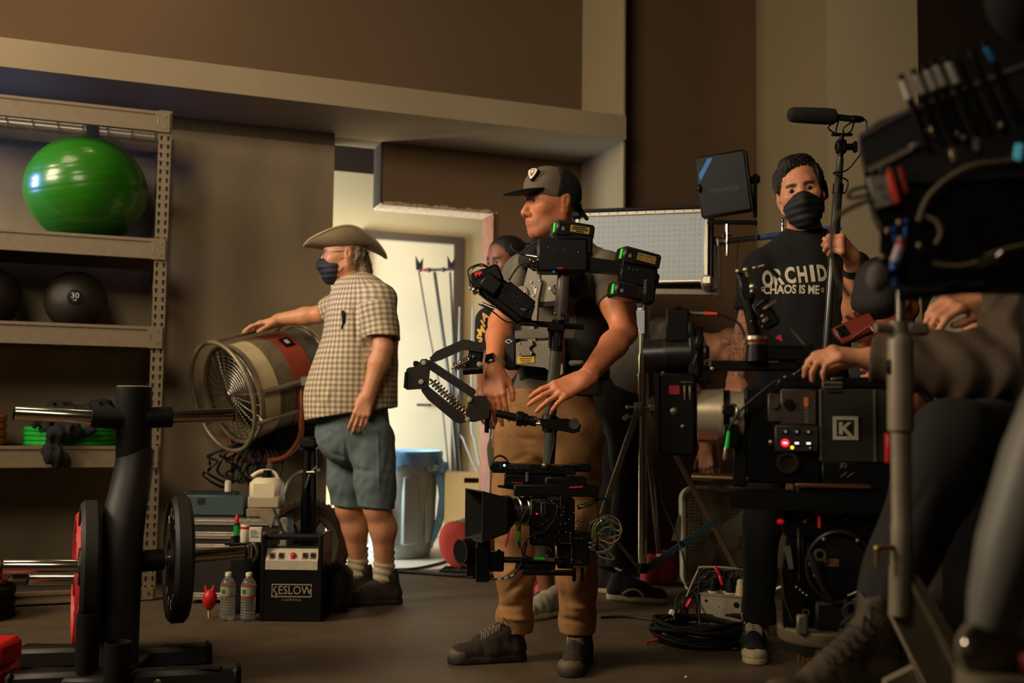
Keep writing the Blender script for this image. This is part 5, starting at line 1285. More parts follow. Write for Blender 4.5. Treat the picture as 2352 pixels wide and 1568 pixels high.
for j in range(nR):
 t=j/(nR-1)
 for i in range(nA):
  a=2*math.pi*i/nA;c,s_=math.cos(a),math.sin(a)
  R_=.096+t*(.092+.012*c*c);rl=.083+t*.072
  z=-.006+(t**1.4)*(.086*abs(s_)**1.7)+t**1.2*(.016*max(c,0)**2-.062*max(-c,0)**2)+.003*math.sin(5*a)*t
  P.append(Hr.p(R_*c,rl*s_*(1-.28*t*t),z))
  P.append(Hr.p(R_*c,rl*s_*(1-.28*t*t),z+.006))
def gi(j,i,k):return(j*nA+i%nA)*2+k
fs=[]
for j in range(nR-1):
 for i in range(nA):fs+=[(gi(j,i,1),gi(j+1,i,1),gi(j+1,i+1,1),gi(j,i+1,1)),(gi(j,i,0),gi(j,i+1,0),gi(j+1,i+1,0),gi(j+1,i,0))]
for i in range(nA):fs.append((gi(nR-1,i,0),gi(nR-1,i+1,0),gi(nR-1,i+1,1),gi(nR-1,i,1)))
mb.raw(P,fs);br=obj('hat_brim',mb,M_HAT,hc,sharp=60)
mb=MB();mb.t([Hr.p((.196 if True else 0)*math.cos(a)*(1 if math.cos(a)>0 else 1.0),.155*.72*math.sin(a),-.001+.086*abs(math.sin(a))**1.7+.016*max(math.cos(a),0)**2-.062*max(-math.cos(a),0)**2+.003*math.sin(5*a))for a in[2*math.pi*k/64 for k in range(64)]],.0048,6,0,True);obj('brim_edge',mb,mat('pale_brim_binding',(178,158,118),0.8),hc)
mb=MB();mb.rings([(Hr.p(.100*math.cos(a),.0865*math.sin(a),.016+.004*math.sin(3*a)),.006)for a in[2*math.pi*k/40 for k in range(40)]],6,closed=True);obj('hat_band',mb,mat('braided_hat_band',(70,52,36),0.8,0,.4,200),hc)
# checked shirt
def plaid():
 m=bpy.data.materials.new('checked_shirt_cloth');m.use_nodes=True;N,L=m.node_tree.nodes,m.node_tree.links;P=N['Principled BSDF'];P.inputs['Roughness'].default_value=.85
 a=N.new('ShaderNodeAttribute');a.attribute_name='pl';sx=N.new('ShaderNodeSeparateXYZ');L.new(a.outputs['Vector'],sx.inputs[0])
 def st(sock,period,lo_,hi2):
  k=N.new('ShaderNodeMath');k.operation='MULTIPLY';k.inputs[1].default_value=1/period;L.new(sock,k.inputs[0])
  f=N.new('ShaderNodeMath');f.operation='FRACT';L.new(k.outputs[0],f.inputs[0])
  mr=N.new('ShaderNodeMath');mr.operation='PINGPONG';mr.inputs[1].default_value=.5;L.new(f.outputs[0],mr.inputs[0])
  r=N.new('ShaderNodeMapRange');r.inputs['From Min'].default_value=lo_;r.inputs['From Max'].default_value=hi2;L.new(mr.outputs[0],r.inputs['Value']);return r.outputs[0]
 h_,v_=st(sx.outputs['Y'],.0255,.22,.30),st(sx.outputs['X'],.0255,.22,.30)
 ad=N.new('ShaderNodeMath');ad.operation='ADD';L.new(h_,ad.inputs[0]);L.new(v_,ad.inputs[1])
 hf=N.new('ShaderNodeMath');hf.operation='MULTIPLY';hf.inputs[1].default_value=.5;L.new(ad.outputs[0],hf.inputs[0])
 r=N.new('ShaderNodeValToRGB');L.new(hf.outputs[0],r.inputs[0]);el=r.color_ramp.elements
 el[0].color=(*lin((206,190,156)),1);el[1].color=(*lin((126,110,88)),1);e2=el.new(.5);e2.color=(*lin((166,148,118)),1);L.new(r.outputs[0],P.inputs['Base Color']);return m
M_PLAID=plaid()
F=Field(*bbox([sL,sR,eL,eR,nk,Hh(700,950),Hh(915,985)],.17),.005)
F.chain([(nk+V((0,0,-.01)),.085,.9),(Hh(826,700,5.05),.150,1.15),(Hh(829,760,5.04),.166,1.2),(Hh(816,850,5.04),.196,.98),(Hh(807,910,5.04),.210,.92),(Hh(806,965,5.04),.218,.90)],.05,cl_)
F.seg(nk,sL+UP*.01,.07,.072,.05);F.seg(nk,sR,.07,.066,.05)
sleeve(F,sL,eL,.084,.082,.80,.3,V((-.15,0,0)),folds(.004,26,33));sleeve(F,sR,eR,.074,.068,.72)
F.wrinkle(folds(.004,22,31,(1,1,1.8)))
F.wrinkle(creases([(Hh(815,700,4.86),Hh(822,790,4.84),.011,.016),(Hh(830,770,4.85),Hh(850,800,4.83),.010,.010),(Hh(885,700,4.9),Hh(900,760,4.92),.012,.012),(Hh(720,900,4.9),Hh(745,945,4.88),.012,.010),(Hh(765,880,4.84),Hh(740,940,4.86),.014,-.008),(Hh(870,880,4.86),Hh(905,960,4.9),.014,.016),(Hh(900,850,4.92),Hh(912,900,4.95),.014,.014),(Hh(855,900,4.84),Hh(880,960,4.86),.012,-.010)]))
F.hem(Hh(795,952,5.04),V((.16,0,-1)),(Hh(806,965,5.04),.30),.06)
F.ell(nk+V((0,0,.062))+cf*.02,(.080,.078,.062),.01,None,'sub');F.seg(nk+cf*.11+UP*-.05,nk+cf*.10+UP*.04,.01,.035,.01,mode='sub')
def pl_attr(v):
 c0=np.array(Hh(812,850,5.04));d=v-c0;a=np.arctan2(d@np.array(cl_),d@np.array(cf));out=np.stack([a*.20,v[:,2],0*a],1)
 for s_,e_ in((sL,eL),(sR,eR)):
  s0,e0=np.array(s_),np.array(e_);ab=e0-s0;L_=np.linalg.norm(ab);ab/=L_;r=v-s0;t=r@ab;q=r-t[:,None]*ab;u_,w_=perp(V([float(x)for x in ab]));rad=np.linalg.norm(q,axis=1)
  an=np.arctan2(q@np.array(w_),q@np.array(u_));m_=(t>.02)&(rad<.098)&(np.abs(d@np.array(cl_))>.115);out[m_]=np.stack([an*.07,t,0*t],1)[m_]
 return out
shirt=fobj('checked_shirt',F,M_PLAID,cow,1,attrs={'pl':pl_attr})
F=Field(*bbox([nk],.17),.0045);F.chain([(nk+UP*.012,.094,.95),(nk+UP*.052-cf*.01,.086,.95)],.02,cl_);F.plane(nk+UP*.058,UP-cf*.35);F.plane(nk-UP*.004,-UP-cf*.6);F.seg(nk,nk+UP*.12,.074,.08,.01,mode='sub');F.seg(nk+cf*.12-UP*.05,nk+cf*.10+UP*.06,.02,.05,.01,mode='sub')
fobj('collar',F,M_PLAID,shirt,1,attrs={'pl':pl_attr})
pc_=Hh(812,940,5.04)
bvh=BVHTree.FromPolygons([q.co+WO[shirt.name]for q in shirt.data.vertices],[tuple(p_.vertices)for p_ in shirt.data.polygons])
for y in(735,775,815,855,897):
 h_=bvh.ray_cast(Hh(812,y,5.04)+V((-.6*.99,-.6*.55,0)),V((.87,.48,0)))
 if h_[0]:mb=MB();mb.c(h_[0]-h_[1]*-.001,h_[0]+h_[1]*.003,.0055,n=12);obj('button',mb,K_WHT,shirt)
h_=bvh.ray_cast(Hh(752,705,4.4),V((0,1,0)))
c_=h_[0]if h_[0]else Hh(752,705,4.95);mb=MB();mb.ob(c_+V((-.004,-.008,0)),(.016,.016,.062),ang=5,bev=.005);mb.c(c_+V((-.006,-.008,-.03)),c_+V((-.012,-.01,-.055)),.004);obj('clip_microphone',mb,K_PLA,cow,label='small black device clipped at the collar')
# denim shorts
M_DEN=mat('faded_denim',(92,106,106),0.85,0,0.14,26,0.2,500)
F=Field(*bbox([Hh(812,950),hL,hR,kL,kR],.20),.005)
F.chain([(Hh(812,930,5.05),.165,.95),(Hh(812,990,5.05),.178,.95)],.03,cl_)
F.chain([(hL,.108),(hL.lerp(kL,.6),.098),(kL-UP*.02,.088)],.03);F.chain([(hR,.105),(hR.lerp(kR,.6),.094),(kR-UP*.02,.082)],.03)
F.wrinkle(folds(.0055,20,41,(1,1,.8)));F.wrinkle(folds(.002,60,42));F.plane(Hh(812,930,5.05),(0,0,1))
F.wrinkle(creases([(Hh(760,1035,4.95),Hh(800,1060,4.88),.012,.012),(Hh(800,1075,4.88),Hh(860,1085,4.86),.010,.010),(Hh(795,1000,4.9),Hh(800,1130,4.9),.010,.014),(Hh(866,960,4.87),Hh(872,1150,4.87),.004,-.005),(Hh(735,985,4.98),Hh(790,1000,4.9),.010,.012)]))
F.hem(kL-UP*.0,V((-.08,0,-1)),(kL-UP*.03,.125),.05);F.hem(kR+UP*.005,V((-.1,0,-1)),(kR-UP*.03,.115),.05)
sh_=fobj('denim_shorts',F,M_DEN,cow,1)
mb=MB()
for kk_,r,lift in((kL,.089,.008),(kR,.083,.012)):mb.rings([(kk_+UP*lift+V((math.cos(a),math.sin(a),.08*math.cos(a)))*r,.0045)for a in[2*math.pi*i/40 for i in range(40)]],6,closed=True)
# socks and shoes
M_SOCK=mat('cream_sock',(178,160,126),0.9,0,0.08,120,0.2,400)
for a_,kk_ in((aL,kL),(aR,kR)):
 F=Field(*bbox([a_+UP*.06,a_-UP*.06],.10),.004);F.chain([(a_+UP*.075,.050),(a_+UP*.0,.049),(a_-UP*.055,.050)],.01)
 F.wrinkle(lambda x,y,z:.0028*np.sin((z*190)+x*30));F.hem(a_+UP*.075,UP+V((.05,0,0)),(a_+UP*.09,.09),.03,.009);fobj('sock',F,M_SOCK,cow,1)
M_SUE=mat('dark_suede',(44,36,27),0.9,0,0.25,40,0.2,300)
shoe(cow,V((aL.x+.085,aL.y+.02,0)),V((aL.x-.185,aL.y-.06,0)),1,M_SUE,mat('black_sole',(26,22,18),.7),hi=.02)
shoe(cow,V((aR.x+.085,aR.y+.02,0)),V((aR.x-.185,aR.y-.06,0)),1,M_SUE,mat('black_sole',(26,22,18),.7),hi=.02)
# ------------------------------------------------------------------ 3. the boom operator
DM=3.95
def Bm(px,py,d=DM):return Q(px,py,d)
bf=hd(6);bl_=UP.cross(bf)
ru=V((.20,0,.98));H3=Fr(Bm(1838,446,3.93),hd(14)+V((0,0,-.03)),V((-.17,0,1)))
boom=thing('person','masked man in a black t-shirt lettered in white, holding the boom pole','person',V((Bm(1800,1500).x,DM,0)))
nk=Bm(1850,556,3.98);bsL,beL=Bm(1958,618,3.96),Bm(1966,756,3.84);bsR,beR,bwR=Bm(1746,618,3.98),Bm(1716,755,3.98),Bm(1690,868,3.88)
PT,PB=Q(1930,362,3.66),Q(1893,872,3.62)
pg=Q(1915,568,3.645);pdir=unit(PT-PB)
gd=unit(V((-.62,-.62,.40)));gb=unit(V((.72,-.68,.12)))
bwL=pg-gd*.062+gb*.040-UP*.012
bhL,bkL,baL=Bm(1870,960,3.98),Bm(1868,1200,4.02),Bm(1880,1430,4.14);bhR,bkR,baR=Bm(1768,960,3.98),Bm(1752,1200,4.03),Bm(1742,1430,4.12)
F=Field(*bbox([H3.o+UP*.1,bsL,beL,bwL,bsR,beR,bwR,baL,baR,pg,Bm(1680,960,3.85)],.13),.0046)
head(F,H3,1.06,jaw=1.04,lid=.0066,low=.0076);F.seg(H3.p(-.015,0,-.05),nk,.058,.064,.03)
F.chain([(nk,.07,.8),(Bm(1850,660,3.98),.15,.62),(Bm(1846,820,3.98),.135,.7),(Bm(1822,940,3.98),.14,.7)],.04,bf)
F.chain([(bsL,.054),(beL,.044)],.03);F.chain([(beL,.044),(beL.lerp(bwL,.3),.044),(bwL,.029)],.02);F.chain([(bsR,.054),(beR,.042),(beR.lerp(bwR,.3),.043),(bwR,.029)],.02)
for h_,kk_,a_ in((bhL,bkL,baL),(bhR,bkR,baR)):F.chain([(h_,.07),(kk_,.05),(a_,.036)],.03);F.seg(a_,a_-UP*.06,.036,.04,.02)
hand(F,bwL,gd,gb,1,((1.15,1.25,.8),)*4,.02,1.0,(.55,.9,.6),.9)
hand(F,bwR,V((-.15,-.1,-.98)),V((-.6,-.75,0)),-1,((.4,.5,.3),)*4,.04,1.0)
seg_=(np.array(beR),np.array(bwR))
def tattoo(v,c):
 ab=seg_[1]-seg_[0];t=((v-seg_[0])@ab)/(ab@ab);r=np.linalg.norm(v-seg_[0]-np.clip(t,0,1)[:,None]*ab,axis=1);m_=(r<.07)&(t>-.15)&(t<1.05)
 n_=np.sin(v[:,0]*160+3*np.sin(v[:,2]*120))*np.sin(v[:,2]*190+2.5*np.sin(v[:,0]*170));w=(np.clip(n_*2.2,0,1)*.6*m_)[:,None];return c*(1-w)+np.array(lin((70,62,50)))*w
fobj('body',F,skinmat('boom_man_skin'),boom,1,skin_col((200,134,96),H3,1.06,(160,92,76),(30,22,16),(150,110,84),tattoo,bu=.0205))
eyes(boom,H3,1.06,-.12,(34,24,18),(118,108,96))
mask(boom,H3,1.06,M_MASK)
F=Field([q-.18 for q in H3.o],[q+.19 for q in H3.o],.004);p=lambda a,b,c:H3.p(a*1.06,b*1.06,c*1.06)
F.ell(p(-.020,0,.050),(.108,.087,.092),.02,H3.R);F.seg(p(.055,-.03,.098),p(-.02,.03,.112),.034,.034,.04);F.ell(p(-.05,0,.0),(.075,.084,.06),.03,H3.R)
for q in(1,-1):F.ell(p(.012,q*.068,.045),(.05,.022,.052),.02,H3.R)
F.ell(p(.105,.0,.028),(.066,.060,.062),.012,H3.R,'sub');F.plane(p(.03,0,-.02),H3.f*.8-H3.u*.45);F.plane(p(-.05,0,-.055),-H3.u)
for q in(1,-1):F.ell(p(.0,q*.092,-.004),(.034,.028,.042),.004,H3.R,'sub')
F.wrinkle(lambda x,y,z:.0016*np.sin(x*420+40*z)+.0012*np.sin(z*300+x*200));fobj('hair',F,M_HAIRD,boom,1,label='slicked back dark hair')
mb=MB();hpc=H3.p(-.062,.080,.012);mb.l([(.001,-.012),(.030,-.012),(.040,-.004),(.042,.012),(.034,.024),(.001,.028)],hpc,H3.l,24);hpo=obj('headphone_cup',mb,K_RUB,boom)
M_BTEE=mat('black_tee_cloth',(19,18,16),0.92,0,0.15,90,0.12,600)
F=Field(*bbox([nk,bsL,bsR,beL,beR,Bm(1822,960,3.98)],.19),.005)
F.chain([(nk-UP*.014,.080,.82),(Bm(1850,600,3.98),.140,.7),(Bm(1851,670,3.98),.180,.66),(Bm(1846,820,3.98),.168,.72),(Bm(1832,960,3.98),.172,.74)],.04,bf)
F.seg(nk-UP*.01,bsL,.06,.066,.05);F.seg(nk-UP*.01,bsR,.06,.066,.05);sleeve(F,bsL,beL,.068,.066,.58);sleeve(F,bsR,beR,.068,.064,.70)
F.wrinkle(folds(.0035,24,51,(1,1,1.6)));F.hem(Bm(1832,945,3.98),(0,0,-1),(Bm(1832,965,3.98),.26),.05)
F.ell(nk+UP*.052+bf*.012,(.070,.064,.056),.008,None,'sub')
bt=fobj('t_shirt',F,M_BTEE,boom,1)
M_PRT=mat('cream_shirt_print',(196,186,160),0.8,0,0.18,60)
km=3.84/FPX
mb=MB();xs=[1774,1796,1821,1847,1869,1891]
for ch_,x_,dy in zip('ORCHID',xs,(6,2,0,-1,-3,-4)):mb.tx(ch_,52*km,Q(x_,631+dy,3.84),(1,0,.06),(-.08,0,1),0,.60 if ch_!='I' else .95,.045)
decal('shirt_lettering',bt,mb,M_PRT,(0,1,0),label='white ORCHID lettering on the chest')
mb=MB();mb.tx('CHAOS IS ME',28*km,Q(1824,663,3.84),(1,0,-.035),(.03,0,1),0,.72,.035)
decal('shirt_slogan',bt,mb,M_PRT,(0,1,0),label='white slogan CHAOS IS ME')
mb=MB()
for x_,y_ in((1763,657),(1891,664)):
 c_=Q(x_,y_,3.84);mb.l([(4.6*km,0),(4.6*km,.0002),(1.8*km,.0002),(1.8*km,0)],c_,(0,1,0),14,close=True);mb.ob(c_-UP*4.8*km,(5*km,.0004,4.4*km))
decal('shirt_emblem',bt,mb,M_PRT,(0,1,0),maxlen=.006)
M_BTR=mat('black_trousers',(18,17,15),0.9,0,0.15,60)
F=Field(*bbox([Bm(1822,930,3.98),bhL,bhR,baL,baR],.17),.006);F.chain([(Bm(1820,925,3.98),.160,.72),(Bm(1820,965,3.98),.165,.72)],.03,bf)
for h_,kk_,a_ in((bhL,bkL,baL),(bhR,bkR,baR)):F.chain([(h_,.088),(kk_,.070),(a_+UP*.05,.060),(a_,.062)],.03)
F.wrinkle(folds(.004,22,61));F.plane(Bm(1820,915,3.98),(0,0,1))
for a_ in(baL,baR):F.hem(a_+UP*.0,-UP,(a_-UP*.02,.10),.03)
fobj('trousers',F,M_BTR,boom,1)
M_CVS=mat('black_canvas',(24,22,19),0.85,0,0.15,100,0.2,500);M_WSOL=mat('dirty_white_rubber',(176,158,124),0.7,0,0.15,30);M_WLC=mat('cream_lace',(190,176,146),0.85)
shoe(boom,V((baR.x-.0,4.20,0)),V((floor_at(1722,3.95).x,3.90,0)),1,M_CVS,M_WSOL,M_WLC,hi=.01,toecap=M_WSOL)
shoe(boom,V((baL.x+.0,4.20,0)),V((baL.x+.05,3.92,0)),1,M_CVS,M_WSOL,M_WLC,hi=.01,toecap=M_WSOL)
mb=MB();fd=unit(bwL-beL);u_,w_=perp(fd);wc=bwL-fd*.055
for o_ in(-.008,0,.008):mb.rings([(wc+fd*o_+(u_*math.cos(a)+w_*math.sin(a))*.034,.0045)for a in[2*math.pi*k/24 for k in range(24)]],6,closed=True)
obj('wrist_strap',mb,K_RUB,boom)
# boom pole with microphone (held, so a thing of its own)
bp=thing('boom_microphone','black boom pole with a foam covered microphone held up by the masked man','microphone',PB-pdir*.55)
mb=MB();mb.rings([(PB-pdir*.55,.0155),(PB,.0155),(PB+pdir*.25,.0145),(pg,.0165),(PT-pdir*.12,.0165),(PT-pdir*.115,.0135),(PT,.012)],18);po=obj('pole',mb,mat('dark_carbon_pole',(44,42,36),0.3,0.0,.1,60,coat=.4),bp)
for t_ in(.115,.30):mb=MB();a=PT-pdir*t_;mb.c(a-pdir*.018,a+pdir*.018,.0185,n=18);obj('pole_collar',mb,K_PLA,po)
mb=MB();a=PT+pdir*.0;mb.c(a-pdir*.01,a+pdir*.02,.010);mb.ob(a+pdir*.04,(.035,.03,.05),bev=.006);mb.c(a+pdir*.04+V((-.02,0,0)),a+pdir*.04+V((.045,0,0)),.012);mb.ob(a+pdir*.04+V((.05,0,0)),(.014,.02,.04),bev=.004);mb.c(a+pdir*.06,a+pdir*.085,.008);sm_=obj('swivel_mount',mb,K_PLA,bp)
mb=MB();mb.c(a-pdir*.035,a-pdir*.01,.0118,n=16);obj('copper_ring',mb,mat('copper_ring',(140,84,50),.4,.6),po)
mic0,mic1,mic2=Q(1808,263,3.66),Q(1920,268,3.66),Q(1976,274,3.66);md=unit(mic1-mic0);L_=(mic1-mic0).length
mb=MB();mb.l([(.001,0),(.014,.002),(.022,.008),(.0265,.02),(.0285,.06),(.0295,L_*.8),(.0275,L_-.006),(.02,L_),(.001,L_)],mic0,md,28);obj('foam_windscreen',mb,K_MAT,bp)
mb=MB();mb.rings([(mic1-md*.02,.0115),(mic2-md*.03,.0115),(mic2-md*.028,.0135),(mic2,.012),(mic2+md*.012,.007)],18);obj('microphone_body',mb,K_BLK,bp)
mb=MB();b0=a+pdir*.085
for q in(-.035,.02):
 for s_ in(-1,1):mb.t([b0+md*q*.5,b0+md*(q+.018*s_)+V((0,0,.02))+V((0,.012*s_,0)),(mic1+md*(q+.045))-UP*.012],.0028,6,4)
mb.ob(b0,(.075,.016,.010),bev=.003);obj('shock_mount',mb,K_PLA,bp)
mb=MB();mb.t([mic2+md*.01,mic2+V((.022,0,-.012)),mic2+V((.018,0,-.09)),mic2+V((-.02,-.01,-.15)),PT-pdir*.05+V((.02,-.01,0)),PT-pdir*.06+V((-.025,-.015,0)),PT-pdir*.075+V((.0,-.02,0)),PT-pdir*.09+V((.03,-.01,0)),PT-pdir*.13+V((.022,-.015,0)),PT-pdir*.13+V((0,-.018,0))],.003,6,5);obj('microphone_cable',mb,K_CBL,bp)
# ================================================================ STABILISER ARM AND SLED
DA=3.62;PA=pf(1030,880,DA)
arm=thing('spring_arm','black spring arm reaching from the harness to the gimbal handle','arm',Q(1030,980,DA))
M_ARM=mat('satin_black_arm',(44,40,34),0.38,0.2,0.12,60);M_BOLT=mat('pale_bolt',(200,192,172),0.35,.5)
def A_(name,mb,m,par=arm,**k):return obj(name,mb,m,par,**k)
def bar(p,q,w,d0,d1,m=None,mb=None,taper=1.0):
 """flat bar in px frame from p to q (x,y), half width w, depth range d0..d1"""
 mb=mb or MB(M=PA);dx,dy=q[0]-p[0],q[1]-p[1];L_=math.hypot(dx,dy);nx,ny=-dy/L_,dx/L_;ux,uy=dx/L_,dy/L_
 P=[]
 for(c,s_,ww)in((p,-1,w),(q,1,w*taper)):
  pts=[(c[0]+nx*ww*math.cos(a)*s_*-1+ux*s_*ww*math.sin(a)*.6,c[1]+ny*ww*math.cos(a)*s_*-1+uy*s_*ww*math.sin(a)*.6)for a in[math.pi*k/6 for k in range(7)]]
  P+=pts
 mb.pr(P,d0,d1);return mb
mb=MB(M=PA);mb.pr([(934,850),(938,846),(958,842),(968,826),(980,825),(987,832),(984,888),(978,893),(936,896),(930,892)],-14,14);eb=A_('elbow_bracket',mb,M_ARM)
mb=MB(M=PA);mb.pr([(931,856),(938,856),(936,892),(929,892)],-18,18);mb.ob((955,0,836),(12,20,12),bev=2);A_('bracket_hinge',mb,K_PLA,eb)
mb=MB(M=PA);mb.pr([(1078,918),(1084,908),(1118,908),(1126,930),(1124,958),(1092,968),(1074,966),(1072,950)],-13,13);wb_=A_('wrist_bracket',mb,M_ARM)
def bolts(par,L_):
 for x,y in L_:
  mb=MB(M=PA);mb.l([(.1,-21),(2.0,-21),(2.6,-18.5)],(x,0,y),(0,1,0),12);mb.l([(2.6,-18.5),(5.4,-18.5),(6.2,-17),(6.2,-12)],(x,0,y),(0,1,0),20,close=True);A_('bolt',mb,M_BOLT,par)
bolts(eb,((974,834),(969,878)));bolts(wb_,((1080,917),(1076,962)))
mb=bar((984,836),(1086,902),10,-11,11);A_('forearm_link',mb,M_ARM)
mb=MB(M=PA);mb.pr([(966,886),(980,884),(1066,952),(1074,968),(1058,972),(1046,968),(984,918),(970,900)],-12,12);A_('forearm_link',mb,M_ARM)
mb=MB(M=PA);mb.pr([(985,822),(1000,806),(1062,778),(1074,779),(1100,786),(1112,796),(1110,808),(1062,802),(1010,826),(990,832)],6,22);A_('upper_link',mb,M_ARM)
def spring(p,q,r,n,wr,dep):
 mb=MB(M=PA);dx,dy=q[0]-p[0],q[1]-p[1];L_=math.hypot(dx,dy);ux,uy=dx/L_,dy/L_
 pts=[]
 for i in range(n*10+1):
  t=i/(n*10);a=2*math.pi*i/10;c,s_=r*math.cos(a),r*math.sin(a);pts.append((p[0]+dx*t-uy*c,dep+s_,p[1]+dy*t+ux*c))
 mb.t(pts,wr,6);o_=A_('spring',mb,mat('warm_spring_steel',(150,132,104),.3,.9));mb=MB(M=PA);mb.c((p[0]-ux*8,dep,p[1]-uy*8),(q[0]+ux*6,dep,q[1]+uy*6),2.6,n=10);A_('spring_rod',mb,K_STL,o_)
spring((993,876),(1072,948),8.5,12,1.7,0);spring((1042,842),(1078,824),9,6,2.0,16)
mb=MB(M=PA);mb.ob((1090,24,822),(34,26,62),ang=8,bev=5);mb.c((1062,18,850),(1108,20,846),10);ub=A_('shoulder_block',mb,K_BLK);bolts(ub,((1101,836),))
mb=MB(M=PA);mb.s((1087,8,818),(4,3,4),12,8);A_('blue_knob',mb,mat('blue_anodised',(70,110,160),.3,.5),ub)
mb=MB(M=PA);mb.rings([((1118,0,918),5),((1121,0,948),5.5),((1119,0,992),5.2)],14);mb.c((1120,0,940),(1120,0,962),9,n=14);A_('arm_post',mb,K_BLK)
# ---- sled ------------------------------------------------------------------
DSL=3.46;PS=pf(1270,900,DSL)
sled=thing('camera_sled','carbon post sled with batteries above, monitor and gimbal in front of the operator','camera rig',Q(1264,1066,DSL))
def S_(name,mb,m,par=sled,**k):return obj(name,mb,m,par,**k)
M_POST=mat('dark_green_grey_carbon',(66,70,62),0.32,0.1,0.08,60,coat=.3)
mb=MB(M=PS);mb.rings([((1293,0,624),14.5),((1284,0,735),14.5)],28);S_('upper_post',mb,mat('grey_post_tube',(92,84,74),.35,.2),label='greyer upper tube')
mb=MB(M=PS);mb.rings([((1281,0,735),15.5),((1277,0,806),15.5)],28);S_('post_clamp',mb,K_BLK)
mb=MB(M=PS);mb.rings([((1277,0,800),13.8),((1264,0,955),13.8)],28);S_('middle_post',mb,M_POST)
mb=MB(M=PS);mb.rings([((1269,0,892),15),((1268,0,905),15)],24);S_('post_band',mb,K_BLK)
mb=MB(M=PS);mb.rings([((1266,0,980),14.5),((1262,0,1066),13.2)],28);S_('lower_post',mb,M_POST)
# battery bay
mb=MB(M=PS);mb.b((1230,-34,548),(1346,34,626),5);bay=S_('battery_bay',mb,K_BLK)
mb=MB(M=PS)
for x,y in((1255,571),(1269,573),(1293,577),(1323,581)):mb.s((x,-34.5,y),(1.4,1,1.4),8,6)
S_('bay_screws',mb,K_CHR,bay);bay_s=0
mb=MB(M=PS);mb.ob((1236,-8,586),(3,50,66),bev=1);S_('bay_edge',mb,K_STL,bay)
mb=MB(M=PS);mb.ob((1268,-30,626),(3,4,3));S_('blue_lamp',mb,mat('blue_lamp',(30,90,255),.3,0,0,emit=2.0),bay)
mb=MB(M=PS);mb.b((1276,-35.6,617),(1290,-34,619.5));S_('red_line',mb,K_RTAPE,bay)
mb=MB(M=PS);mb.ob((1310,0,560),(94,58,46),ang=3,bev=4);S_('battery_mount',mb,K_PLA,bay)
mb=MB(M=PS);mb.l([(3,-30.5),(5,-30.5),(5,-29),(3,-29)],(1272,0,554),(0,1,0),16,close=True);S_('mount_ring',mb,K_WHT,bay)
def battery(nm,lab,c,ang,w,h,lines,front=True):
 o_=thing(nm,lab,'battery',PS@V((c[0],0,c[1]+h/2)),'slab batteries on the sled');
 R_=PS@Matrix.Translation((c[0],0,c[1]))@Matrix.Rotation(math.radians(-ang),4,'Y')
 # turned so that its narrow left end shows as in the photo
 R_=R_@Matrix.Rotation(math.radians(14),4,'Z')
 mb=MB(M=R_);mb.ob((0,0,0),(w,62,h),bev=5);b_=obj('battery_body',mb,mat('battery_plastic',(34,31,27),.38),o_)
 mb=MB(M=R_);mb.ob((-w/2-.2,-10,0),(1.2,14,h*.62));gl=obj('charge_gauge',mb,mat('green_gauge',(40,210,40),.4,0,0,emit=.55),o_,label='green glowing charge strip')
 mb=MB(M=R_);mb.l([(1.5,0),(2.6,0),(2.6,.6),(1.5,.6)],(-w/2-1.5,-10,0),(1,0,0),12,close=True);obj('gauge_mark',mb,K_WHT,gl)
 mb=MB(M=R_)
 for q in(-4,0):mb.ob((-w/2+17+q,-31.4,3),(1.6,1,8))
 obj('latch_lines',mb,K_WHT,o_)
 if lines:
  mb=MB(M=R_);mb.ob((9,-31.4,-1),(w*.50,1,h*.46));lb=obj('name_plate',mb,mat('tan_label',(196,158,88),.5),o_,label='tan name plate')
  mb=MB(M=R_)
  for i,t_ in enumerate(lines):
   if not isinstance(t_,str):mb.ob((9,-32.1,-1+(i-1)*h*.14),(t_*1.6,.6,h*.07));continue
   mb.tx(t_,h*(.20 if len(lines)==2 else .135),(9,-32.1,-1+(i-(len(lines)-1)/2)*h*(.20 if len(lines)==2 else .14)),(1,0,0),(0,0,-1),.01,1.0)
  obj('plate_text',mb,K_BLK,lb)
 return o_
battery('slab_battery','slab battery on top of the sled, below the chin of the operator',(1311,527),6,92,34,(20,24,12))
battery('slab_battery','slab battery at the right end of the sled, tilted, with a two line name plate',(1464,590),12,92,36,('BRIAN DEMOTT','(310) 745-7397'))
battery('slab_battery','lowest slab battery of the sled, in front of the sleeve',(1442,668),8,84,36,None)
mb=MB(M=PS);mb.pr([(1342,588),(1420,598),(1424,628),(1342,620)],-16,16);S_('rear_arm',mb,K_BLK)
mb=MB(M=PS);mb.ob((1462,0,632),(84,56,46),ang=10,bev=4);rm=S_('rear_mount',mb,K_PLA)
mb=MB(M=PS);mb.ob((1500,0,640),(22,40,34),ang=10,bev=6);mb.ob((1488,-4,672),(26,52,46),ang=8,bev=4);S_('rear_module',mb,K_BLK,rm)
mb=MB(M=PS)
for x,y,w,h in((1428,580,2,10),(1426,605,2,12),(1440,618,1.5,6),(1450,620,1.5,6),(1458,621,1.5,5),(1472,668,2,12),(1476,655,6,26)):mb.ob((x,-34,y),(w,2,h),ang=8)
S_('mount_glints',mb,K_STL,rm)
mb=MB(M=PS);mb.c((1214,-10,588),(1236,-14,592),6,n=14);mb.c((1205,-8,586),(1216,-10,588),4.4,n=12);S_('chrome_connector',mb,K_CHR,bay)
mb=MB(M=PS);mb.ob((1226,-12,606),(18,30,22),bev=2);mb.s((1238,-30,604),(3,2,5),10,8);mb.s((1218,-28,604),(3,2,4),10,8);S_('connector_block',mb,K_BLK,bay)
mb=MB(M=PS)
for x,y in((1232,600),(1238,608),(1222,604),(1214,600)):mb.s((x,-31,y),(2.4,2,3.2),10,8)
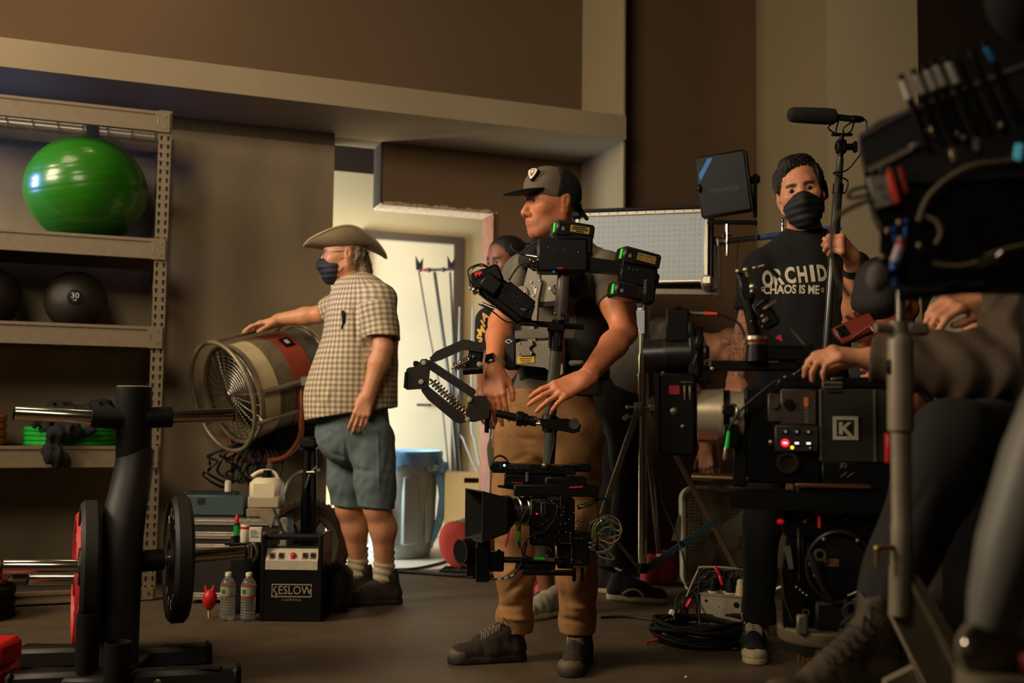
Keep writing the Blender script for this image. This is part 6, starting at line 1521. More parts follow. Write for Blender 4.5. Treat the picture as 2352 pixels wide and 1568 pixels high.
S_('connector_pins',mb,K_CHR,bay)
for pts in(((1206,-8,586),(1180,-8,578),(1170,-4,564),(1178,0,556),(1210,6,556),(1268,4,552)),((1214,-20,604),(1196,-16,606),(1180,-12,622),(1166,-10,645)),((1240,-20,556),(1220,-16,560),(1200,-10,575),(1188,-6,582))):
 mb=MB(M=PS);mb.t(pts,2.4,7,6);S_('sled_cable',mb,K_CBL)
 # monitor
PM=pf(1150,668,3.40)
mon=thing('sled_monitor','black sled monitor with red mark, tilted in front of the chest','monitor',Q(1160,735,3.40))
def Mo(name,mb,m,par=mon,**k):return obj(name,mb,m,par,**k)
mb=MB(M=PM);mb.ob((1158,10,682),(136,44,62),ang=38,yaw=0,bev=6);mbd=Mo('monitor_body',mb,K_PLA)
mb=MB(M=PM);mb.ob((1116,0,640),(74,48,42),ang=-24,bev=5);mb.ob((1128,-2,655),(46,56,40),ang=36,bev=5);Mo('monitor_hood',mb,K_BLK)
mb=MB(M=PM);mb.ob((1186,-12,690),(78,12,50),ang=38,bev=3);mb.pr([(1196,690),(1230,702),(1222,730),(1186,726)],-16,6);Mo('monitor_rear',mb,K_BLK)
mb=MB(M=PM);mb.l([(6,-20),(11,-20),(12,-14)],(1160,0,664),(0,1,0),20);mb.l([(.1,-22),(3,-22),(3,-18)],(1160,0,664),(0,1,0),12);Mo('pivot_knob',mb,K_RUB,mbd)
mb=MB(M=PM)
for x,y in((1190,685),(1196,690),(1203,694),(1180,682),(1176,690),(1184,696),(1123,652),(1140,644),(1210,705),(1120,685)):mb.s((x,-20,y),(1.3,1.2,1.3),8,6)
mb.ob((1136,-27,664),(20,2,5),ang=-38);mb.ob((1202,-18,712),(12,3,3),ang=10);Mo('monitor_screws',mb,K_STL,mbd)
mb=MB(M=PM);mb.ob((1099,-25,633),(30,1.6,17),ang=-24,bev=.5);pnl=Mo('mark_panel',mb,K_PLA)
mb=MB(M=PM)
for dx in(-4.5,3.5):mb.pr([(1099+dx-4,628),(1099+dx-1,626),(1099+dx+1,630),(1099+dx+4,626.5),(1099+dx+5,634),(1099+dx+1,633),(1099+dx-2,638),(1099+dx-4,635)],-27.4,-26.4,ang=-14,c=(1099,632))
Mo('red_mark',mb,mat('red_mark_glow',(225,34,30),.5,0,0,emit=.25),pnl)  # the mark is given a faint glow of its own
mb=MB(M=PM);mb.ob((1094,-12,670),(18,24,16),ang=-24,bev=2);mb.s((1081,-8,664),(4,4,4),10,8);mb.s((1090,-24,668),(3,3,3),10,8);mb.s((1099,-24,672),(3,3,3),10,8);Mo('side_connectors',mb,K_CHR)
for pts in(((1078,-6,640),(1074,-4,622),(1088,0,610),(1106,0,606),(1120,4,612)),((1076,-8,632),(1080,-10,658),(1090,-12,672)),((1084,-4,618),(1096,0,610),(1118,2,612)),((1100,-10,700),(1130,-16,716),(1160,-12,738),(1180,-6,742),(1230,-4,744))):
 mb=MB(M=PM);mb.t(pts,1.7,7,6);Mo('monitor_cable',mb,K_CBL)
mb=MB(M=PM);mb.c((1108,-18,700),(1136,-22,712),4,n=12);Mo('chrome_plug',mb,K_CHR)
mb=MB(M=PS);mb.c((1172,-6,738),(1340,0,748),5,n=12);mb.c((1180,8,742),(1340,10,752),4,n=12);mb.ob((1200,-2,736),(40,26,12),ang=3,bev=3);br_=S_('monitor_bracket',mb,K_BLK)
mb=MB(M=PS);mb.ob((1276,0,752),(40,44,20),bev=4);mb.c((1300,-10,740),(1300,-10,730),5);mb.c((1262,-18,762),(1262,-18,800),4);mb.c((1284,-20,766),(1284,-20,795),3);S_('bracket_clamp',mb,K_BLK,br_)
mb=MB(M=PS)
for x,y in((1178,736),(1198,734),(1288,722),(1273,720),(1300,722)):mb.s((x,-14,y),(2.6,2,2.6),10,8)
mb.ob((1292,-16,721),(14,4,6));mb.c((1228,-6,744),(1228,-6,756),3.5,n=10);S_('clamp_screws',mb,K_CHR,br_)
# gimbal
mb=MB(M=PS);mb.rings([((1140,-4,950),8.5),((1162,-4,954),9),((1186,-2,960),9.5)],18);S_('gimbal_handle',mb,K_RUB)
mb=MB(M=PS);mb.rings([((1186,-2,961),12),((1188,-2,961),17),((1200,-1,963),17.5),((1203,-1,963),14),((1210,0,965),15),((1212,0,965),13)],24);S_('gimbal_ring',mb,K_BLK)
mb=MB(M=PS);mb.rings([((1212,0,965),11),((1232,0,968),12),((1234,0,968),8)],18);S_('gimbal_neck',mb,K_RUB)
mb=MB(M=PS);mb.c((1228,-10,962),(1252,-12,965),4,n=12);mb.c((1228,-6,972),(1246,-10,974),4,n=12);S_('gimbal_pins',mb,K_CHR)
mb=MB(M=PS);mb.pr([(1240,962),(1300,960),(1326,966),(1334,976),(1330,990),(1316,994),(1262,984),(1242,978)],-24,22);mb.rings([((1265,0,953),17),((1264,0,958),20),((1264,0,990),18)],24);yk_=S_('gimbal_yoke',mb,K_BLK)
mb=MB(M=PS);mb.l([(9,-26),(12,-26),(13,-22)],(1318,0,972),(0,1,0),18);S_('yoke_bearing',mb,K_STL,yk_)
mb=MB(M=PS);mb.t([(1262,-18,968),(1270,-22,985),(1274,-20,1010),(1268,-18,1040),(1264,-16,1064)],2.2,7,6);S_('post_cable',mb,K_CBL)
# ---- camera hung under the sled ---------------------------------------------------
DCM=3.42;PC=pf(1250,1180,DCM)
sc_=thing('stabiliser_camera','film camera with matte box hanging low on the sled before the tan trousers','camera',Q(1250,1330,DCM))
def K_(name,mb,m,par=sc_,**k):return obj(name,mb,m,par,**k)
mb=MB(M=PC);mb.ob((1225,0,1078),(190,44,22),ang=1,bev=3);mb.ob((1148,-6,1072),(44,34,20),bev=3);st_=K_('mounting_stage',mb,K_BLK)
mb=MB(M=PC);mb.s((1158,-25,1070),(2.6,2,2.6),10,8);K_('blue_lamp',mb,mat('cyan_lamp',(120,200,255),.3,0,0,emit=6.0),st_)
mb=MB(M=PC)
for x in(1172,1185,1198,1212):mb.l([(3.5,-23),(5,-23),(5,-21.5),(3.5,-21.5)],(x,0,1072),(0,1,0),14,close=True)
mb.ob((1149,-24,1070),(2,1.5,18));K_('stage_rings',mb,K_STL,st_)
mb=MB(M=PC);mb.t([(1146,-12,1080),(1132,-14,1072),(1134,-14,1056),(1148,-12,1049),(1162,-10,1056),(1164,-10,1064)],2.2,7,6);K_('stage_cable',mb,K_CBL)
mb=MB(M=PC);mb.s((1250,-28,1069),(8,6,7),14,10);mb.c((1264,-22,1068),(1290,-20,1070),2);K_('stage_knob',mb,mat('brass_fitting',(150,120,84),.3,.8),st_)
mb=MB(M=PC);mb.b((1158,-20,1090),(1300,40,1118),3);mb.b((1250,-28,1094),(1345,36,1124),4);mb.ob((1330,0,1074),(50,30,18),bev=4);K_('dovetail_plate',mb,K_PLA)
mb=MB(M=PC);mb.b((1180,-34,1112),(1368,30,1138),3);mb.pr([(1142,1116),(1195,1112),(1195,1128),(1144,1120)],-16,-6);mb.c((1352,0,1124),(1370,0,1126),4);K_('top_plate',mb,K_BLK)
mb=MB(M=PC);mb.ob((1320,-36,1116),(30,2,3.5),ang=-3);K_('red_marker',mb,K_RTAPE)
mb=MB(M=PC);mb.ob((1187,-37,1108),(26,2,3),ang=3);K_('red_marker',mb,mat('dark_red_plastic',(130,24,30),.5))
mb=MB(M=PC);mb.c((1211,-22,1085),(1211,-22,1106),5,n=14);K_('alloy_spacer',mb,K_STL)
mb=MB(M=PC);mb.b((1216,-34,1142),(1318,42,1248),5);mb.b((1240,-40,1150),(1300,-30,1215),3);cb_=K_('camera_body',mb,K_PLA)
mb=MB(M=PC)
rr=random.Random(23)
for i in range(46):
 x,y=rr.uniform(1215,1335),rr.uniform(1135,1285);mb.s((x,-41,y),(rr.uniform(.8,2.0),1,rr.uniform(.8,2.2)),8,5)
for x,y,w,h,a in((1276,1168,2,26,4),(1285,1150,2,30,0),(1262,1200,2,34,40),(1250,1165,2,20,0),(1296,1240,20,1.6,0),(1308,1228,2,18,0),(1240,1150,22,2,0),(1270,1142,26,2,3)):mb.ob((x,-41.5,y),(w,1,h),ang=a)
g_=K_('camera_glints',mb,K_STL,cb_);g_['kind']='stuff'
mb=MB(M=PC);mb.s((1232,-42,1176),(2,1,1.4),8,6);K_('red_lamp',mb,mat('red_lamp',(255,40,40),.4,0,0,emit=3.0),cb_)
mb=MB(M=PC);mb.b((1310,-30,1216),(1352,40,1292),4);mb.b((1280,-20,1236),(1316,30,1300),3);bb_=K_('rear_module',mb,K_BLK)
mb=MB(M=PC);mb.ob((1311,-31,1252),(2,1.5,72));mb.ob((1322,-31,1230),(14,1,2));mb.ob((1327,-31,1284),(16,1,2));mb.ob((1298,-22,1273),(6,1,2));K_('module_lines',mb,K_STL,bb_)
# lens and matte box turned toward lower left
Lb=pf(1160,1180,DCM);LR=Lb@Matrix.Translation((1160,0,1180))@Matrix.Rotation(math.radians(25),4,'Z')
# local x = to the right along the lens, mattebox at -x
mb=MB(M=LR)
mb.l([(27,14),(30,16),(30,26),(33,28),(33,34),(31,36),(31,46),(34,48),(34,56),(31,58),(31,70),(26,72),(26,84)],(0,0,-6),(1,0,0),40);ln_=K_('lens_barrel',mb,K_STL,label='bright steel lens rings')
mb=MB(M=LR);mb.l([(22,-14),(38,-12),(38,8),(30,16),(22,16)],(0,0,-4),(1,0,0),40,close=True);K_('lens_front',mb,K_BLK)
mb=MB(M=LR);mb.l([(.1,2),(20,0),(24,-6)],(0,0,-4),(1,0,0),32);K_('front_glass',mb,K_GLS)
mb=MB(M=LR);W1,H1_,W2,H2_=50,47,38,40;x0,x1=-78,-12;t_=3
def ring4(x,w,h):return[(x,-w,-h),(x,w,-h),(x,w,h),(x,-w,h)]
P=ring4(x0,W1,H1_+10)+ring4(x1,W2,H2_)+ring4(x0,W1-t_,H1_+10-t_)+ring4(x1,W2-t_,H2_-t_)
fs=[]
for i in range(4):
 j=(i+1)%4;fs+=[(i,j,4+j,4+i),(8+i,12+i,12+j,8+j),(i,8+i,8+j,j),(4+i,4+j,12+j,12+i)]
mb.raw(P,fs);K_('matte_box',mb,mat('matte_box_plastic',(46,43,38),.55),smooth=False)
mb=MB(M=LR);mb.raw(ring4(-13,W2,H2_)+ring4(-4,W2,H2_)+ring4(-13,24,30)+ring4(-4,24,30),[f for i in range(4)for f in((i,(i+1)%4,4+(i+1)%4,4+i),(i,8+i,8+(i+1)%4,(i+1)%4),(4+i,4+(i+1)%4,12+(i+1)%4,12+i),(8+i,12+i,12+(i+1)%4,8+(i+1)%4))]);K_('filter_stage',mb,K_BLK,smooth=False)
mb=MB(M=PC);mb.pr([(1170,1214),(1174,1216),(1170,1236),(1164,1252),(1161,1250),(1166,1230)],-42,-40);K_('red_tape_tab',mb,K_RTAPE)
mb=MB(M=PC);mb.ob((1192,-40,1208),(10,2,14),bev=.5);K_('lens_tag',mb,K_STL)
def plug(pts_c,pts_g,mg,cable):
 mb=MB(M=PC);mb.rings(pts_g,12);o_=K_('green_plug',mb,mg);mb=MB(M=PC);mb.rings(pts_c,12);K_('plug_tip',mb,K_CHR,o_);mb=MB(M=PC);mb.t(cable,2,7,6);K_('plug_cable',mb,K_CBL,o_)
plug([((1190,-46,1236),5),((1192,-46,1248),6),((1194,-44,1254),4)],[((1194,-46,1214),3.4),((1191,-46,1238),4.6)],K_GRN,[(1194,-46,1214),(1197,-48,1195),(1204,-46,1178),(1212,-40,1165)])
plug([((1250,-44,1275),4),((1272,-44,1276),5)],[((1226,-44,1275),3.4),((1250,-44,1275),4.6)],K_GRN,[(1226,-44,1275),(1212,-46,1270),(1200,-46,1262),(1206,-46,1240),(1226,-44,1222),(1250,-42,1216)])
mb=MB(M=PC);mb.c((1160,-26,1281),(1292,-26,1284),6,n=14);mb.c((1160,10,1284),(1292,10,1287),6,n=14);mb.ob((1260,-10,1310),(120,40,8),bev=2);mb.ob((1318,-20,1312),(8,8,30));mb.ob((1336,-20,1312),(8,8,30));mb.ob((1225,-20,1296),(80,30,12),bev=3);K_('support_rods',mb,K_BLK)
# range finder box below the matte box
mb=MB(M=PC);mb.b((1097,-46,1232),(1128,-8,1328),3);mb.b((1076,-40,1286),(1098,-12,1322),2);mb.b((1128,-36,1262),(1160,-14,1306),3);mb.ob((1146,-30,1270),(10,12,26),ang=15,bev=3);rf=K_('range_box',mb,K_PLA)
RM=PC@Matrix.Translation((1080,-26,1262))@Matrix.Rotation(math.radians(36),4,'Z')
mb=MB(M=RM);mb.l([(25,-22),(28,-22),(28,0),(26,18),(24,18),(24,0),(22,0)],(0,0,0),(1,0,0),36);mb.l([(.1,-4),(22,-6)],(0,0,0),(1,0,0),24);K_('range_lens',mb,K_BLK,rf)
mb=MB(M=RM);mb.l([(26,-23),(28.5,-23),(28.5,-21),(26,-21)],(0,0,0),(1,0,0),36,close=True);K_('range_rim',mb,K_STL,rf)
mb=MB(M=PC);mb.ob((1077,-41,1304),(2,1,30));mb.ob((1084,-41,1318),(14,1,5));mb.ob((1098,-46.5,1280),(1.5,1,90));K_('box_edges',mb,K_STL,rf)
mb=MB(M=PC);mb.t([(1126,-30,1322),(1150,-34,1322),(1178,-38,1312),(1196,-40,1292),(1204,-42,1268),(1210,-42,1240)],2.6,7,6);K_('range_cable',mb,K_CBL,rf)
mb=MB(M=PC)
for t_ in((1150,-36.5,1321.5),(1165,-38,1318),(1178,-40,1312)):mb.ob(t_,(9,6,3),ang=-25)
K_('cable_bands',mb,K_WHT,rf)
# rear wires
cols=[('blue_grey_wire',(84,104,112)),('pink_wire',(170,120,100)),('green_yellow_wire',(140,150,50)),('black_wire',(20,20,18)),('grey_wire',(120,118,108))]
rr=random.Random(4)
for i in range(9):
 nm,c_=cols[i%5];cx__,cy__=1386+rr.uniform(-14,12),1232+rr.uniform(-24,18);r_=rr.uniform(18,38);a0=rr.uniform(0,6)
 pts=[(1352,-10,1190+i*9)]+[(cx__+r_*math.cos(a0+k*.75),-14+10*math.sin(k+i),cy__+r_*math.sin(a0+k*.75))for k in range(7)]+[(1350,-6,1215+i*6)]
 mb=MB(M=PC);mb.t(pts,1.5,6,6);K_('rear_wire',mb,mat(nm,c_,.5))
mb=MB(M=PC)
for x,y,a in((1378,1194,80),(1325,1190,0),(1325,1204,0),(1335,1160,10),(1356,1240,0),(1356,1250,0),(1340,1160,0)):mb.ob((x,-34,y),(14,5,5),ang=a,bev=1.5)
K_('rear_connectors',mb,K_STL)
mb=MB(M=PC);mb.c((1325,-10,1164),(1355,-14,1154),5,n=12);mb.t([(1355,-14,1154),(1380,-12,1142),(1392,-10,1150),(1388,-6,1175),(1378,-6,1190)],3,7,5);mb.t([(1366,-6,1120),(1360,-4,1110),(1364,-4,1135),(1372,-4,1145)],1.6,6,4);K_('rear_cable',mb,K_CBL)
# ================================================================ LIGHTS AND STANDS BEHIND
DL=5.0;kl=DL/FPX
M_PANEL=mat('frosted_led_panel',(164,172,172),0.5,0,0.03,10)
led=thing('led_panel_light','wide frosted LED panel light, switched off, on a chrome stand','light',Q(1478,700,DL))
yw,pt=14,10
LO=Q(1470,566,DL)
LX=V((math.cos(math.radians(yw)),-math.sin(math.radians(yw)),0));LN=V((-math.sin(math.radians(yw)),-math.cos(math.radians(yw)),0))
LZ=(UP*math.cos(math.radians(pt))-LN*-math.sin(math.radians(pt))*-1).normalized();LZ=(UP*math.cos(math.radians(pt))-LN*math.sin(math.radians(pt))).normalized();LNN=LX.cross(LZ)
LM=frame(LO,LX,-LNN,LZ)if(-LNN).y>0 else frame(LO,LX,LNN,LZ)
w2,h2=.325,.185
mb=MB(M=LM);mb.b((-w2,.015,-h2),(w2,.11,h2),.012);pb_=obj('panel_housing',mb,K_BLK,led)
for nm,a,b in(('frame_rail',(-w2,0,h2-.022),(w2,.02,h2)),('frame_rail',(-w2,0,-h2),(w2,.02,-h2+.016)),('frame_rail',(w2-.022,0,-h2),(w2,.02,h2)),('frame_rail',(-w2,0,-h2),(-w2+.022,.02,h2))):
 mb=MB(M=LM);mb.b(a,b,.004);obj(nm,mb,K_ALU,led)
mb=MB(M=LM);mb.b((-w2-.004,-.004,h2),(w2+.004,.10,h2+.018),.004);obj('top_rail',mb,K_PLA,led)
for sx_ in(-1,1):
 for sz_ in(-1,1):mb=MB(M=LM);mb.ob((sx_*(w2-.006),.03,sz_*(h2-.006)),(.055,.09,.055),bev=.012);obj('corner_cap',mb,K_ALU if sz_<0 else K_PLA,led)
mb=MB(M=LM);mb.b((-w2+.02,.006,-h2+.014),(w2-.02,.016,h2-.02));df=obj('diffuser',mb,M_PANEL,led)
mb=MB(M=LM)
for i in range(24):
 for j in range(13):mb.ob((-w2+.045+i*.0245,.0058,-h2+.03+j*.0262),(.012,.001,.012))
dg=obj('led_grid',mb,mat('led_spot',(156,164,164),.5),df);dg['kind']='stuff'
mb=MB(M=LM)
for i in range(14):mb.ob((-w2+.03+i*.0455,-.001,h2-.010),(.006,.003,.006),bev=.001)
obj('rail_screws',mb,K_CHR,led)['kind']='stuff'
mb=MB(M=LM);mb.b((w2+.002,.01,-h2+.03),(w2+.022,.10,h2-.03),.006);obj('side_rail',mb,K_PLA,led)
yb=Q(1560,675,DL+.05).z;xr_=Q(1651,600,DL-.05).x
mb=MB();y_=DL-.02
mb.b((Q(1420,670,DL).x,y_-.012,yb-.013),(xr_+.014,y_+.012,yb+.016),.003);yoke_=obj('yoke_bar',mb,K_ALU,led)
mb=MB();mb.b((xr_-.006,y_-.012,yb),(xr_+.012,y_+.012,Q(1650,548,DL).z),.003);mb.b((xr_-.012,y_-.014,yb-.02),(xr_+.018,y_+.014,yb+.02),.004);obj('yoke_arm',mb,K_STL,led)
mb=MB();c_=Q(1648,553,DL-.02);mb.c(c_+V((-.05,0,0)),c_+V((.022,0,0)),.020,n=18);mb.c(c_+V((.02,0,0)),c_+V((.05,0,0)),.014,n=16);obj('tilt_knob',mb,K_STL,led)
# chrome combo stand
stn=thing('chrome_light_stand','chrome stand with wide tripod legs carrying the LED panel','stand',V((Q(1478,1200,DL+.1).x,DL+.1,0)))
DS2=DL+.10
def sp_(px,py,d=DS2):return Q(px,py,d)
segs=[(1479,690,712,15),(1479,712,762,13),(1479,762,768,14),(1478,768,812,9),(1478,812,818,11),(1478,818,858,12),(1477,858,864,14),(1477,864,912,13),(1477,912,945,12.5),(1476,945,1308,10)]
mb=MB()
for x,ya,yb_,r in segs:mb.c(sp_(x,ya),sp_(x-.3,yb_),r*DS2/FPX,n=20)
obj('mast',mb,K_CHR,stn)
mb=MB();mb.ob(sp_(1480,700),(.05,.05,.05),bev=.008);mb.ob(sp_(1467,694,DS2-.03),(.03,.012,.05),ang=20,bev=.004);obj('mast_head',mb,K_STL,stn)
mb=MB(M=pf(1470,735,DS2-.032));mb.pr([(1461,712),(1480,712),(1480,766),(1474,764),(1464,752)],-1,0);obj('white_tape',mb,mat('white_tape',(206,210,214),.6),stn,label='white tape tag')
mb=MB();c_=sp_(1477,935);mb.ob(c_+V((-.03,-.02,0)),(.03,.04,.045),bev=.005);mb.ob(c_+V((.045,-.015,-.003)),(.045,.03,.035),bev=.005);mb.c(c_+V((-.075,-.02,0)),c_+V((.06,-.02,0)),.006);mb.s(c_+V((-.078,-.02,0)),.010,10,8);lc=obj('leg_collar',mb,K_ALU,stn)
mb=MB();mb.ob(sp_(1438,958,DS2-.06),(.035,.008,.022),ang=40,bev=.003);mb.c(sp_(1440,957,DS2-.06),sp_(1468,954,DS2-.02),.004);obj('wing_knob',mb,K_ALU,lc)
def leg(p,q,w,m):
 mb=MB();d=(q-p);u=d.normalized();s_=u.cross(V((0,1,0))).normalized();t=s_.cross(u);M_=frame((p+q)/2,s_,t,u);mb.M=M_;mb.b((-w/2,-.009,-d.length/2),(w/2,.009,d.length/2),.003);return obj('leg',mb,m,stn)
lf=floor_at(1735,DS2-.15);leg(sp_(1492,932,DS2),V((lf.x,lf.y,.02)),.024,mat('bronze_leg',(104,84,64),.4,.6))
lf2=floor_at(1312,DS2-.25);leg(sp_(1466,938,DS2-.03),V((lf2.x,lf2.y,.02)),.028,K_STL)
lf3=floor_at(1520,DS2+.75);leg(sp_(1480,935,DS2+.03),V((lf3.x,lf3.y,.02)),.024,K_STL)
mb=MB();a_,b_=sp_(1482,1308,DS2),Q(1642,1198,DS2-.10);mb.M=None
d=(b_-a_);u=d.normalized();s_=u.cross(V((0,1,0))).normalized();t=s_.cross(u);mb.M=frame((a_+b_)/2,s_,t,u);mb.b((-.016,-.006,-d.length/2),(.016,.006,d.length/2),.002);obj('brace',mb,mat('teal_paint_bar',(38,62,66),.5,.3),stn,label='teal painted brace')
mb=MB();a_,b_=sp_(1470,1308,DS2),Q(1375,1190,DS2-.12);mb.c(a_,b_,.009,n=8);obj('brace',mb,K_STL,stn)
mb=MB();mb.l([(.0,0),(.022,0),(.022,.05),(.0,.05)],sp_(1476,1316,DS2),UP,16);obj('mast_foot',mb,K_BLK,stn)
mb=MB();mb.t([sp_(1490,770),sp_(1488,830,DS2-.03),sp_(1494,880,DS2-.03),sp_(1510,930,DS2),sp_(1525,1050,DS2),sp_(1520,1140,DS2),sp_(1550,1220,DS2-.05),sp_(1572,1290,DS2-.1),V((sp_(1580,1330).x,DS2-.1,.01))],.005,6,6);obj('stand_cable',mb,K_CBL,stn)
# antenna panel on its grip arm
DTL=4.75;PTm=pf(1670,425,DTL)
an=thing('antenna_panel','dark square antenna panel with a blue tape stripe on a grip arm','panel',Q(1672,520,DTL))
RT=PTm@Matrix.Translation((1662,0,424))@Matrix.Rotation(math.radians(7),4,'Y')@Matrix.Rotation(math.radians(-16),4,'Z')
mb=MB(M=RT);mb.ob((0,0,0),(118,26,146),bev=6);ap=obj('panel_body',mb,mat('dark_panel_plastic',(24,26,25),.45),an)
mb=MB(M=RT);mb.ob((0,-13.4,0),(104,1.4,132),bev=.5);mb.ob((58,4,0),(8,30,140),bev=3);obj('panel_face',mb,K_PLA,ap)
mb=MB(M=RT);mb.pr([(-28,-64),(-16,-64),(-50,-14),(-52,-30)][::1],-15.2,-14.4);obj('blue_tape',mb,mat('blue_gaffer_tape',(20,110,176),.5),ap)
mb=MB(M=RT);mb.tx('TERADEK',15,(2,-14.4,14),(1,0,0),(0,0,-1),.01,1.05);obj('panel_lettering',mb,mat('embossed_dark',(40,42,40),.5),ap)
mb=MB(M=PTm);mb.b((1731,-6,398),(1739,6,500),1);mb.b((1624,-6,508),(1739,6,517),1);mb.ob((1604,0,434),(10,20,18),bev=3);obj('bracket',mb,K_BLK,an,kind='stuff')
mb=MB(M=PTm);mb.c((1722,-2,414),(1738,-2,412),9,n=14);mb.s((1740,-2,411),(7,7,11),14,8);obj('bracket_knob',mb,K_PLA,an)
mb=MB(M=PTm);mb.c((1670,0,515),(1670,0,535),5,n=12);mb.c((1670,0,535),(1670,0,590),3.0,n=12);mb.s((1670,0,560),(4.5,4.5,5),10,8);mb.s((1670,0,586),(4,4,5),10,8);mb.c((1660,0,545),(1680,0,543),2.5);obj('baby_pin',mb,K_CHR,an)
mb=MB(M=PTm);mb.t([(1735,4,490),(1739,4,540),(1735,6,552),(1702,6,556),(1694,4,575),(1692,4,700),(1700,6,900)],1.9,6,6);mb.t([(1700,6,900),(1704,6,1000),(1702,6,1150)],1.9,6,4);obj('panel_cable',mb,K_CBL,an)
gs=thing('grip_stand','steel grip stand with a grey and blue arm behind the masked man','stand',V((Q(1866,1200,DTL+.1).x,DTL+.1,0)))
mb=MB();mb.c(Q(1652,556,DTL+.03),Q(1745,545,DTL+.05),7*DTL/FPX,n=14);mb.c(Q(1648,556,DTL+.03),Q(1664,554,DTL+.03),10*DTL/FPX,n=14);obj('grip_arm',mb,K_STL,gs)
mb=MB();mb.c(Q(1745,545,DTL+.05),Q(1930,522,DTL+.10),7.6*DTL/FPX,n=14);obj('taped_arm',mb,mat('blue_grey_tape',(74,100,150),.5),gs,label='arm wrapped in blue tape')
xm=Q(1862,600,DTL+.12);mb=MB();mb.c((xm.x,xm.y,.1),(xm.x,xm.y,Q(1862,520,DTL+.12).z),.016,n=14);obj('mast',mb,K_STL,gs)
mb=MB();mb.c(Q(1797,538,DTL+.06),Q(1797,512,DTL+.06),.006,n=10);mb.s(Q(1797,506,DTL+.06),(.008,.008,.012),10,8);mb.s(Q(1797,519,DTL+.06),(.008,.008,.008),10,8);obj('steel_pin',mb,K_CHR,gs)
for a in(20,140,260):
 mb=MB();dd=V((math.cos(math.radians(a)),math.sin(math.radians(a)),0));mb.t([(xm.x,xm.y,.2),V((xm.x,xm.y,.14))+dd*.1,V((xm.x,xm.y,.02))+dd*.36],.011,8);obj('leg',mb,K_STL,gs)
 # ================================================================ FLOOR KIT: BOX FAN, DISTRO BOX, CABLES
DFN=5.55;PFN=pf(1640,1215,DFN)
M_FANW=mat('dusty_white_plastic',(168,154,124),0.55,0,0.1,20)
bf_=thing('box_fan','dusty white box fan standing on the floor behind the masked man','fan',V((Q(1640,1300,DFN).x,DFN,0)))
zb_,zt_=0.012,Q(1640,1116,DFN).z;hc_=(zb_+zt_)/2;hh=(zt_-zb_)/2;xc=Q(1643,1215,DFN).x;hw=78*DFN/FPX
FM=Matrix.Translation((xc,DFN,hc_))@Matrix.Rotation(math.radians(-6),4,'X')
def rrect(w,h,r,n=6):
 P=[]
 for(cx2,cz2,a0)in((w-r,h-r,0),(-w+r,h-r,90),(-w+r,-h+r,180),(w-r,-h+r,270)):
  for k in range(n+1):a=math.radians(a0+90*k/n);P.append((cx2+r*math.cos(a),cz2+r*math.sin(a)))
 return P
mb=MB(M=FM);o1,o2=rrect(hw,hh,.07),rrect(hw-.016,hh-.016,.058);n_=len(o1)
P=[(x,-.055,z)for x,z in o1]+[(x,.055,z)for x,z in o1]+[(x,-.055,z)for x,z in o2]+[(x,.055,z)for x,z in o2]
fs=[]
for i in range(n_):j=(i+1)%n_;fs+=[(i,n_+i,n_+j,j),(2*n_+i,2*n_+j,3*n_+j,3*n_+i),(i,j,2*n_+j,2*n_+i),(n_+i,3*n_+i,3*n_+j,n_+j)]
mb.raw(P,fs);obj('fan_frame',mb,M_FANW,bf_)
mb=MB(M=FM)
for k in range(27):x=-hw+.02+k*(2*hw-.04)/26;mb.t([(x,-.05,-hh+.02),(x,-.05,hh-.02)],.0014,4)
for k in range(30):z=-hh+.02+k*(2*hh-.04)/29;mb.t([(-hw+.018,-.0525,z),(hw-.018,-.0525,z)],.0014,4)
obj('front_grille',mb,M_FANW,bf_)['kind']='stuff'
mb=MB(M=FM);c2=(.08,-.055,.0);mb.l([(.001,-.008),(.045,-.006),(.058,0),(.058,.006),(.001,.006)],(.055,-.055,-.01),(0,1,0),32);hbp=obj('grille_badge',mb,M_FANW,bf_)
mb=MB(M=FM);mb.l([(.85,0),(1,0),(1,.003),(.85,.003)],(0,0,0),(0,1,0),28,close=True);mb.v=[FM@V((.055+(FM.inverted()@q).x*.046,-.066+(FM.inverted()@q).y,-.01+(FM.inverted()@q).z*.020))for q in mb.v];obj('badge_oval',mb,mat('grey_badge',(140,128,104),.5),hbp)
for k in range(5):
 a=2*math.pi*k/5;mb=MB(M=FM@Matrix.Rotation(a,4,'Y'));mb.raw([(.02,.01,.03),(.05,-.02,.22),(-.09,.02,.21),(-.04,.03,.03),(.02,.014,.03),(.05,-.016,.22),(-.09,.024,.21),(-.04,.034,.03)],[(0,1,2,3),(7,6,5,4),(0,4,5,1),(1,5,6,2),(2,6,7,3),(3,7,4,0)]);obj('fan_blade',mb,mat('pale_grey_plastic',(150,142,122),.5),bf_)
for q in(-1,1):mb=MB();mb.b((xc+q*hw*.7-.02,DFN-.08,0),(xc+q*hw*.7+.02,DFN+.1,.014),.003);obj('foot',mb,M_FANW,bf_)
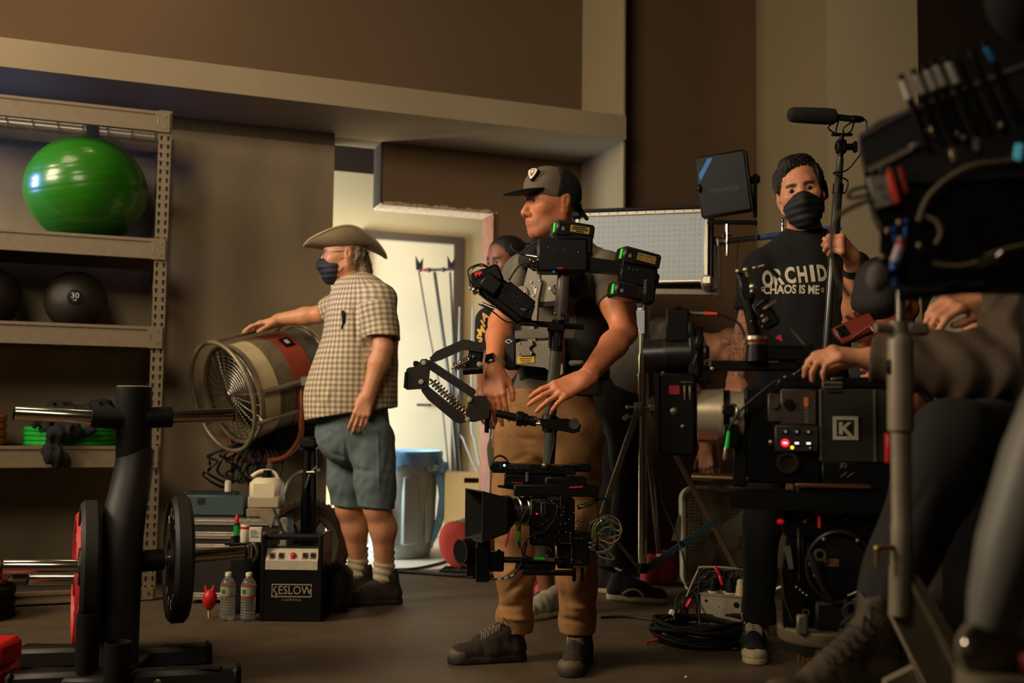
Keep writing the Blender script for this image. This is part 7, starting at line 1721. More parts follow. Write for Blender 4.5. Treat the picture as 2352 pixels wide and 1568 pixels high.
# distribution box
M_DIST=mat('scuffed_grey_metal',(138,128,108),0.45,0.35,0.22,24)
dq=Q(1662,1430,4.42);dx_=V((.87,-.5,0));dn_=V((-.5,-.87,0))
DM_=frame(V((dq.x,4.42,0)),dx_,-dn_,UP)
db=thing('distribution_box','scuffed grey metal power distribution box with plugs on top','box',V((dq.x,4.42,0)))
zt_d=Q(1640,1366,4.42).z
mb=MB(M=DM_);mb.b((-.10,0,0),(.085,.16,zt_d-.004),.004);dbb=obj('box_body',mb,M_DIST,db)
mb=MB(M=DM_)
for x,z,r in((-.075,zt_d-.03,.006),(.055,zt_d-.035,.012),(.062,zt_d-.075,.008),(-.07,.04,.006),(-.02,zt_d-.05,.002)):mb.c((x,-.003,z),(x,.004,z),r,n=14)
obj('knockouts',mb,K_BLK,dbb)
mb=MB(M=DM_);mb.b((-.104,-.004,zt_d-.006),(.089,.164,zt_d),.002);obj('box_lid',mb,M_DIST,db)
pls=[(-.06,.05,K_BLK),(-.02,.09,K_RUB),(.012,.05,K_RUB),(.06,.04,mat('cream_plug',(178,164,132),.5)),(.03,.11,K_BLK),(-.055,.12,K_RUB)]
for i,(x,y,m)in enumerate(pls):
 mb=MB(M=DM_);mb.c((x,y,zt_d-.001),(x,y,zt_d+.035),.019,n=16);mb.rings([((x,y,zt_d+.035),.017),((x,y,zt_d+.06),.014),((x,y,zt_d+.066),.006)],14);obj('plug',mb,m,db)
 mb=MB(M=DM_);mb.c((x,y,zt_d),(x,y,zt_d+.006),.024,n=16);obj('outlet',mb,mat('cream_plug',(178,164,132),.5),dbb)
rr=random.Random(9)
mb=MB()
spag=thing('cable_tangle','tangle of thin black cables arching over the distribution box','cable',V((Q(1640,1340,4.5).x,4.5,.05)))
for i in range(15):
 p0=DM_@V((pls[i%6][0],pls[i%6][1],zt_d+.064));x1,x2=rr.uniform(1575,1640),rr.uniform(1548,1605);h_=rr.uniform(1300,1345)
 pts=[p0,p0+V((rr.uniform(-.02,.02),0,.04)),Q((1662+x1)/2+rr.uniform(-15,30),h_,4.5),Q(x1,h_+rr.uniform(2,30),4.52),Q(x2,rr.uniform(1365,1400),4.48),V((Q(x2,1430,4.45).x,4.45+rr.uniform(-.05,.08),.012)),V((Q(rr.uniform(1540,1640),1430,4.4).x,4.4+rr.uniform(-.05,.1),.012))]
 mb=MB();mb.t(pts,rr.choice((.003,.0038,.005)),6,6);obj('cable',mb,mat('grey_cable',(120,110,92),.5)if i==3 else K_CBL,spag)
for(x,y,a,m,nm)in((1647,1310,60,K_RTAPE,'red_connector'),(1582,1384,-60,K_RTAPE,'red_connector'),(1706,1334,10,K_GRN,'green_connector'),(1656,1332,75,K_RTAPE,'red_connector')):
 mb=MB(M=pf(x,y,4.46));mb.ob((x,0,y),(24,8,7),ang=a,bev=2.5);obj(nm,mb,m,spag)
mb=MB(M=pf(1543,1410,4.42));mb.ob((1543,0,1408),(13,12,16),ang=20,bev=3);mb.ob((1541,-2,1418),(4,3,12),ang=10);mb.ob((1547,-2,1417),(3,3,10),ang=-10);obj('white_plug',mb,K_WHT,spag)
# coil of thick cable
cc=floor_at(1605,4.30);coil=thing('cable_coil','flat coil of thick black cable on the floor left of the canvas sneaker','cable',V((cc.x,4.30,0)))
for k in range(9):
 R_=.17+rr.uniform(-.025,.02);ph=rr.uniform(0,6);z0=.012+k*.0085;mb=MB();tl_=rr.uniform(-.05,.05),rr.uniform(-.05,.05)
 mb.t([V((cc.x+.01*math.sin(k),4.30+.01*math.cos(k*2),0))+V((R_*1.05*math.cos(a+ph),R_*.95*math.sin(a+ph),max(.011,z0+.012*math.sin(2*a+k)+(tl_[0]*math.cos(a)+tl_[1]*math.sin(a))*.15)))for a in[2*math.pi*j/36 for j in range(36)]],.0095,7,0,True);obj('cable_loop',mb,K_RUB,coil)
mb=MB();q=floor_at(1590,4.16);mb.ob((q.x-.02,4.16,.016),(.03,.02,.02),bev=.005);mb.ob((q.x+.04,4.155,.018),(.028,.026,.026),bev=.008);obj('white_coupler',mb,K_WHT,coil)
mb=MB();q0,q1=floor_at(1484,4.22),floor_at(1512,4.26);mb.t([V((q0.x,q0.y,.008)),V((q1.x,q1.y,.012))],.004,6);mb.t([V((q1.x-.02,q1.y,.008)),V((q1.x+.01,q1.y+.01,.02))],.005,6);obj('red_tip',mb,K_RTAPE,coil)
floor_cable([(1380,1418),(1430,1416),(1480,1420),(1530,1432),(1560,1442)],.006,'thin black cable running to the coil past the tan trousers')
floor_cable([(1655,1484),(1690,1490),(1720,1486),(1760,1478)],.007,'short thick cable behind the canvas sneaker')
q=floor_at(1576,3.70);mb=MB();mb.ob((q.x,3.70,.004),(.010,.008,.008),bev=.002);obj('white_scrap',mb,K_WHT,None,label='tiny white scrap lying on the dark floor',cat='scrap')
M_DRED=mat('dark_red_rubber',(150,44,30),0.5,0,0.1,30)
for i,(px,r)in enumerate(((1494,.055),(1530,.062))):
 q=floor_at(px,5.75);mb=MB();mb.l([(.001,0),(r*.8,0),(r,r*.4),(r,r*2.2),(r*.8,r*2.7),(r*.3,r*2.9),(.001,r*2.9)],(q.x,5.75,0),UP,28)
 obj('red_canister',mb,M_DRED,None,label='dark red rounded canister on the floor behind the stand, %s of two'%('left' if i==0 else 'right'),cat='canister',group='dark red canisters by the wall')
 # ================================================================ MAIN CAMERA AND HEAD
DMC=2.70;PX=pf(1850,980,DMC)
PX=PX@Matrix.Translation((1850,0,980))@Matrix.Rotation(math.radians(-12),4,'Z')@Matrix.Scale(1.022,4,(1,0,0))@Matrix.Translation((-1850,0,-980))
mc=thing('main_camera','big film camera with K plate and silver lens on the dolly head','camera',Q(1850,1165,DMC))
def C_(name,mb,m,par=mc,**k):return obj(name,mb,m,par,**k)
mb=MB(M=PX);mb.b((1716,0,888),(1884,90,1110),6);body_=C_('camera_body',mb,K_PLA)
M_OLV=mat('dark_olive_panel',(36,34,26),0.55)
mb=MB(M=PX);mb.b((1878,-8,892),(2050,95,1060),4);side_=C_('side_module',mb,M_OLV)
mb=MB(M=PX);mb.b((1880,-10,894),(1884,-6,1056));mb.b((1994,-10,894),(1999,-6,1056));C_('module_seams',mb,mat('pale_edge_paint',(92,84,64),.5),side_)  # pale lines along the module edges
mb=MB(M=PX);a,b,c,d,w=1908,955,1962,1008,8
for p_,q_ in(((a,b),(c,b+w)),((a,d-w),(c,d)),((a,b+w),(a+w,d-w)),((c-w,b+w),(c,d-w))):mb.b((p_[0],-10,p_[1]),(q_[0],-8,q_[1]))
mb.pr([(1921,968),(1929,968),(1929,978),(1940,968),(1949,968),(1935,981),(1956,1004),(1948,1006),(1929,986),(1929,996),(1921,996)],-10.2,-8);C_('plate_logo',mb,mat('grey_white_print',(186,178,156),.6),side_,label='white square K logo')
mb=MB(M=PX);mb.b((1886,-12,876),(1930,0,892),1.5);C_('name_strip',mb,mat('dull_metal_strip',(104,94,70),.45,.3),side_);mb=MB(M=PX)
for k in range(8):mb.b((1890+k*4.8,-12.6,881),(1893+k*4.8,-11.8,887))
mb.b((1897,-9,899),(1934,-8.2,903));C_('strip_print',mb,K_BLK,side_)
mb=MB(M=PX);mb.b((1796,-8,894),(1874,6,976),3);fp_=C_('front_panel',mb,mat('grey_brown_panel',(62,54,42),.5));
mb=MB(M=PX);mb.b((1768,-4,904),(1798,10,970),3);mb.c((1782,-10,930),(1782,0,930),10,n=20);C_('side_panel',mb,mat('grey_brown_panel',(62,54,42),.5))
mb=MB(M=PX);mb.c((1815,-14,929),(1815,-6,929),12,n=24);mb.ob((1818,-16,931),(10,4,4),ang=40,bev=1);C_('panel_knob',mb,K_BLK,fp_)
mb=MB(M=PX);mb.b((1847,-10,913),(1857,-8,934),1);C_('orange_tag',mb,mat('orange_tag',(214,110,44),.5),fp_)
mb=MB(M=PX);mb.tx('ALEXA',13,(1852,-9,952),(0,0,-1),(-1,0,0),.01,1.0);C_('body_lettering',mb,mat('dull_print',(130,120,98),.6),fp_)
mb=MB(M=PX);mb.b((1782,-18,976),(1878,-2,1038),4);cp_=C_('control_panel',mb,mat('dark_brown_panel',(44,38,30),.5));
for x in(1806,1830,1855):
 mb=MB(M=PX);mb.l([(.1,-4),(5,-4),(7,-1),(8,0)],(x,-18,992),(0,1,0),18);bt_=C_('button',mb,K_PLA,cp_);mb=MB(M=PX);mb.ob((x,-22.5,991),(5,1,6),bev=.4);C_('button_light',mb,mat('dim_button_light',(130,150,150),.4,0,0,emit=.35),bt_)
for x,m_,r in((1805,mat('red_button_light',(255,30,50),.4,0,0,emit=2.2),9),(1830,K_PLA,7),(1855,K_PLA,7)):
 mb=MB(M=PX);mb.l([(.1,-4),(r-2,-4),(r,-1),(r,0)],(x,-18,1017),(0,1,0),18);bt_=C_('button',mb,m_,cp_);mb=MB(M=PX);mb.ob((x,-22.5,1017),(9,1,5),bev=.4);C_('button_light',mb,mat('white_button_light',(225,228,224),.4,0,0,emit=1.3),bt_)
mb=MB(M=PX);mb.s((1820,-19,1027),(4,2,4),12,8);C_('yellow_lamp',mb,mat('yellow_lamp',(255,210,20),.4,0,0,emit=2.0),cp_)
mb=MB(M=PX);mb.s((1860,-19,1028),(3.5,2,3.5),10,8);mb.s((1775,-6,1017),(7,6,8),12,8);C_('corner_screws',mb,K_STL,cp_)
mb=MB(M=PX);mb.l([(17,-8),(24,-8),(26,0),(15,0)],(1811,-6,1062),(0,1,0),28,close=True);mb.l([(.1,-2),(15,-2),(15,0)],(1811,-6,1062),(0,1,0),20);C_('round_port',mb,mat('worn_black_metal',(58,50,40),.35,.5),body_)
mb=MB(M=PX);mb.tx('JO',14,(1930,-10,1066),(1,0,0),(0,0,-1),.01,1);mb.ob((1930,-9,1086),(18,1,1),ang=-42);mb.ob((1944,-9,1087),(20,1,1),ang=-36);C_('scribble',mb,mat('dull_print',(130,120,98),.6),side_)
mb=MB(M=PX);mb.b((1884,-6,1058),(2052,95,1116),3);C_('lower_module',mb,K_PLA)
# lens
mb=MB(M=PX);mb.rings([((1612,40,958),62),((1664,40,958),64)],44);mb.rings([((1664,40,958),66),((1670,40,958),66)],44);mb.rings([((1684,40,958),60),((1716,40,958),58)],44);lb_=C_('lens_barrel',mb,mat('silver_lens_metal',(190,176,146),.36,.45,.06),label='silver lens barrel')
mb=MB(M=PX);mb.rings([((1670,40,958),62),((1684,40,958),62)],44);mb.ob((1680,-22,944),(26,14,26),bev=4);mb.b((1668,-30,976),(1704,-10,1030),4);C_('lens_ring',mb,K_BLK,lb_)
mb=MB(M=PX);mb.ob((1690,-22,935),(20,6,12),bev=3);mb.ob((1700,-26,950),(5,6,30),bev=2);C_('ring_tab',mb,K_STL,lb_)
mb=MB(M=PX);mb.ob((1636,-24,1004),(46,3,18),bev=1);C_('lens_mark',mb,mat('dull_red_mark',(112,60,48),.5),lb_)
mb=MB(M=PX);mb.rings([((1714,40,958),50),((1724,40,958),50)],36);C_('lens_mount',mb,K_BLK)
# matte box and motor block on the left
mb=MB(M=PX);mb.b((1522,-20,858),(1608,100,1050),5);mb.pr([(1516,870),(1526,860),(1526,1050),(1518,1040)],-30,110);mbx=C_('matte_box',mb,K_PLA)
mb=MB(M=PX);mb.b((1548,-22,888),(1572,-20,908));C_('red_tape',mb,mat('crimson_tape',(150,20,40),.6),mbx)
mb=MB(M=PX);mb.ob((1584,-21,905),(5,3,36),bev=1.5);mb.ob((1596,-21,905),(5,3,36),bev=1.5);mb.ob((1590,-21,880),(28,3,3),bev=1);C_('latch_rods',mb,mat('worn_alloy',(120,108,84),.4,.7),mbx)
mb=MB(M=PX);mb.l([(.1,-5),(4,-5),(9,-2),(10,0)],(1560,-20,948),(0,1,0),18);mb.s((1580,-22,983),(5,2,5),10,8);mb.s((1535,-22,858),(4,3,3),10,8);C_('matte_knob',mb,mat('worn_alloy',(120,108,84),.4,.7),mbx)
mb=MB(M=PX);mb.rings([((1488,30,818),40),((1536,30,816),42),((1538,30,816),44),((1598,30,814),44)],32);mb.ob((1604,20,820),(26,60,96),bev=5);evf=C_('viewfinder_tube',mb,mat('semi_gloss_black',(30,27,23),.32))
mb=MB(M=PX);mb.b((1540,-4,706),(1592,50,784),3);mb.ob((1566,18,702),(18,30,6),bev=2);mb.ob((1598,14,760),(14,40,50),bev=3);C_('motor_block',mb,K_PLA,evf)
mb=MB(M=PX);mb.b((1606,0,748),(1624,40,880),4);mb.ob((1616,-6,786),(18,20,34),ang=12,bev=4);mb.ob((1632,-10,810),(14,14,34),bev=5);C_('viewfinder_bracket',mb,K_BLK,evf)
mb=MB(M=PX);mb.ob((1606,-22,826),(3,2,26),ang=20);mb.ob((1640,-12,836),(6,4,12));mb.s((1646,-8,848),(6,4,6),12,8);C_('bracket_glints',mb,K_STL,evf)
mb=MB(M=PX);mb.b((1632,0,828),(1838,30,852),4);mb.pr([(1625,852),(1660,848),(1636,868),(1628,884),(1620,870)],2,20);C_('top_rail',mb,K_BLK)
mb=MB(M=PX);mb.ob((1780,-2,831),(24,3,3));mb.ob((1808,-4,866),(10,6,8),bev=2);mb.ob((1828,-4,860),(8,6,8),bev=2);C_('rail_glints',mb,K_STL)
# plugs
def plug2(tip,boot,cable,mboot,nm):
 mb=MB(M=PX);mb.rings(boot,12);o_=C_(nm,mb,mboot);mb=MB(M=PX);mb.rings(tip,12);C_('plug_tip',mb,mat('nickel',(170,158,130),.35,.9),o_);mb=MB(M=PX);mb.t(cable,3.2,8,6);C_('plug_cable',mb,K_CBL,o_)
plug2([((1592,20,712),6),((1600,20,715),5.5),((1626,20,716),5)],[((1626,20,716),5.2),((1656,20,717),3.6)],[(1654,20,717),(1680,20,724),(1702,18,738),(1714,14,758),(1718,10,790)],mat('orange_boot',(235,84,44),.45),'orange_plug')
plug2([((1676,-34,1030),4.5),((1674,-36,1052),6.5),((1675,-36,1058),5)],[((1682,-34,992),3.4),((1677,-34,1030),5)],[(1682,-34,992),(1690,-36,972),(1712,-34,940),(1750,-30,905),(1785,-24,876)],mat('glowing_green_boot',(30,190,60),.45,0,0,emit=.12),'green_plug')  # green boot is made slightly emissive to look brighter
# articulating arm with small monitor mount
mb=MB(M=PX);mb.rings([((1706,10,622),8),((1716,8,670),14),((1728,6,700),15),((1738,4,760),13),((1744,2,800),12)],16);mb.ob((1722,4,660),(30,24,60),ang=-12,bev=6);ar_=C_('articulated_arm',mb,K_BLK)
mb=MB(M=PX);mb.s((1704,0,619),(7,7,7),14,10);mb.s((1722,0,616),(9,8,8),14,10);mb.c((1736,0,614),(1762,0,606),4,n=12);mb.s((1742,-2,612),(7,6,5),12,8);mb.c((1722,-2,620),(1732,-2,652),4.5,n=12);mb.s((1737,-4,657),(10,9,10),16,12);mb.s((1735,-8,668),(6,5,6),12,8);C_('chrome_joints',mb,mat('nickel',(170,158,130),.35,.9),ar_)
mb=MB(M=PX);mb.pr([(1766,610),(1774,606),(1798,632),(1790,638)],-4,6);mb.ob((1756,-2,690),(40,16,12),ang=-34,bev=2);mb.ob((1764,0,720),(40,20,70),ang=-30,bev=5);C_('arm_plate',mb,K_BLK,ar_)
mb=MB(M=PX);mb.ob((1774,-14,700),(36,4,7),ang=-38,bev=1);mb.ob((1750,-12,696),(24,3,3),ang=-40);mb.ob((1764,-12,735),(18,5,10),ang=-50,bev=2);mb.s((1758,-12,726),(5,4,5),10,8);mb.s((1757,-14,750),(3,3,3),8,6);mb.s((1733,-12,738),(3,3,3),8,6);C_('arm_highlights',mb,mat('worn_alloy',(120,108,84),.4,.7),ar_)
mb=MB(M=PX);mb.rings([((1744,0,772),26),((1744,0,780),27)],28);mb.rings([((1744,0,788),24),((1744,0,791),24)],28);mb.c((1718,-8,780),(1718,-8,790),3);cl2=C_('clutch_ring',mb,mat('nickel',(170,158,130),.35,.9))
mb=MB(M=PX);mb.rings([((1744,0,780),25),((1744,0,788),25)],28);C_('red_band',mb,mat('dark_red_band',(120,14,24),.5),cl2)
mb=MB(M=PX);mb.rings([((1744,0,791),22),((1744,0,830),26)],24);mb.b((1724,-6,794),(1850,40,830),6);C_('clutch_base',mb,K_BLK,cl2)
mb=MB(M=PX);mb.pr([(1785,776),(1796,768),(1801,785)],-12,-10);C_('pink_tab',mb,mat('pink_tape',(230,40,100),.5))
mb=MB(M=PX);mb.c((1816,6,750),(1850,0,792),3.2,n=10);C_('thin_rod',mb,mat('green_grey_rod',(70,76,62),.4))
mb=MB(M=PX);mb.pr([(1836,800),(1868,790),(1880,820),(1850,850),(1830,830)],-4,40);mb.ob((1846,-6,846),(50,10,10),ang=-42,bev=3);C_('grip_block',mb,K_BLK)
mb=MB(M=PX);mb.b((1790,4,866),(2050,60,892),5);C_('top_plate',mb,K_BLK)
mb=MB(M=PX);mb.ob((1918,-6,869),(26,6,6),ang=-8,bev=2);C_('plate_latch',mb,K_STL)
# plate, rods, shelf
mb=MB(M=PX);mb.c((1598,10,1101),(1722,10,1103),7.5,n=18);mb.c((1598,70,1101),(1722,70,1103),7.5,n=18);C_('lens_rods',mb,mat('brass_steel_rod',(170,142,100),.3,.9))
mb=MB(M=PX);mb.b((1690,-6,1000),(1722,60,1120),4);mb.ob((1725,-8,1102),(10,8,14),bev=3);C_('rod_bracket',mb,K_BLK)
mb=MB(M=PX);mb.pr([(1644,1124),(1660,1130),(2052,1130),(2052,1170),(1688,1168),(1680,1142),(1652,1136)],-30,110);C_('bridge_plate',mb,K_BLK)
mb=MB(M=PX);mb.b((1826,-31,1107),(1985,-10,1116),2);C_('slide_rail',mb,mat('bronze_rail',(112,78,54),.4,.6))
mb=MB(M=PX);mb.b((1830,-20,1116),(2048,80,1132),2);C_('slide_base',mb,K_BLK)
# geared head
gh=thing('geared_head','black geared camera head with a big hand wheel under the main camera','camera head',Q(1895,1500,DMC))
def G_(name,mb,m,par=gh,**k):return obj(name,mb,m,par,**k)
mb=MB(M=PX);mb.b((1800,0,1168),(2046,90,1230),6);mb.pr([(1810,1230),(1840,1220),(1846,1420),(1800,1440),(1796,1330)],10,60);mb.b((1846,20,1228),(2020,110,1440),8);hb_=G_('head_body',mb,K_PLA)
mb=MB(M=PX);mb.b((1868,-2,1172),(1990,2,1178),1);mb.s((1840,-3,1178),(5,3,5),10,8);mb.s((1936,-3,1186),(5,3,5),10,8);mb.s((1958,-3,1186),(5,3,5),10,8);mb.s((1848,-3,1196),(4,3,4),10,8);mb.ob((1856,-3,1186),(34,2,3),ang=-30);G_('head_glints',mb,mat('worn_alloy',(120,108,84),.4,.7),hb_)
mb=MB(M=PX);mb.s((1794,-4,1196),(8,5,6),14,10);G_('red_button',mb,mat('red_button_dim',(200,20,34),.4,0,0,emit=.4),hb_)
mb=MB(M=PX);mb.b((1875,-3,1182),(1880,0,1208),1);G_('red_stripe',mb,mat('red_stripe',(230,50,36),.5,0,0,emit=.2),hb_)
mb=MB(M=PX);mb.t([(1920+70*math.cos(a),-14,1292+78*math.sin(a))for a in[2*math.pi*k/48 for k in range(48)]],5,8,0,True);wh_=G_('hand_wheel',mb,mat('semi_gloss_black',(30,27,23),.32))
mb=MB(M=PX);mb.l([(.1,-8),(62,-6),(66,0),(66,6),(.1,6)],(1920,-6,1290),(0,1,0),44);G_('wheel_disc',mb,K_RUB,wh_)
mb=MB(M=PX);mb.ob((1902,-16,1283),(32,2,18),bev=1);G_('wheel_label',mb,mat('faded_pink_label',(122,86,64),.6),wh_)
mb=MB(M=PX);mb.rings([((1862,-20,1262),14),((1872,-20,1300),13),((1886,-18,1340),9),((1902,-16,1362),6)],18);G_('crank_handle',mb,mat('semi_gloss_black',(30,27,23),.32),wh_)
mb=MB(M=PX);mb.l([(9,-4),(13,-4),(14,0),(8,0)],(1877,-30,1265),(0,1,0),22,close=True);mb.s((1868,-22,1312),(6,4,5),12,8);mb.s((1858,-18,1288),(5,4,5),12,8);mb.t([(1872,-24,1310),(1890,-20,1340),(1900,-18,1362)],2,6,4);mb.t([(1975,-18,1318),(1960,-18,1340),(1935,-18,1354)],2.6,6,5);mb.s((1887,-18,1232),(5,3,5),10,8);mb.s((1958,-18,1232),(5,3,5),10,8);G_('wheel_fittings',mb,mat('worn_alloy',(120,108,84),.4,.7),wh_)
mb=MB(M=PX);mb.pr([(1800,1250),(1815,1252),(1822,1300),(1812,1302)],-12,8);tg=G_('spirit_level',mb,mat('pale_tag',(92,90,76),.5),hb_)
mb=MB(M=PX);mb.b((1831,-4,1210),(1836,2,1330),1);mb.rings([((1805,-4,1252),3),((1796,-2,1310),3),((1802,0,1370),3),((1820,2,1420),3)],8);G_('head_edges',mb,mat('dark_edge_metal',(64,60,50),.4,.6),hb_)
mb=MB(M=PX)
for x,y in((1828,1342),(1836,1348),(1843,1354),(1850,1359)):mb.s((x,-6,y),(3,3,3),10,8)
mb.l([(5,-6),(8,-6),(9,0),(4,0)],(1848,0,1398),(0,1,0),18,close=True);G_('head_bolts',mb,K_STL,hb_)
mb=MB(M=PX);mb.b((1868,-8,1372),(1980,60,1440),6);mb.rings([((1935,-14,1360),10),((1938,-14,1440),12)],14);G_('head_neck',mb,K_RUB)
mb=MB(M=PX);mb.l([(.1,0),(100,0),(104,4),(104,26),(100,32),(.1,32)],(1892,60,1436),(0,0,1),44);mb.ob((1838,-30,1420),(24,20,44),bev=4);gb_=G_('mount_disc',mb,mat('grey_cast_metal',(104,94,74),.45,.3,.15,20))
mb=MB(M=PX);mb.l([(.1,0),(96,0),(96,22),(.1,22)],(1892,60,1466),(0,0,1),44);G_('lower_disc',mb,K_BLK)
mb=MB(M=PX)
for x in(1832,1842,1850):mb.c((x,-10,1488),(x,-10,1506),3,n=8)
G_('disc_pins',mb,mat('copper_pin',(150,86,50),.4,.7))
# ================================================================ CAMERA DOLLY (near, right)
M_DOL=mat('worn_silver_dolly',(142,130,108),0.45,0.15,0.14,20)
DD=2.0;PD=pf(2075,1000,DD)
dl_=thing('camera_dolly','silver camera dolly with an upright post and slanted arm in the right foreground','dolly',V((Q(2075,1000,DD).x,DD,0)))
def D_(name,mb,m=None,par=dl_,**k):return obj(name,mb,m or M_DOL,par,**k)
mb=MB(M=PD);mb.rings([((2074,0,660),11.5),((2073,0,770),11.5)],24);D_('inner_post',mb,K_STL)
mb=MB(M=PD);mb.rings([((2066,0,738),20),((2066,0,770),22)],24);mb.c((2012,-6,753),(2048,-4,755),12,n=20);mb.ob((2110,0,755),(50,30,30),bev=6);mb.rings([((2071,0,768),24),((2071,0,782),27)],24);D_('post_collar',mb)
mb=MB(M=PD);mb.rings([((2071,0,778),27),((2071,0,786),29),((2069,0,988),29),((2069,0,993),24)],32);sv=D_('outer_sleeve',mb)
mb=MB(M=PD);mb.b((2040,-14,826),(2050,8,862),3);D_('sleeve_latch',mb,K_PLA,sv)
mb=MB(M=PD);mb.rings([((2069,0,990),22.5),((2068,0,1195),22.5),((2068,0,1200),24),((2068,0,1240),24),((2060,0,1405),22)],28);D_('lower_post',mb)
mb=MB(M=PD);mb.ob((2047,26,1030),(6,20,68),bev=2);D_('red_strip',mb,K_RED)
mb=MB(M=PD);mb.c((2044,-8,1252),(2014,-12,1253),7,n=14);mb.s((2008,-12,1256),(9,9,10),14,10);mb.rings([((2008,-12,1260),6),((2006,-12,1290),5),((2006,-12,1298),4)],12);D_('clamp_lever',mb,mat('brass_lever',(170,136,92),.35,.8))
PDM=PD@Matrix.Translation((2066,0,1310))@Matrix.Rotation(math.radians(0),4,'Z')
mb=MB(M=PD);mb.pr([(2050,1300),(2068,1292),(2110,1322),(2300,1640),(2180,1680),(2046,1410)],2,34);D_('slanted_arm',mb)
mb=MB(M=PD);mb.pr([(2060,1302),(2072,1300),(2262,1640),(2246,1640)],-8,4);D_('arm_edge',mb,mat('painted_lit_edge',(206,190,150),.35,.1))  # pale strip painted as light catching the arm's edge
mb=MB(M=PD);mb.pr([(2040,1560),(2160,1500),(2230,1560),(2240,1700),(2030,1700)],30,60);mb.pr([(2105,1400),(2140,1430),(2148,1560),(2120,1580),(2090,1500)],20,30);D_('arm_gusset',mb)
# deck the operator's boot rests on, chassis, wheels (mostly below the frame)
zd_=.315
mb=MB();mb.b((1.0,1.7,zd_-.05),(2.1,3.1,zd_),.01);D_('deck',mb,mat('black_deck_tread',(26,24,21),.7))
mb=MB();mb.b((Q(1892,1490,2.8).x-.08,2.68,zd_-.02),(1.4,2.86,Q(1892,1489,2.77).z-.002),.01);D_('head_arm',mb,K_BLK)
mb=MB();mb.b((1.05,1.9,.1),(2.0,2.95,zd_-.05),.03);D_('chassis',mb,K_BLK)
for x,y in((1.12,1.86),(1.12,2.98),(1.95,1.86),(1.95,2.98)):
 mb=MB();mb.l([(.03,-.03),(.09,-.03),(.1,-.02),(.1,.02),(.09,.03),(.03,.03)],(x,y,.1),(1,0,0),28,close=True);D_('wheel',mb,K_RUB)
mb=MB();qa,qb=Q(2066,1400,DD),V((Q(2066,1400,DD).x,DD,zd_));mb.ob((qa.x+.17,DD+.02,zd_+.03),(.5,.1,.06),bev=.01);D_('post_foot',mb)
# near tube with round plate and bolt
DN=1.25;PN=pf(2300,1250,DN)
nt=thing('steering_column','blurred thick grey column with a round bolted plate at the lower right edge','column',V((Q(2330,1400,DN).x,DN,0)))
mb=MB(M=PN);mb.rings([((2470,0,880),84),((2400,0,1060),92),((2330,0,1260),84),((2290,0,1380),66),((2270,0,1440),50)],36);obj('grey_tube',mb,mat('grey_paint_metal',(130,126,116),.5,.1,.05),nt)
mb=MB(M=PN);mb.l([(.1,-10),(62,-10),(70,-4),(70,12),(.1,12)],(2262,-10,1482),(0,1,0),40);mb.b((2236,-8,1480),(2420,14,1640),10);pl_=obj('round_plate',mb,M_DOL,nt)
mb=MB(M=PN);mb.l([(.1,-14),(12,-13),(17,-8),(20,0)],(2218,-20,1472),(0,1,0),24);obj('plate_bolt',mb,K_CHR,pl_)
mb=MB(M=PN);mb.ob((2352,-40,1530),(70,30,110),bev=20);obj('red_grip',mb,mat('orange_red_grip',(206,66,40),.5),nt)
qz=Q(2300,1640,DN);mb=MB();mb.c((qz.x,DN,0),(qz.x,DN,qz.z+.05),.05,n=20);mb.l([(.001,0),(.14,0),(.14,.03),(.001,.03)],(qz.x,DN,0),UP,28);obj('column_base',mb,M_DOL,nt)
# ================================================================ VIDEO / SOUND CART AT THE TOP RIGHT
DV=1.62;PV=pf(2160,400,DV)
PV=PV@Matrix.Translation((1985,0,400))@Matrix.Rotation(math.radians(-19),4,'Z')@Matrix.Scale(1.05,4,(1,0,0))@Matrix.Translation((-1985,0,-400))
vc=thing('wireless_receiver_cart','blurred dark cart of wireless receivers with cables at the upper right edge','cart',V((Q(2330,900,DV).x,DV+.15,0)))
def V_(name,mb,m,par=vc,**k):return obj(name,mb,m,par,**k)
M_VC=mat('dark_purple_black',(22,19,20),0.6)
mb=MB(M=PV);mb.pr([(1972,310),(2010,280),(2110,240),(2420,130),(2420,430),(2120,430),(1990,420)],0,160);vb_=V_('upper_case',mb,M_VC)
mb=MB(M=PV);mb.pr([(1972,308),(2060,262),(2400,136),(2404,146),(2062,272),(1976,318)],-5,4);V_('case_edge',mb,mat('purple_grey_edge',(92,78,82),.5),vb_)
mb=MB(M=PV);mb.pr([(1980,394),(2092,338),(2096,348),(1984,406)],-8,2);mb.s((2088,-8,345),(12,6,7),12,8);V_('shelf_edge',mb,mat('dusty_grey_edge',(128,112,96),.5),vb_)
mb=MB(M=PV);mb.pr([(1984,404),(2100,350),(2420,330),(2420,680),(2070,668),(2010,640),(2016,520),(1998,480)],10,150);V_('lower_case',mb,K_PLA)
RV=PV@Matrix.Translation((2030,-6,446))@Matrix.Rotation(math.radians(12),4,'Y')
mb=MB(M=RV);mb.ob((-14,4,-4),(40,10,78),bev=3);rc_=V_('receiver_screen',mb,mat('grey_receiver_face',(140,134,124),.5));
mb=MB(M=RV);mb.tx('G',22,(-11,-1.6,-12),(1,0,0),(0,0,-1),.02);mb.tx('S',22,(-8,-1.6,12),(1,0,0),(0,0,-1),.02);V_('screen_figures',mb,mat('dark_grey_figures',(58,55,52),.5),rc_)
mb=MB(M=RV);mb.ob((14,-2,-8),(15,8,84),bev=3);V_('orange_label',mb,mat('orange_red_label',(232,74,44),.5),rc_)
mb=MB(M=RV);mb.ob((38,-1,-16),(10,8,64),bev=2);V_('red_label',mb,mat('dull_red_label',(150,32,24),.5),rc_)
mb=MB(M=RV)
for k in range(4):mb.s((-34+k*17,-4,-56+k*3),(6,4,6),12,8)
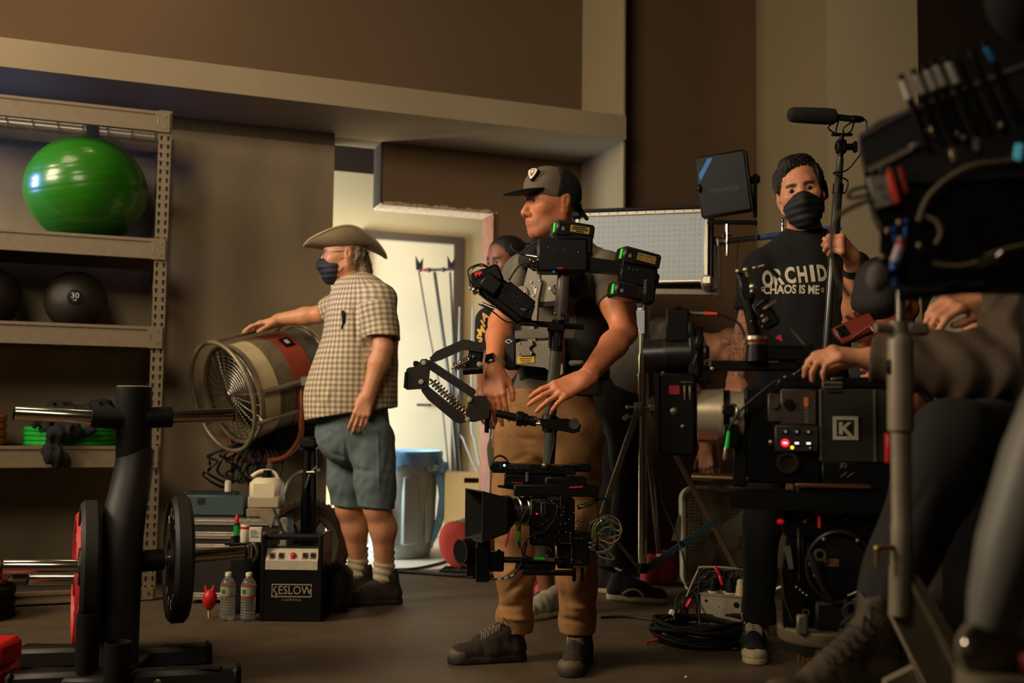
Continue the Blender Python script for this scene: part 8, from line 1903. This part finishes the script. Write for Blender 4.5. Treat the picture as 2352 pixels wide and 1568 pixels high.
V_('receiver_knobs',mb,mat('dull_knob',(66,62,56),.4),rc_)
tips=[(2060,188),(2085,177),(2107,168),(2125,158),(2150,152),(2172,150),(2200,140),(2228,122)]
for i,(x,y)in enumerate(tips):
 bx,by=x+48+i*3,y+150+i*4;p,q=V((x,-50+i*3,y)),V((bx,-24+i*3,by))
 mb=MB(M=PV);mb.rings([(p,5.5),(p.lerp(q,.08),7.5),(q,8.5)],12);a_=V_('antenna',mb,K_RUB)
 if i<5:mb=MB(M=PV);mb.rings([(p.lerp(q,.09),8.6),(p.lerp(q,.37),8.8)],14);V_('white_band',mb,K_WHT,a_)
 elif i==7:mb=MB(M=PV);mb.rings([(p.lerp(q,.08),8.2),(p.lerp(q,.26),8.4)],14);V_('blue_band',mb,mat('blue_tape_band',(20,110,170),.5),a_)
def vt(pts,r,m=K_CBL,nm='cable'):mb=MB(M=PV);mb.t(pts,r,8,6);return V_(nm,mb,m)
vt([(1998,0,430),(1960,-4,438),(1948,-6,450),(1956,-6,458),(1996,-2,450)],4.5)
M_TCB=mat('tan_blurred_cable',(104,88,62),0.6)
vt([(1996,-4,463),(1960,-8,478),(1926,-10,500),(1914,-10,540),(1912,-12,580),(1922,-12,640),(1950,-8,690)],6,mat('grey_tan_cable',(80,70,50),.6))
vt([(2094,-10,520),(2112,-14,470),(2150,-16,430),(2200,-16,402),(2260,-12,396),(2300,-6,392)],6.5,M_TCB)
vt([(2106,-10,508),(2130,-14,524),(2138,-14,550),(2128,-10,575)],6,M_TCB)
vt([(2120,-10,618),(2160,-14,626),(2200,-16,622),(2240,-14,600),(2300,-10,584),(2340,-8,582)],5,M_TCB)
mb=MB(M=PV);mb.c((2206,-18,624),(2244,-18,612),13,n=18);mb.c((2244,-18,612),(2256,-18,600),8,n=14);V_('chrome_connector',mb,K_CHR)
mb=MB(M=PV);mb.rings([((2056,-12,575),11),((2044,-14,612),11)],14);wp=V_('white_plug',mb,mat('pale_violet_plug',(190,178,190),.4));mb=MB(M=PV);mb.rings([((2058,-12,566),9),((2056,-12,576),11.5)],14);V_('plug_ring',mb,K_RED,wp);mb=MB(M=PV);mb.rings([((2044,-14,612),10),((2042,-14,630),10)],14);mb.rings([((2044,-12,650),8),((2043,-12,668),8)],14);mb.rings([((2068,-10,515),4),((2066,-10,560),4)],10);mb.rings([((2042,-10,530),4),((2046,-10,565),4)],10);V_('blue_boots',mb,mat('blue_boot',(24,84,170),.4),wp)
mb=MB(M=PV);mb.s((2008,-6,646),(24,20,34),20,14);V_('grey_pouch',mb,mat('grey_fuzzy_cloth',(112,104,106),.9))
mb=MB(M=PV);mb.ob((2291,-12,376),(16,6,40),ang=8,bev=4);V_('cyan_lamp',mb,mat('cyan_screen',(70,150,160),.4,0,0,emit=.5))
mb=MB(M=PV)
for x,y in((2112,318),(2174,326),(2186,336),(2260,313),(2054,522),(2056,560),(2094,577),(2030,540),(2018,600)):mb.s((x,-14,y),(6,5,8),10,8)
mb.ob((2126,-14,315),(12,6,32),ang=-8,bev=3);mb.ob((2165,-8,372),(12,6,34),ang=-8,bev=3);mb.ob((2212,-8,352),(14,6,34),bev=3);V_('cart_glints',mb,mat('dull_tan_metal',(150,132,104),.4,.5));
mb=MB(M=PV);mb.c((2050,-12,690),(2220,-8,672),14,n=16);mb.c((2140,-24,672),(2170,-24,664),6,n=12);V_('push_handle',mb,K_RUB)
mb=MB();xv=Q(2400,700,DV+.1).x;zv=Q(2300,670,DV+.05).z;mb.c((xv,DV+.12,.06),(xv,DV+.12,zv+.02),.03,n=18);mb.l([(.001,0),(.2,0),(.2,.04),(.04,.07),(.001,.07)],(xv,DV+.12,0),UP,32);V_('cart_post',mb,K_BLK)
mb=MB(M=pf(2340,30,1.35));mb.s((2372,0,-14),(105,90,112),32,20);kb_=obj('black_round_shape',mb,K_MAT,vc,label='round black shape in the top corner');mb=MB(M=pf(2340,30,1.35));mb.rings([((2440,20,40),14),((2470,60,300),14)],12);obj('shape_arm',mb,K_BLK,vc)  # unidentified black rounded shape, set on an arm
# ================================================================ PEOPLE BEHIND AND AT THE EDGE
# 4. woman behind the operator
DW=4.85
def Wm(px,py,d=DW):return Q(px,py,d)
wf=hd(42);wl2=UP.cross(wf)
H4=Fr(Wm(1163,606,4.80),hd(48)+V((0,0,-.08)),(0,0,1))
wom=thing('person','woman in a black t-shirt with yellow lettering half hidden behind the camera operator','person',V((Wm(1190,1380).x,DW,0)))
nk=Wm(1172,700,4.87);wsR,weR,wwR=Wm(1122,735,4.86),Wm(1112,850,4.82),Wm(1108,905,4.66);wsL,weL,wwL=Wm(1248,735,4.80),Wm(1266,860,4.76),Wm(1230,940,4.66)
whR,wkR,waR=Wm(1160,1030),Wm(1166,1190),Wm(1236,1330,5.0);whL,wkL,waL=Wm(1222,1030),Wm(1236,1190,4.78),Wm(1256,1360,4.82)
F=Field(*bbox([H4.o+UP*.1,wsR,weR,wwR,wsL,weL,wwL,waR,waL],.13),.0055)
head(F,H4,.97);F.seg(H4.p(-.015,0,-.05),nk,.048,.054,.03);F.chain([(nk,.06),(Wm(1185,800),.11),(Wm(1190,920),.11),(Wm(1191,1020),.13)],.04)
for c3 in((wsR,weR,wwR),(wsL,weL,wwL)):F.chain([(c3[0],.045),(c3[1],.036),(c3[2],.026)],.02)
for c3 in((whR,wkR,waR),(whL,wkL,waL)):F.chain([(c3[0],.07),(c3[1],.048),(c3[2],.036)],.03)
hand(F,wwR,V((.1,-.3,-.95)),V((-.6,-.7,.2)),-1,((.4,.5,.3),)*4,.05,.92);hand(F,wwL,V((-.5,-.3,-.8)),V((.5,-.8,.2)),1,((.4,.5,.3),)*4,.05,.92)
fobj('body',F,skinmat('woman_skin'),wom,1,skin_col((128,80,56),H4,.97,(96,50,44),(26,18,14)))
eyes(wom,H4,.97,.2,(36,24,18))
F=Field([q-.17 for q in H4.o],[q+.18 for q in H4.o],.0045);p=lambda a,b,c:H4.p(a*.97,b*.97,c*.97)
F.ell(p(-.018,0,.048),(.105,.084,.088),.02,H4.R);F.ell(p(-.11,0,.03),(.04,.045,.045),.02,H4.R);F.ell(p(.110,0,.010),(.075,.075,.085),.012,H4.R,'sub');F.plane(p(.03,0,-.0),H4.f*.8-H4.u*.4)
for q in(1,-1):F.ell(p(.0,q*.088,-.006),(.03,.026,.04),.004,H4.R,'sub')
F.wrinkle(lambda x,y,z:.0012*np.sin(x*500+z*120));fobj('hair',F,mat('black_hair',(20,16,13),.5,0,.3,120,.4,300),wom,1,label='black hair pulled back')
F=Field(*bbox([nk,wsR,wsL,Wm(1190,1040)],.2),.006);F.chain([(nk-UP*.02,.065,.85),(Wm(1185,760),.135,.75),(Wm(1190,900),.130,.8),(Wm(1191,1030),.150,.8)],.04,wf);F.seg(nk-UP*.02,wsR,.05,.056,.05);F.seg(nk-UP*.02,wsL,.05,.056,.05)
sleeve(F,wsR,weR,.060,.056,.62);sleeve(F,wsL,weL,.060,.056,.62);F.wrinkle(folds(.003,24,71));F.hem(Wm(1190,1020),-UP,(Wm(1190,1040),.22),.05);F.ell(nk+UP*.03,(.058,.058,.05),.008,None,'sub')
wt_=fobj('t_shirt',F,M_BTEE,wom,1)
mb=MB();M_YP=mat('yellow_shirt_print',(206,160,58),.7)
for i,ch_ in enumerate('AIMS'):mb.tx(ch_,.050,Wm(1113-i*4,724+i*17,4.74),V((.6,-.1,.55)),V((-.5,.1,.85)),0,.9,.04)
decal('sleeve_print',wt_,mb,M_YP,(0,1,0),label='yellow lettering on the side')
mb=MB();mb.t([Wm(1172,728,4.72),Wm(1168,760,4.72),Wm(1170,790,4.72),Wm(1160,800,4.73)],.006,6,4);obj('lanyard',mb,M_YP,wom)
F=Field(*bbox([Wm(1191,1010),whR,whL,waR+UP*.08,waL+UP*.08],.16),.006);F.chain([(Wm(1191,1000),.140,.8),(Wm(1191,1040),.150,.8)],.03,wf)
for c3 in((whR,wkR,waR),(whL,wkL,waL)):F.chain([(c3[0],.082),(c3[1],.064),(c3[1].lerp(c3[2],.72),.058)],.03)
F.wrinkle(folds(.004,22,72));F.plane(Wm(1191,992),UP)
for c3 in((whR,wkR,waR),(whL,wkL,waL)):F.hem(c3[1].lerp(c3[2],.68),-UP,(c3[1].lerp(c3[2],.8),.1),.04)
fobj('trousers',F,mat('dark_olive_trousers',(62,58,40),.85,0,.12,60),wom,1)
shoe(wom,V((waR.x+.01,waR.y+.06,0)),V((waR.x+.02,waR.y-.20,0)),1,mat('black_red_mesh',(34,20,18),.8),mat('orange_red_sole',(170,74,40),.6),K_RTAPE,hi=.0)
shoe(wom,V((waL.x+.07,waL.y+.04,0)),V((waL.x-.12,waL.y-.14,0)),1,mat('grey_white_sneaker',(150,140,116),.8),mat('off_white_sole',(190,176,146),.6),None,hi=.0)
# black straps heaped over the green plates on the rack
def Rk(px,py,off):t=A_at(px,off);q=A(t,off);return V((q.x,q.y,Q(px,py,q.y).z))
F=Field(*bbox([Rk(95,960,.5),Rk(245,930,.45),Rk(140,1065,.66)],.10),.0055)
for px,py,off,r in((110,962,.52,(.05,.06,.035)),(140,945,.46,(.07,.07,.035)),(190,950,.48,(.08,.08,.04)),(235,940,.44,(.07,.08,.035)),(170,975,.60,(.04,.04,.03))):F.ell(Rk(px,py,off),r,.03)
F.chain([(Rk(150,965,.60),.034,.6),(Rk(138,1000,.645),.032,.5),(Rk(132,1035,.65),.036,.45),(Rk(142,1060,.645),.030,.4)],.02,n);F.chain([(Rk(84,975,.56),.020),(Rk(100,962,.56),.026),(Rk(112,985,.60),.022),(Rk(150,1005,.62),.026),(Rk(215,985,.60),.020)],.015)
F.wrinkle(folds(.010,60,140));F.wrinkle(folds(.004,150,141));fobj('black_straps',F,K_MAT,None,1,label='heap of black fabric straps hanging over the green plates',cat='straps')
# 5. bald man in grey bending down behind the light stand
DB2=5.05
def Bd(px,py,d=DB2):return Q(px,py,d)
ben=thing('person','bald man in a grey t-shirt and black trousers bending over behind the light stand','person',V((Bd(1440,1330).x,DB2+.3,0)))
D5=5.32
H5=Fr(Q(1664,800,D5),V((.35,.45,-.80)),V((.80,.10,.40)))
H5=Fr(Q(1664,800,D5),V((.10,-.25,-.95)),V((.94,.30,.05)))
hp5,ch5,nk5=Q(1420,880,D5),Q(1530,805,D5),Q(1602,800,D5)
s5L,e5L,w5L=Q(1560,815,D5-.17),Q(1598,930,D5-.22),Q(1622,1030,D5-.2);s5R,e5R,w5R=Q(1575,815,D5+.17),Q(1620,930,D5+.2),Q(1640,1030,D5+.1)
h5L,k5L,a5L=Q(1425,930,D5-.09),Q(1446,1120,D5-.10),Q(1428,1290,D5-.06);h5R,k5R,a5R=Q(1400,930,D5+.09),Q(1400,1120,D5+.10),Q(1395,1290,D5+.14)
F=Field(*bbox([H5.o+V((.12,0,0)),hp5,e5L,w5L,e5R,w5R,a5L,a5R],.13),.006)
head(F,H5,1.0,True);F.seg(H5.p(-.02,0,-.05),nk5,.055,.06,.03);F.chain([(nk5,.08),(ch5,.13),(hp5,.13)],.05)
for c3 in((s5L,e5L,w5L),(s5R,e5R,w5R)):F.chain([(c3[0],.055),(c3[1],.043),(c3[2],.030)],.02)
for c3 in((h5L,k5L,a5L),(h5R,k5R,a5R)):F.chain([(c3[0],.075),(c3[1],.052),(c3[2],.038)],.03)
hand(F,w5L,V((0,-.1,-1)),V((-.3,-.9,0)),1,((.4,.5,.3),)*4,.05,.95);hand(F,w5R,V((0,-.1,-1)),V((.3,.9,0)),-1,((.4,.5,.3),)*4,.05,.95)
fobj('body',F,skinmat('bald_man_skin'),ben,1,skin_col((176,122,92),H5,1.0,(150,90,76),(70,54,40)))
eyes(ben,H5,1.0)
F=Field(*bbox([hp5,nk5,e5L,e5R],.22),.006);ax5=V((0,1,0));F.chain([(nk5-V((.02,0,0)),.085),(ch5,.155),(hp5,.160)],.05);F.seg(nk5,s5L,.06,.068,.05);F.seg(nk5,s5R,.06,.068,.05);sleeve(F,s5L,e5L,.070,.068,.62);sleeve(F,s5R,e5R,.070,.068,.62)
F.wrinkle(folds(.006,20,81));F.wrinkle(creases([(Q(1505,745,D5-.14),Q(1530,790,D5-.16),.014,.014),(Q(1440,800,D5-.14),Q(1490,760,D5-.12),.016,.012)]));F.seg(nk5+V((.02,0,0)),nk5+V((.15,0,0)),.066,.066,.01,mode='sub');F.hem(hp5+V((-.06,0,-.05)),V((-.75,0,-.65)),(hp5+V((-.07,0,-.07)),.24),.05);fobj('t_shirt',F,mat('grey_jersey',(104,98,86),.9,0,.08,90,.12,600),ben,1)
F=Field(*bbox([hp5,h5L,h5R,k5L,k5R,a5L,a5R],.18),.006);F.chain([(hp5+V((-.02,0,.0)),.148),(h5L.lerp(h5R,.5),.158)],.05)
for c3 in((h5L,k5L,a5L),(h5R,k5R,a5R)):F.chain([(c3[0],.098),(c3[1],.078),(c3[2],.068),(c3[2]-UP*.03,.068)],.03)
F.wrinkle(folds(.004,20,82));F.plane(hp5+V((.09,0,.06)),V((.75,0,.65)))
for c3 in(a5L,a5R):F.hem(c3-UP*.02,-UP,(c3-UP*.05,.1),.03)
fobj('trousers',F,M_BTR,ben,1)
M_STR=mat('cream_side_stripe',(180,158,124),.7)
shoe(ben,V((a5L.x-.07,a5L.y+.02,0)),V((a5L.x+.21,a5L.y-.10,0)),1,M_CVS,M_STR,None,hi=.0,stripe=M_STR)
shoe(ben,V((a5R.x-.07,a5R.y+.02,0)),V((a5R.x+.20,a5R.y-.08,0)),1,M_CVS,M_STR,None,hi=.0,stripe=M_STR)
# 6. person with the phone, mostly hidden by the cart
DPh=3.15
def Ph(px,py,d=DPh):return Q(px,py,d)
pho=thing('person','person in dark clothes behind the big camera holding up a phone in a red case','person',V((Ph(2070,1200).x,DPh+.1,0)))
H6=Fr(Ph(2042,690,3.25),hd(-30)+V((0,0,-.15)),(0,0,1));H6=Fr(Ph(2040,690,3.25),V((.80,.45,-.2)),(0,0,1))
nk6=Ph(2060,790,3.3);s6=Ph(2010,850,3.25);e6=Ph(1995,1000,3.1);w6=Ph(2044,806,3.06);s7,e7,w7=Ph(2140,850,3.3),Ph(2160,1000,3.2),Ph(2090,920,3.05)
h6=Ph(2080,1150,3.3)
F=Field(*bbox([H6.o+UP*.1,nk6,s6,e6,w6,s7,e7,w7,h6,V((h6.x,3.3,.02))],.13),.006);head(F,H6,.98);F.seg(H6.p(-.015,0,-.05),nk6,.05,.058,.03);F.chain([(nk6,.07),(Ph(2072,920,3.3),.12),(h6,.12)],.04);F.chain([(s6,.05),(e6,.042),(w6,.029)],.02);F.chain([(s7,.05),(e7,.042),(w7,.029)],.02)
hL6=[V((h6.x-.09,3.3,h6.z)),V((h6.x-.09,3.28,.34)),V((h6.x-.09,3.34,.05))];hR6=[q+V((.18,0,0))for q in hL6]
for c3 in(hL6,hR6):F.chain([(c3[0],.07),(c3[1],.05),(c3[2],.036)],.03);F.seg(c3[2],c3[2]+V((0,-.14,-.015)),.034,.03,.02)
hand(F,w6,V((-.84,-.12,.53)),V((.1,.99,.1)),-1,((.1,.2,.15),)*4,.04,.92,(.3,.3,.3),.5);hand(F,w7,V((-.7,-.3,.6)),V((.4,-.85,.2)),1,((.5,.6,.4),)*4,.05,.95)
fobj('body',F,skinmat('phone_person_skin'),pho,1,skin_col((190,112,78),H6,.98,(150,84,68),(40,30,24)))
eyes(pho,H6,.98)
F=Field([q-.17 for q in H6.o],[q+.18 for q in H6.o],.006);p=lambda a,b,c:H6.p(a,b,c);F.ell(p(-.018,0,.046),(.106,.086,.09),.02,H6.R);F.ell(p(-.05,0,-.02),(.07,.082,.06),.03,H6.R);F.ell(p(.112,0,.0),(.078,.078,.09),.012,H6.R,'sub')
for q in(1,-1):F.ell(p(-.0,q*.09,-.006),(.03,.028,.04),.004,H6.R,'sub')
fobj('hair',F,M_HAIRD,pho,1)
F=Field(*bbox([nk6,s6,s7,e6,e7,w6,w7,h6],.18),.007);F.chain([(nk6-UP*.02,.075),(Ph(2072,900,3.3),.145),(h6,.145)],.04);F.chain([(s6,.066),(e6,.058),(e6.lerp(w6,.8),.044)],.03);F.chain([(s7,.066),(e7,.058),(e7.lerp(w7,.8),.044)],.03);F.seg(nk6,s6,.055,.066,.04);F.seg(nk6,s7,.055,.066,.04);F.wrinkle(folds(.004,24,91));F.ell(nk6+UP*.04,(.06,.06,.05),.008,None,'sub');F.hem(e6.lerp(w6,.82),w6-e6,(e6.lerp(w6,.92),.07),.03);F.hem(e7.lerp(w7,.82),w7-e7,(e7.lerp(w7,.92),.07),.03);fobj('sweatshirt',F,M_BTEE,pho,1)
F=Field(*bbox([h6]+hL6+hR6,.16),.007);F.chain([(h6+UP*.02,.15),(h6-UP*.05,.15)],.03,V((0,1,0)))
for c3 in(hL6,hR6):F.chain([(c3[0],.085),(c3[1],.066),(c3[2]+UP*.02,.056)],.03)
fobj('trousers',F,M_BTR,pho,1)
for c3 in(hL6,hR6):shoe(pho,V((c3[2].x,3.42,0)),V((c3[2].x,3.14,0)),1,M_CVS,M_CVS,None,h=.007)
PPh=pf(1962,752,2.96);ph=thing('phone','phone in a dark red case held up behind the big camera','phone',PPh@V((1962,0,775)))
RP=PPh@Matrix.Translation((1966,0,754))@Matrix.Rotation(math.radians(24),4,'Y')@Matrix.Rotation(math.radians(28),4,'X')
mb=MB(M=RP);mb.ob((0,0,0),(96,9,48),bev=4);obj('phone_case',mb,mat('dark_red_leather',(120,38,28),.5,0,.15,30),ph)
mb=MB(M=RP);mb.ob((0,4,0),(102,6,54),bev=3);obj('phone_body',mb,K_PLA,ph)
mb=MB(M=RP);mb.ob((-32,-5.6,-4),(24,3,28),bev=2);cmx=obj('camera_bump',mb,K_PLA,ph);mb=MB(M=RP)
for a,b in((-37,-10),(-37,2),(-27,-10)):mb.l([(.1,-1.6),(3.4,-1.6),(4.2,0)],(a,-7,b),(0,1,0),14)
obj('phone_lens',mb,K_GLS,cmx)
mb=MB(M=RP);mb.t([(-20,-6,20),(0,-7,16),(24,-7,12),(28,-7,16),(27,-7,26)],1.4,6,4);obj('wallet_zip',mb,mat('pale_zip',(170,150,120),.4,.5),ph)
# 7. seated dolly operator at the right edge
DJ=2.45
def Jk(px,py,d=DJ):return Q(px,py,d)
jk=thing('person','seated operator in a dark brown jacket, jeans and laced boot at the right edge','person',Jk(2330,1200,2.5))
H7=Fr(Jk(2360,420,2.62),hd(82),(0,0,1))
nk7,ch7,hp7=Jk(2352,560,2.66),Jk(2330,760,2.62),Jk(2400,1060,2.60)
sF,eF,wF=Jk(2345,650,2.84),Jk(2330,815,2.70),Jk(2250,690,2.50)
sN,eN,wN=Jk(2352,680,2.42),Jk(2330,850,2.34),Jk(2004,826,2.46)
hNn,kN,aN=Jk(2400,1050,2.36),Jk(2186,1006,2.22),Jk(2026,1400,2.24);hFf,kF,aF=Jk(2420,1060,2.74),Jk(2250,1030,2.74),Jk(2220,1420,2.74)
F=Field(*bbox([H7.o+UP*.1,hp7,wF,wN,Jk(1870,790,2.5),kN,aN,aF],.13),.0055)
head(F,H7,1.0);F.seg(H7.p(-.02,0,-.05),nk7,.055,.062,.03);F.chain([(nk7,.08),(ch7,.12),(hp7,.13)],.04)
for c3 in((sF,eF,wF),(sN,eN,wN)):F.chain([(c3[0],.052),(c3[1],.044),(c3[1].lerp(c3[2],.3),.046),(c3[2],.031)],.02)
F.chain([(hNn,.08),(kN,.055),(aN,.042)],.03);F.chain([(hFf,.08),(kF,.055),(aF,.042)],.03)
hand(F,wN,V((-.96,.10,.14)),V((.12,-.38,.92)),1,((.45,.6,.45),(.5,.65,.5),(.6,.7,.5),(.7,.7,.5)),.05,.96,(.5,.7,.4),.5,.008)
hand(F,wF,V((-.85,-.35,-.15)),V((.05,-.5,.86)),-1,((.5,.6,.4),)*4,.02,1.0,(.4,.3,.3),.7,.008)
fobj('body',F,skinmat('seated_man_skin'),jk,1,skin_col((208,142,104),H7,1.0))
eyes(jk,H7,1.0)
F=Field([q-.17 for q in H7.o],[q+.18 for q in H7.o],.006);F.ell(H7.p(-.018,0,.046),(.106,.086,.09),.02,H7.R);F.ell(H7.p(.112,0,.0),(.078,.078,.09),.012,H7.R,'sub');fobj('hair',F,M_HAIRD,jk,1)
M_JAC=mat('dark_brown_jacket',(74,58,42),.8,0,.18,24,.15,200)
F=Field(*bbox([sF,eF,wF,sN,eN,wN,nk7,Jk(2400,1000)],.2),.006)
F.chain([(Jk(2385,640,2.66),.14),(Jk(2400,800,2.64),.17),(Jk(2425,1000,2.62),.18)],.05);F.seg(nk7,sN,.07,.085,.05);F.seg(nk7,sF,.07,.08,.05)
G=F.like();G.chain([(sN,.088),(eN,.080),(eN.lerp(wN,.35),.079),(eN.lerp(wN,.7),.064),(wN+V((.03,0,0)),.052),(wN,.050)],.03)
ax7=unit(wN-eN)
def sl_fold(x,y,z):
 t=(x-eN.x)*ax7.x+(y-eN.y)*ax7.y+(z-eN.z)*ax7.z;return .0060*np.sin(t*88+3.4*np.sin(z*23+t*11+x*9))*np.clip(1-(t-.0)/.40,.25,1)
G.wrinkle(sl_fold);G.wrinkle(folds(.005,22,101));G.hem(wN+ax7*.004,ax7,(wN,.10),.05,.013);F.merge(G,.02)
G=F.like();G.chain([(sF,.082),(eF,.074),(eF.lerp(wF,.45),.060)],.03);G.wrinkle(folds(.006,26,102));G.hem(eF.lerp(wF,.36),wF-eF,(eF.lerp(wF,.45),.1),.04,.013);F.merge(G,.02)
fobj('jacket',F,M_JAC,jk,1)
F=Field(*bbox([ch7,Jk(2200,740),hp7],.2),.007);F.chain([(Jk(2330,650,2.66),.10),(Jk(2255,740,2.72),.13),(Jk(2290,860,2.70),.16),(Jk(2350,1000,2.62),.17)],.05);F.wrinkle(folds(.005,20,103));F.wrinkle(creases([(Jk(2170,770,2.6),Jk(2260,730,2.6),.012,.012)]));fobj('grey_t_shirt',F,mat('heather_grey_jersey',(112,104,88),.9,0,.06,90,.12,600),jk,1)
F=Field(*bbox([hNn,hFf,kN,kF,aN,aF],.16),.007);F.chain([(hNn,.105),(hNn.lerp(kN,.6),.095),(kN,.083),(kN.lerp(aN,.25),.082),(aN,.060)],.03);F.chain([(hFf,.105),(kF,.080),(aF,.06)],.03);F.seg(hNn,hFf,.12,.12,.05);F.wrinkle(folds(.005,20,104));F.wrinkle(creases([(kN+V((-.06,-.05,-.05)),aN+V((-.03,-.05,.06)),.006,.006)]));fobj('jeans',F,mat('black_denim',(30,29,25),.85,0,.15,30,.2,400),jk,1)
M_BOOT=mat('worn_grey_boot_leather',(74,62,44),.7,0,.25,14,.2,60)
bh,bt2=Q(2080,1600,2.24),Q(1748,1590,2.12);bh.z=bt2.z=zd_+.001
bo_=shoe(jk,bh,bt2,1,M_BOOT,mat('pale_welt_sole',(130,112,84),.7),mat('black_boot_lace',(24,21,18),.7),hi=.09,eyelets=6,h=.006)
mb=MB();dB=unit(bt2-bh);LB=(bt2-bh).length
for k in range(7):
 a=.60-k*.055;z=.062+.033+(max(.62-a,0))/.38*.092
 for q in(1,-1):mb.l([(.003,0),(.0055,0),(.006,.003),(.0025,.003)],bh+dB*(a*LB)+UP.cross(dB)*(q*.036)+UP*(z-.012),V((0,-1,.5)),12,close=True)
obj('brass_eyelet',mb,mat('brass_eyelet',(170,128,84),.35,.8),bo_)['kind']='stuff'
bh2,bt3=V((aF.x+.03,2.80,zd_+.001)),V((aF.x-.26,2.74,zd_+.001));shoe(jk,bh2,bt3,1,M_BOOT,K_RUB,None,hi=.09,h=.008)
mb=MB(M=pf(1944,776,2.40));
st=thing('dolly_seat','black dolly seat under the seated operator, mostly outside the frame','seat',V((hp7.x+.06,2.58,zd_)))
mb=MB();zs=hp7.z-.19;mb.l([(.001,0),(.16,0),(.18,.02),(.18,.05),(.15,.07),(.001,.07)],(hp7.x+.08,2.58,zs),UP,28);obj('cushion',mb,K_RUB,st);mb=MB();mb.c((hp7.x+.08,2.58,zd_),(hp7.x+.08,2.58,zs),.03,n=16);obj('seat_post',mb,K_STL,st)
